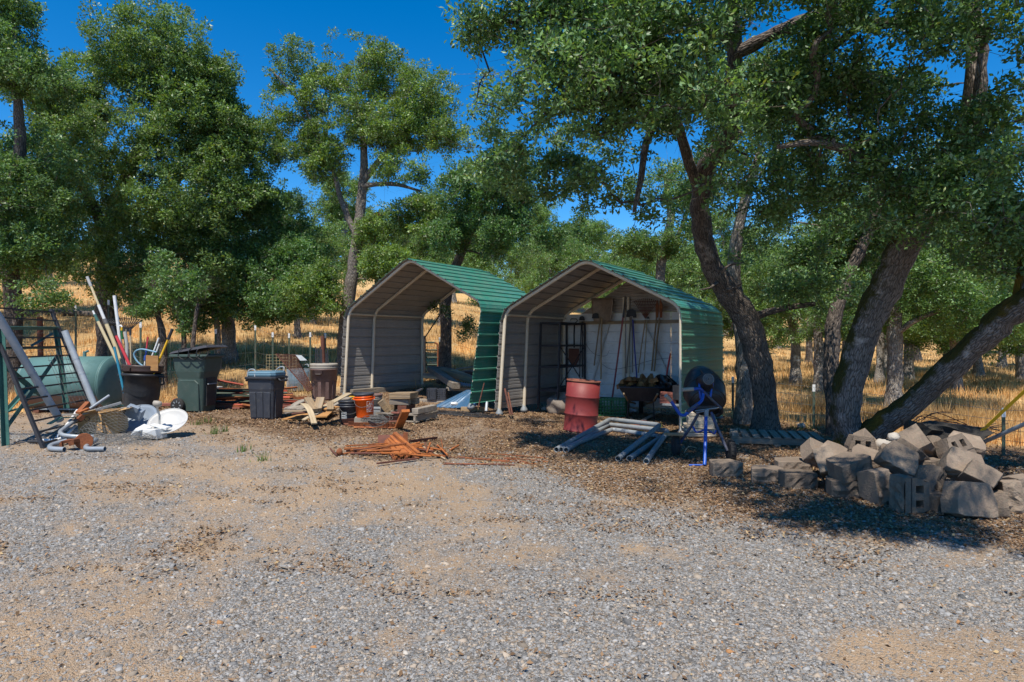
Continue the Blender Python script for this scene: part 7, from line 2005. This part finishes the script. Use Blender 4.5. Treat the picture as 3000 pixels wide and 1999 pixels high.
mtube('handle_grip', [(-140, 520, 8.1), (-75, 590, 8.15)], .026, 'beige')
mtube('handle_grip', [(95, 440, 8.15), (240, 432, 8.2)], .026, 'beige')
mtube('cradle_arm', [(345, 430, 8.36), (500, 580, 8.42), (625, 700, 8.5)], .02, 'blue_worn')
mtube('cradle_arm', [(625, 700, 8.5), (640, 760, 8.55), (560, 800, 8.6)], .03, 'mixer')
b = MB(); b.bar(d4(290, 690, 8.4), d4(560, 690, 8.4), .05, .05); b.build('axle_bracket', MT['black_steel'], mx)
b = MB(); b.tube([d4(265, 735, 8.36), d4(600, 690, 8.36)], .009, 8); b.tube([d4(280, 760, 8.36), d4(460, 730, 8.36)], .009, 8); b.build('adjuster_rod', MT['steel'], mx)
b = MB(); b.box(d4(423, 775, 8.18), (.045, .05, .11)); b.build('leg_socket', MT['galv_dull'], mx)
foot = mx0 + V(0, 0, .0)
pj = d4(421, 820, 8.2)
b = MB(); b.tube([pj + V(0, 0, .04), V(foot.x, foot.y + .02, foot.z + .06), V(foot.x - .01, foot.y, foot.z + .02)], .022, 10); b.tube([V(foot.x, foot.y + .02, foot.z + .015), V(foot.x - .19, foot.y + .04, foot.z + .01)], .012, 8); b.build('front_leg', MT['blue'], mx)
wl, wr = d4(0, 1230, 8.55), d4(765, 1310, 8.15)
b = MB(); b.tube([d4(320, 760, 8.42), d4(215, 950, 8.5), d4(45, 1195, 8.58)], .02, 9); b.build('rear_leg', MT['blue_worn'], mx)
b = MB(); b.tube([d4(490, 755, 8.4), d4(560, 930, 8.32), d4(690, 1220, 8.2), d4(720, 1290, 8.17)], .02, 9); b.build('rear_leg', MT['blue_worn'], mx)
mtube('leg_brace', [(240, 955, 8.42), (280, 1040, 8.35), (400, 1000, 8.2), (450, 1005, 8.2), (540, 1060, 8.3), (560, 1000, 8.3)], .012, 'blue', .05)
for c, nm in ((wl, 'l'), (wr, 'r')):
    gx_ = gzf(c.x, c.y)
    Mw = Matrix.Translation((c.x, c.y, gx_ + .135)) @ Matrix.Rotation(rad(90), 4, 'Y')
    b = MB(Mw); b.lathe([(.06, -.03), (.12, -.038), (.138, -.025), (.138, .025), (.12, .038), (.06, .03)], 26); w = b.build('wheel', MT['rubber'], mx)
    b = MB(Mw); b.lathe([(.0, -.034), (.065, -.02), (.065, .02), (0, .034)], 16); b.build('wheel_hub', MT['blk'], w)
    for i in range(18):
        a = i * math.pi / 9
        b = MB(Mw); b.bar(V(.138 * math.cos(a), .138 * math.sin(a), -.03), V(.138 * math.cos(a + .1), .138 * math.sin(a + .1), .03), .012, .008, up=(math.cos(a), math.sin(a), 0)); b.build('tread_lug', MT['rubber'], w)
b = MB(); q = d4(0, 1120, 8.5); b.box(V(q.x - .03, q.y, gzf(q.x, q.y) + .30), (.2, .16, .03), (0, 0, 10), jit=.01); b.build('board_scrap', MT['wood_tan'], None, 'small board scrap resting on the mixer left wheel', 'board')
b = MB(); b.tube(cr([onG('d4', 110, 1335, .005), onG('d4', 180, 1290, .06), onG('d4', 290, 1265, .01)], 5), .006, 5); b.build('curved_twig', MT['wood_new'], None, 'pale curved twig on the leaves left of the blue leg', 'twig')

# stack of pale stone slabs behind the mixer
rnd = random.Random(8)
gs = GC('c5', 450, 795)
for i in range(6):
    b = MB(loc_m(V(gs.x + rnd.uniform(-.03, .03), gs.y + .2, gzf(gs.x, gs.y + .2) + .035 + .068 * i), -6 + rnd.uniform(-5, 5)))
    b.box((0, 0, 0), (.50 - .02 * i, .34, .064), jit=.012); b.build('stone_slab', MT['concrete_lt'], None, ('topmost', 'second', 'third', 'fourth', 'fifth', 'lowest')[5 - i] + ' pale stone slab of the stack behind the cement mixer', 'slab', 'pale slabs behind the mixer', bevel=.008)

# pallet lying behind, right of the curved oak
gp2 = GC('c5', 1090, 850)
pallet('low grey pallet lying in the leaves by the curved oak', loc_m(V(gp2.x, gp2.y + .25, gzf(gp2.x, gp2.y + .25)), 74), .8, 1.25, n=9)

# concrete retaining wall blocks
def block_mesh(seed, cores=True, groove=True):
    """trapezoid wall block, split rough front at -y, cores through the top"""
    rnd = random.Random(seed); b = MB()
    w, wb, d, h = .405, .29, .29, .20
    # outline on plan with rough front
    front = []
    nf = 7
    out_top, out_bot = [], []
    pl = [(-w / 2, -d / 2 + .03)] + [(-w / 2 + w * i / nf, -d / 2 - (.0 if i in (0, nf) else .012)) for i in range(nf + 1)] + [(w / 2, -d / 2 + .03), (w / 2, -d / 2 + .12), (wb / 2, d / 2), (-wb / 2, d / 2), (-w / 2, -d / 2 + .12)]
    n = len(pl)
    lv = [0, .05, .1, .15, .2]
    P = []
    for z in lv:
        for i, (x, y) in enumerate(pl):
            j = .013 if 2 <= i <= nf else .0012
            P.append(V(x + rnd.uniform(-j, j) * .5, y + rnd.uniform(-j, j) * (1.5 if 0 < z < .2 else .6), z + (rnd.uniform(-.002, .002) if z in (0, .2) else 0)))
    fs = []
    for k in range(len(lv) - 1):
        for i in range(n):
            i2 = (i + 1) % n
            fs.append((k * n + i, k * n + i2, (k + 1) * n + i2, (k + 1) * n + i))
    if not cores:
        fs.append(tuple(range(n))[::-1]); fs.append(tuple((len(lv) - 1) * n + i for i in range(n)))
        b.add(P, fs); return b
    # two square core holes: ring faces on top and bottom
    holes = [[(-.115, -.02), (-.035, -.02), (-.035, .075), (-.115, .075)], [(.035, -.02), (.115, -.02), (.115, .075), (.035, .075)]]
    b.add(P, fs)
    for z, flip in ((0.0, True), (.2, False)):
        zc = z + (.001 if z else -.001)
        # strips round the holes
        rects = [(-.20, -.15, .20, -.02), (-.20, -.02, -.115, .075), (-.035, -.02, .035, .075), (.115, -.02, .20, .075), (-.16, .075, .16, .145)]
        for x0, y0, x1, y1 in rects:
            def cl(x, y):
                lim = w / 2 if y < -.03 else w / 2 - (w / 2 - wb / 2) * (y + .03) / .175
                return max(-lim, min(lim, x))
            q = [V(cl(x0, y0), y0, zc), V(cl(x1, y0), y0, zc), V(cl(x1, y1), y1, zc), V(cl(x0, y1), y1, zc)]
            b.add(q if not flip else q[::-1], [(0, 1, 2, 3)])
    for hq in holes:
        q = [V(x, y, .0) for x, y in hq] + [V(x, y, .2) for x, y in hq]
        b.add(q, [(1, 0, 4, 5), (2, 1, 5, 6), (3, 2, 6, 7), (0, 3, 7, 4)])
    if groove:
        for z in (-.002, .202):
            b.box((0, -.075, z), (.395, .012, .004), mi=1)
    return b
bprot = []
for s_, cz in ((1, False), (2, True), (3, False), (4, True), (5, False)):
    o = block_mesh(s_, cz).build('concrete_block', [MT['concrete'], MT['ink']], None, bevel=.005)
    o.location = (0, -40, 0); bprot.append(o)
used = set()
def blockc(k, c, x, y, Y, rot, lab, s=1.0, ground=False):
    s *= .87
    if k not in used:
        o = bprot[k]; used.add(k)
    else:
        o = bprot[k].copy(); COL.objects.link(o)
    p = WC(c, x, y, Y)
    m = Euler([rad(q) for q in rot]).to_matrix()
    off = m @ V(0, 0, .1 * s)
    o.rotation_euler = Euler([rad(q) for q in rot]); o.scale = (s, s, s)
    q = p - off
    if ground:      # rest on the ground: lowest corner at ground level
        lo = min((m @ (Vector(v.co) * s)).z for v in o.data.vertices)
        q.z = gzf(p.x, p.y) - lo - .015
    o.location = q
    tag(o, lab, 'block', 'concrete wall blocks dumped under the mossy oak')
    return o
B = blockc
B(0, 'c5', 640, 1050, 7.25, (0, 0, 4), 'lone concrete block lying flat nearest the cement mixer', 1.0, True)
B(2, 'c5', 975, 1110, 6.95, (0, 0, -16), 'flat block second from the cement mixer', .95, True)
B(0, 'c5', 1235, 1140, 6.65, (0, 0, 3), 'flat block at the front of the row left of the heap', 1.0, True)
B(4, 'c5', 1190, 1045, 7.25, (0, 0, -3), 'flat block at the back of the row left of the heap', 1.1, True)
B(2, 'c6', 580, 1060, 6.3, (0, 0, -4), 'dark flat block at the lower left of the heap', 1.05, True)
B(4, 'c6', 630, 860, 6.3, (4, -14, 16), 'tan block slanting across the dark flat one', 1.05)
B(0, 'c6', 400, 860, 6.65, (70, 20, 60), 'block with rough split face turned left in the heap', 1.05)
B(2, 'c6', 870, 1010, 6.05, (0, 82, 12), 'block standing on end left of the hollow one', .95, True)
B(1, 'c6', 1110, 1100, 5.75, (90, 90, 12), 'upright hollow block showing two square cores', 1.0)
B(4, 'c6', 1010, 820, 6.2, (60, 30, -20), 'tilted pale block leaning above the hollow one', .95)
B(0, 'c6', 745, 800, 6.75, (20, 18, -25), 'block with sunlit top behind the slanting tan one', .95)
B(2, 'c6', 1195, 760, 6.35, (30, 25, 38), 'block with dark underside in the middle of the heap', .95)
B(3, 'c6', 1250, 660, 6.6, (50, 28, 40), 'highest block on top of the heap', 1.12)
B(4, 'c6', 1370, 990, 6.0, (10, -62, 20), 'block wedged right of the hollow one', .85)
B(0, 'c6', 1625, 890, 6.0, (50, 18, -15), 'large tilted block at the right of the heap', 1.0)
B(3, 'c6', 1560, 700, 6.4, (65, -10, 20), 'block with small core near the top right of the heap', .9)
B(2, 'c6', 1690, 1190, 5.6, (78, 6, 8), 'big smooth block lowest at the front right', 1.12, True)
B(4, 'c6', 1370, 1200, 5.9, (0, 0, 80), 'small block tucked behind the big smooth one', .95, True)
B(0, 'c6', 1850, 980, 5.8, (35, 25, 70), 'rough broken block on the right of the heap', .95)
B(4, 'c6', 1960, 1200, 5.7, (80, 0, 60), 'rough block standing right of the big smooth one', .75, True)
B(2, 'c6', 2075, 1180, 5.75, (0, 85, -15), 'block standing near the right edge', .85, True)
B(4, 'c6', 2185, 1190, 5.85, (0, 80, 10), 'block cut off by the right edge of the picture', .9, True)
B(0, 'c6', 2130, 1100, 6.2, (0, 0, 12), 'low block behind the right edge blocks', .9, True)
B(4, 'c6', 310, 765, 7.2, (40, 24, 12), 'pale block tilted at the far left of the heap', 1.0)
B(2, 'c6', 460, 760, 7.0, (30, -25, 30), 'block half hidden behind the rough split face', .85)
B(1, 'c6', 690, 665, 7.3, (88, 4, -8), 'grooved hollow block at the foot of the mossy oak', .85)
B(4, 'c6', 745, 650, 7.35, (45, 42, 10), 'peaked block leaning on the trunk of the mossy oak', .85)
B(2, 'c6', 130, 745, 7.6, (0, 0, 5), 'small dark block below the low pallet', .8, True)
B(4, 'c6', 1650, 680, 6.7, (25, 12, -30), 'flat slab like block behind the top right one', .95)
B(0, 'c6', 1370, 850, 6.4, (0, 0, 30), 'shadowed block buried in the middle of the heap', 1.0)
B(2, 'c6', 1000, 960, 6.5, (0, 0, 60), 'shadowed block buried behind the hollow one', 1.0, True)
B(0, 'c6', 1250, 1000, 6.5, (0, 0, 20), 'shadowed block at the base of the heap', 1.1, True)
B(2, 'c6', 1550, 1010, 6.3, (0, 0, -20), 'shadowed block under the large tilted one', 1.1, True)
B(4, 'c6', 1420, 660, 6.9, (0, 40, 10), 'small grey block peeping out at the back of the heap', .7)
B(0, 'c6', 1000, 770, 7.0, (10, 20, -20), 'block at the back left shoulder of the heap', .95)
B(2, 'c6', 1200, 800, 6.9, (0, 0, 0), 'block hidden at the back of the heap', 1.1)
B(4, 'c6', 1620, 780, 6.7, (0, 10, 25), 'block at the back right shoulder of the heap', 1.05)
B(0, 'c6', 1700, 1000, 6.4, (0, 0, 5), 'low block behind the rough broken one', 1.0, True)
for i, (x, y, s) in enumerate(((890, 640, .09), (955, 650, .08), (1000, 570, .07))):
    q = WC('c6', x, y, 7.4); lump('rock', ('round grey rock', 'smaller grey rock', 'grey rock at the back')[i] + ' between the heap and the mossy oak', 'rock', V(q.x, q.y, q.z), (s, s, s * .8), 'rocks', i + 20, .15, 7)

# black matting behind the blocks, strap and pipe at the right edge
def c6(x, y, Y): return WC('c6', x, y, Y)
mtg = thing('black_matting', 'crumpled black matting roll behind the block heap', 'matting', V(5.2, 7.4, gzf(5.2, 7.4)))
ctr = cr([c6(1180, 480, 7.5), c6(1350, 490, 7.4), c6(1550, 510, 7.2), c6(1700, 510, 7.1), c6(1865, 485, 7.0)], 8)
b = MB(); P = []; n = 18
for i, p in enumerate(ctr):
    t = i / (len(ctr) - 1)
    rr = .17 * (1 - .72 * t ** 2.2) * (1 if i else .5)
    for j in range(n):
        a = 2 * math.pi * j / n
        k = 1 + .22 * math.sin(3 * a + 5 * t) + .12 * math.sin(7 * a + 11 * t)
        P.append(p + V(.1 * rr * math.sin(5 * a), rr * 1.3 * k * math.cos(a), rr * .8 * k * math.sin(a) - .05))
b.add(P, [(i * n + j, i * n + (j + 1) % n, (i + 1) * n + (j + 1) % n, (i + 1) * n + j) for i in range(len(ctr) - 1) for j in range(n)], 0, False); b.build('roll', MT['blackmat'], mtg)
b = MB(); rnd = random.Random(3)
for i in range(14):
    s = ctr[-1] + V(rnd.uniform(-.15, .05), rnd.uniform(-.05, .05), rnd.uniform(-.05, .02)); b.tube([s, s + V(rnd.uniform(.05, .22), rnd.uniform(-.1, .1), rnd.uniform(-.06, .04))], .004, 3)
b.build('frayed_strands', MT['blackmat'], mtg, kind='stuff')
b = MB(); b.bar(c6(1725, 590, 7.1), c6(2260, 92, 6.6), .035, .006, up=(0, -1, .3)); b.build('strap', MT['yellow'], None, 'taut yellow strap running up to the right edge', 'strap')
b = MB(); b.tube([c6(1690, 672, 7.3), c6(1950, 560, 7.0), c6(2290, 408, 6.6)], .022, 10, hollow=True); b.build('pipe', MT['conduit'], None, 'pale grey pipe slanting up to the right edge', 'pipe')
rnd = random.Random(17)
for i in range(6):
    b = MB(); s = c6(rnd.uniform(1130, 1250), rnd.uniform(420, 460), 7.6); b.tube(cr([s, s + V(rnd.uniform(.05, .3), 0, rnd.uniform(.02, .12)), s + V(rnd.uniform(.3, .7), 0, rnd.uniform(-.1, .12))], 4), .005, 4); b.build('dry_twig', MT['rust_dark'], None, 'dry twig sticking out of the black matting', 'twig', 'twigs in the matting')

# fences: steel posts and wire
def fence(label, posts, hpost, nw, white=True, wires=True):
    """posts: ground points in order"""
    r = thing('wire_fence', label, 'fence', posts[0][0])
    for p, h in posts:
        b = MB(); b.bar(p + V(0, 0, -.1), p + V(0, 0, h), .045, .012, up=(0, 1, 0)); b.bar(p + V(0, .012, -.1), p + V(0, .012, h), .012, .03, up=(0, 1, 0)); po = b.build('post', MT['post_green'], r)
        if white:
            b = MB(); b.bar(p + V(0, 0, h - .12), p + V(0, 0, h + .004), .05, .017, up=(0, 1, 0)); b.build('white_tip', MT['white'], po)
    if wires:
        b = MB()
        for k in range(nw):
            z = .12 + .88 * k / (nw - 1)
            b.tube([p + V(0, -.02, z * h * .95) for p, h in posts], .0035, 3, cap=False)
        for i in range(len(posts) - 1):
            (p, h), (q, h2) = posts[i], posts[i + 1]
            m = max(2, int((q - p).length / .22))
            for j in range(1, m):
                a = p.lerp(q, j / m); b.tube([a + V(0, -.02, .12), a + V(0, -.02, h * .9)], .0022, 3, cap=False)
        b.build('wire', MT['wire'], r, kind='stuff')
    return r
def fp(px, pyb, pyt, Y):
    x = (px - CX) / F * Y; z = gzf(x, Y); return (V(x, Y, z), (EYE - (pyt - CY) / F * Y) - z)
fence('wire fence on steel posts behind the bins and post pile', [fp(-80, 0, 940, 13.4), fp(222, 0, 895, 14.4), fp(318, 0, 880, 15.4), fp(412, 0, 945, 14.0), fp(632, 0, 965, 15.6), fp(748, 0, 955, 16.4), fp(799, 0, 975, 16.2), fp(847, 0, 978, 17.0), fp(909, 0, 975, 16.6), fp(953, 0, 978, 17.0), fp(1120, 0, 985, 18.6), fp(1288, 0, 990, 18.4), fp(1402, 0, 1025, 18.0), fp(1700, 0, 1050, 17.6), fp(1960, 0, 1040, 15.4)], 1.2, 5)
fence('wire fence on steel posts crossing the pasture on the right', [fp(1960, 0, 1040, 15.4), fp(2147, 0, 1105, 12.6), fp(2384, 0, 1128, 11.2), fp(2940, 0, 1197, 8.6), fp(3200, 0, 1190, 7.4)], 1.2, 5)
# weathered wooden posts
for px, pyt, Y, r, lab in ((1108, 625, 21, .13, 'tall rusty brown pole rising behind the left shed'), (117, 930, 14.6, .06, 'brown wooden fence post behind the steel rack'), (945, 985, 15.8, .05, 'short dark post left of the open shed')):
    x = (px - CX) / F * Y; z = gzf(x, Y); b = MB(); b.tube([V(x, Y, z - .1), V(x + .02, Y, (z + EYE) / 2), V(x, Y, EYE - (pyt - CY) / F * Y)], r, 10); b.build('wooden_post', MT['rust_dark'], None, lab, 'post')
# fallen log and rocks in the grass
b = MB(); b.tube(cr([G(60, 930) + V(0, 0, .1), G(180, 926) + V(0, 0, .12), G(290, 930) + V(0, 0, .1)], 4), .14, 8, wob=.12); b.build('fallen_log', BARK_DK, None, 'dark fallen log in the dry grass behind the rack', 'log')
for px, py, s, lab in ((2347, 1255, .07, 'small round rock beside the right fence'), (2162, 1268, .06, 'small rock near the pale straight oak')):
    g = G(px, py); lump('rock', lab, 'rock', g + V(0, 0, s * .5), (s, s, s * .8), 'rocks', int(px), .15, 7)
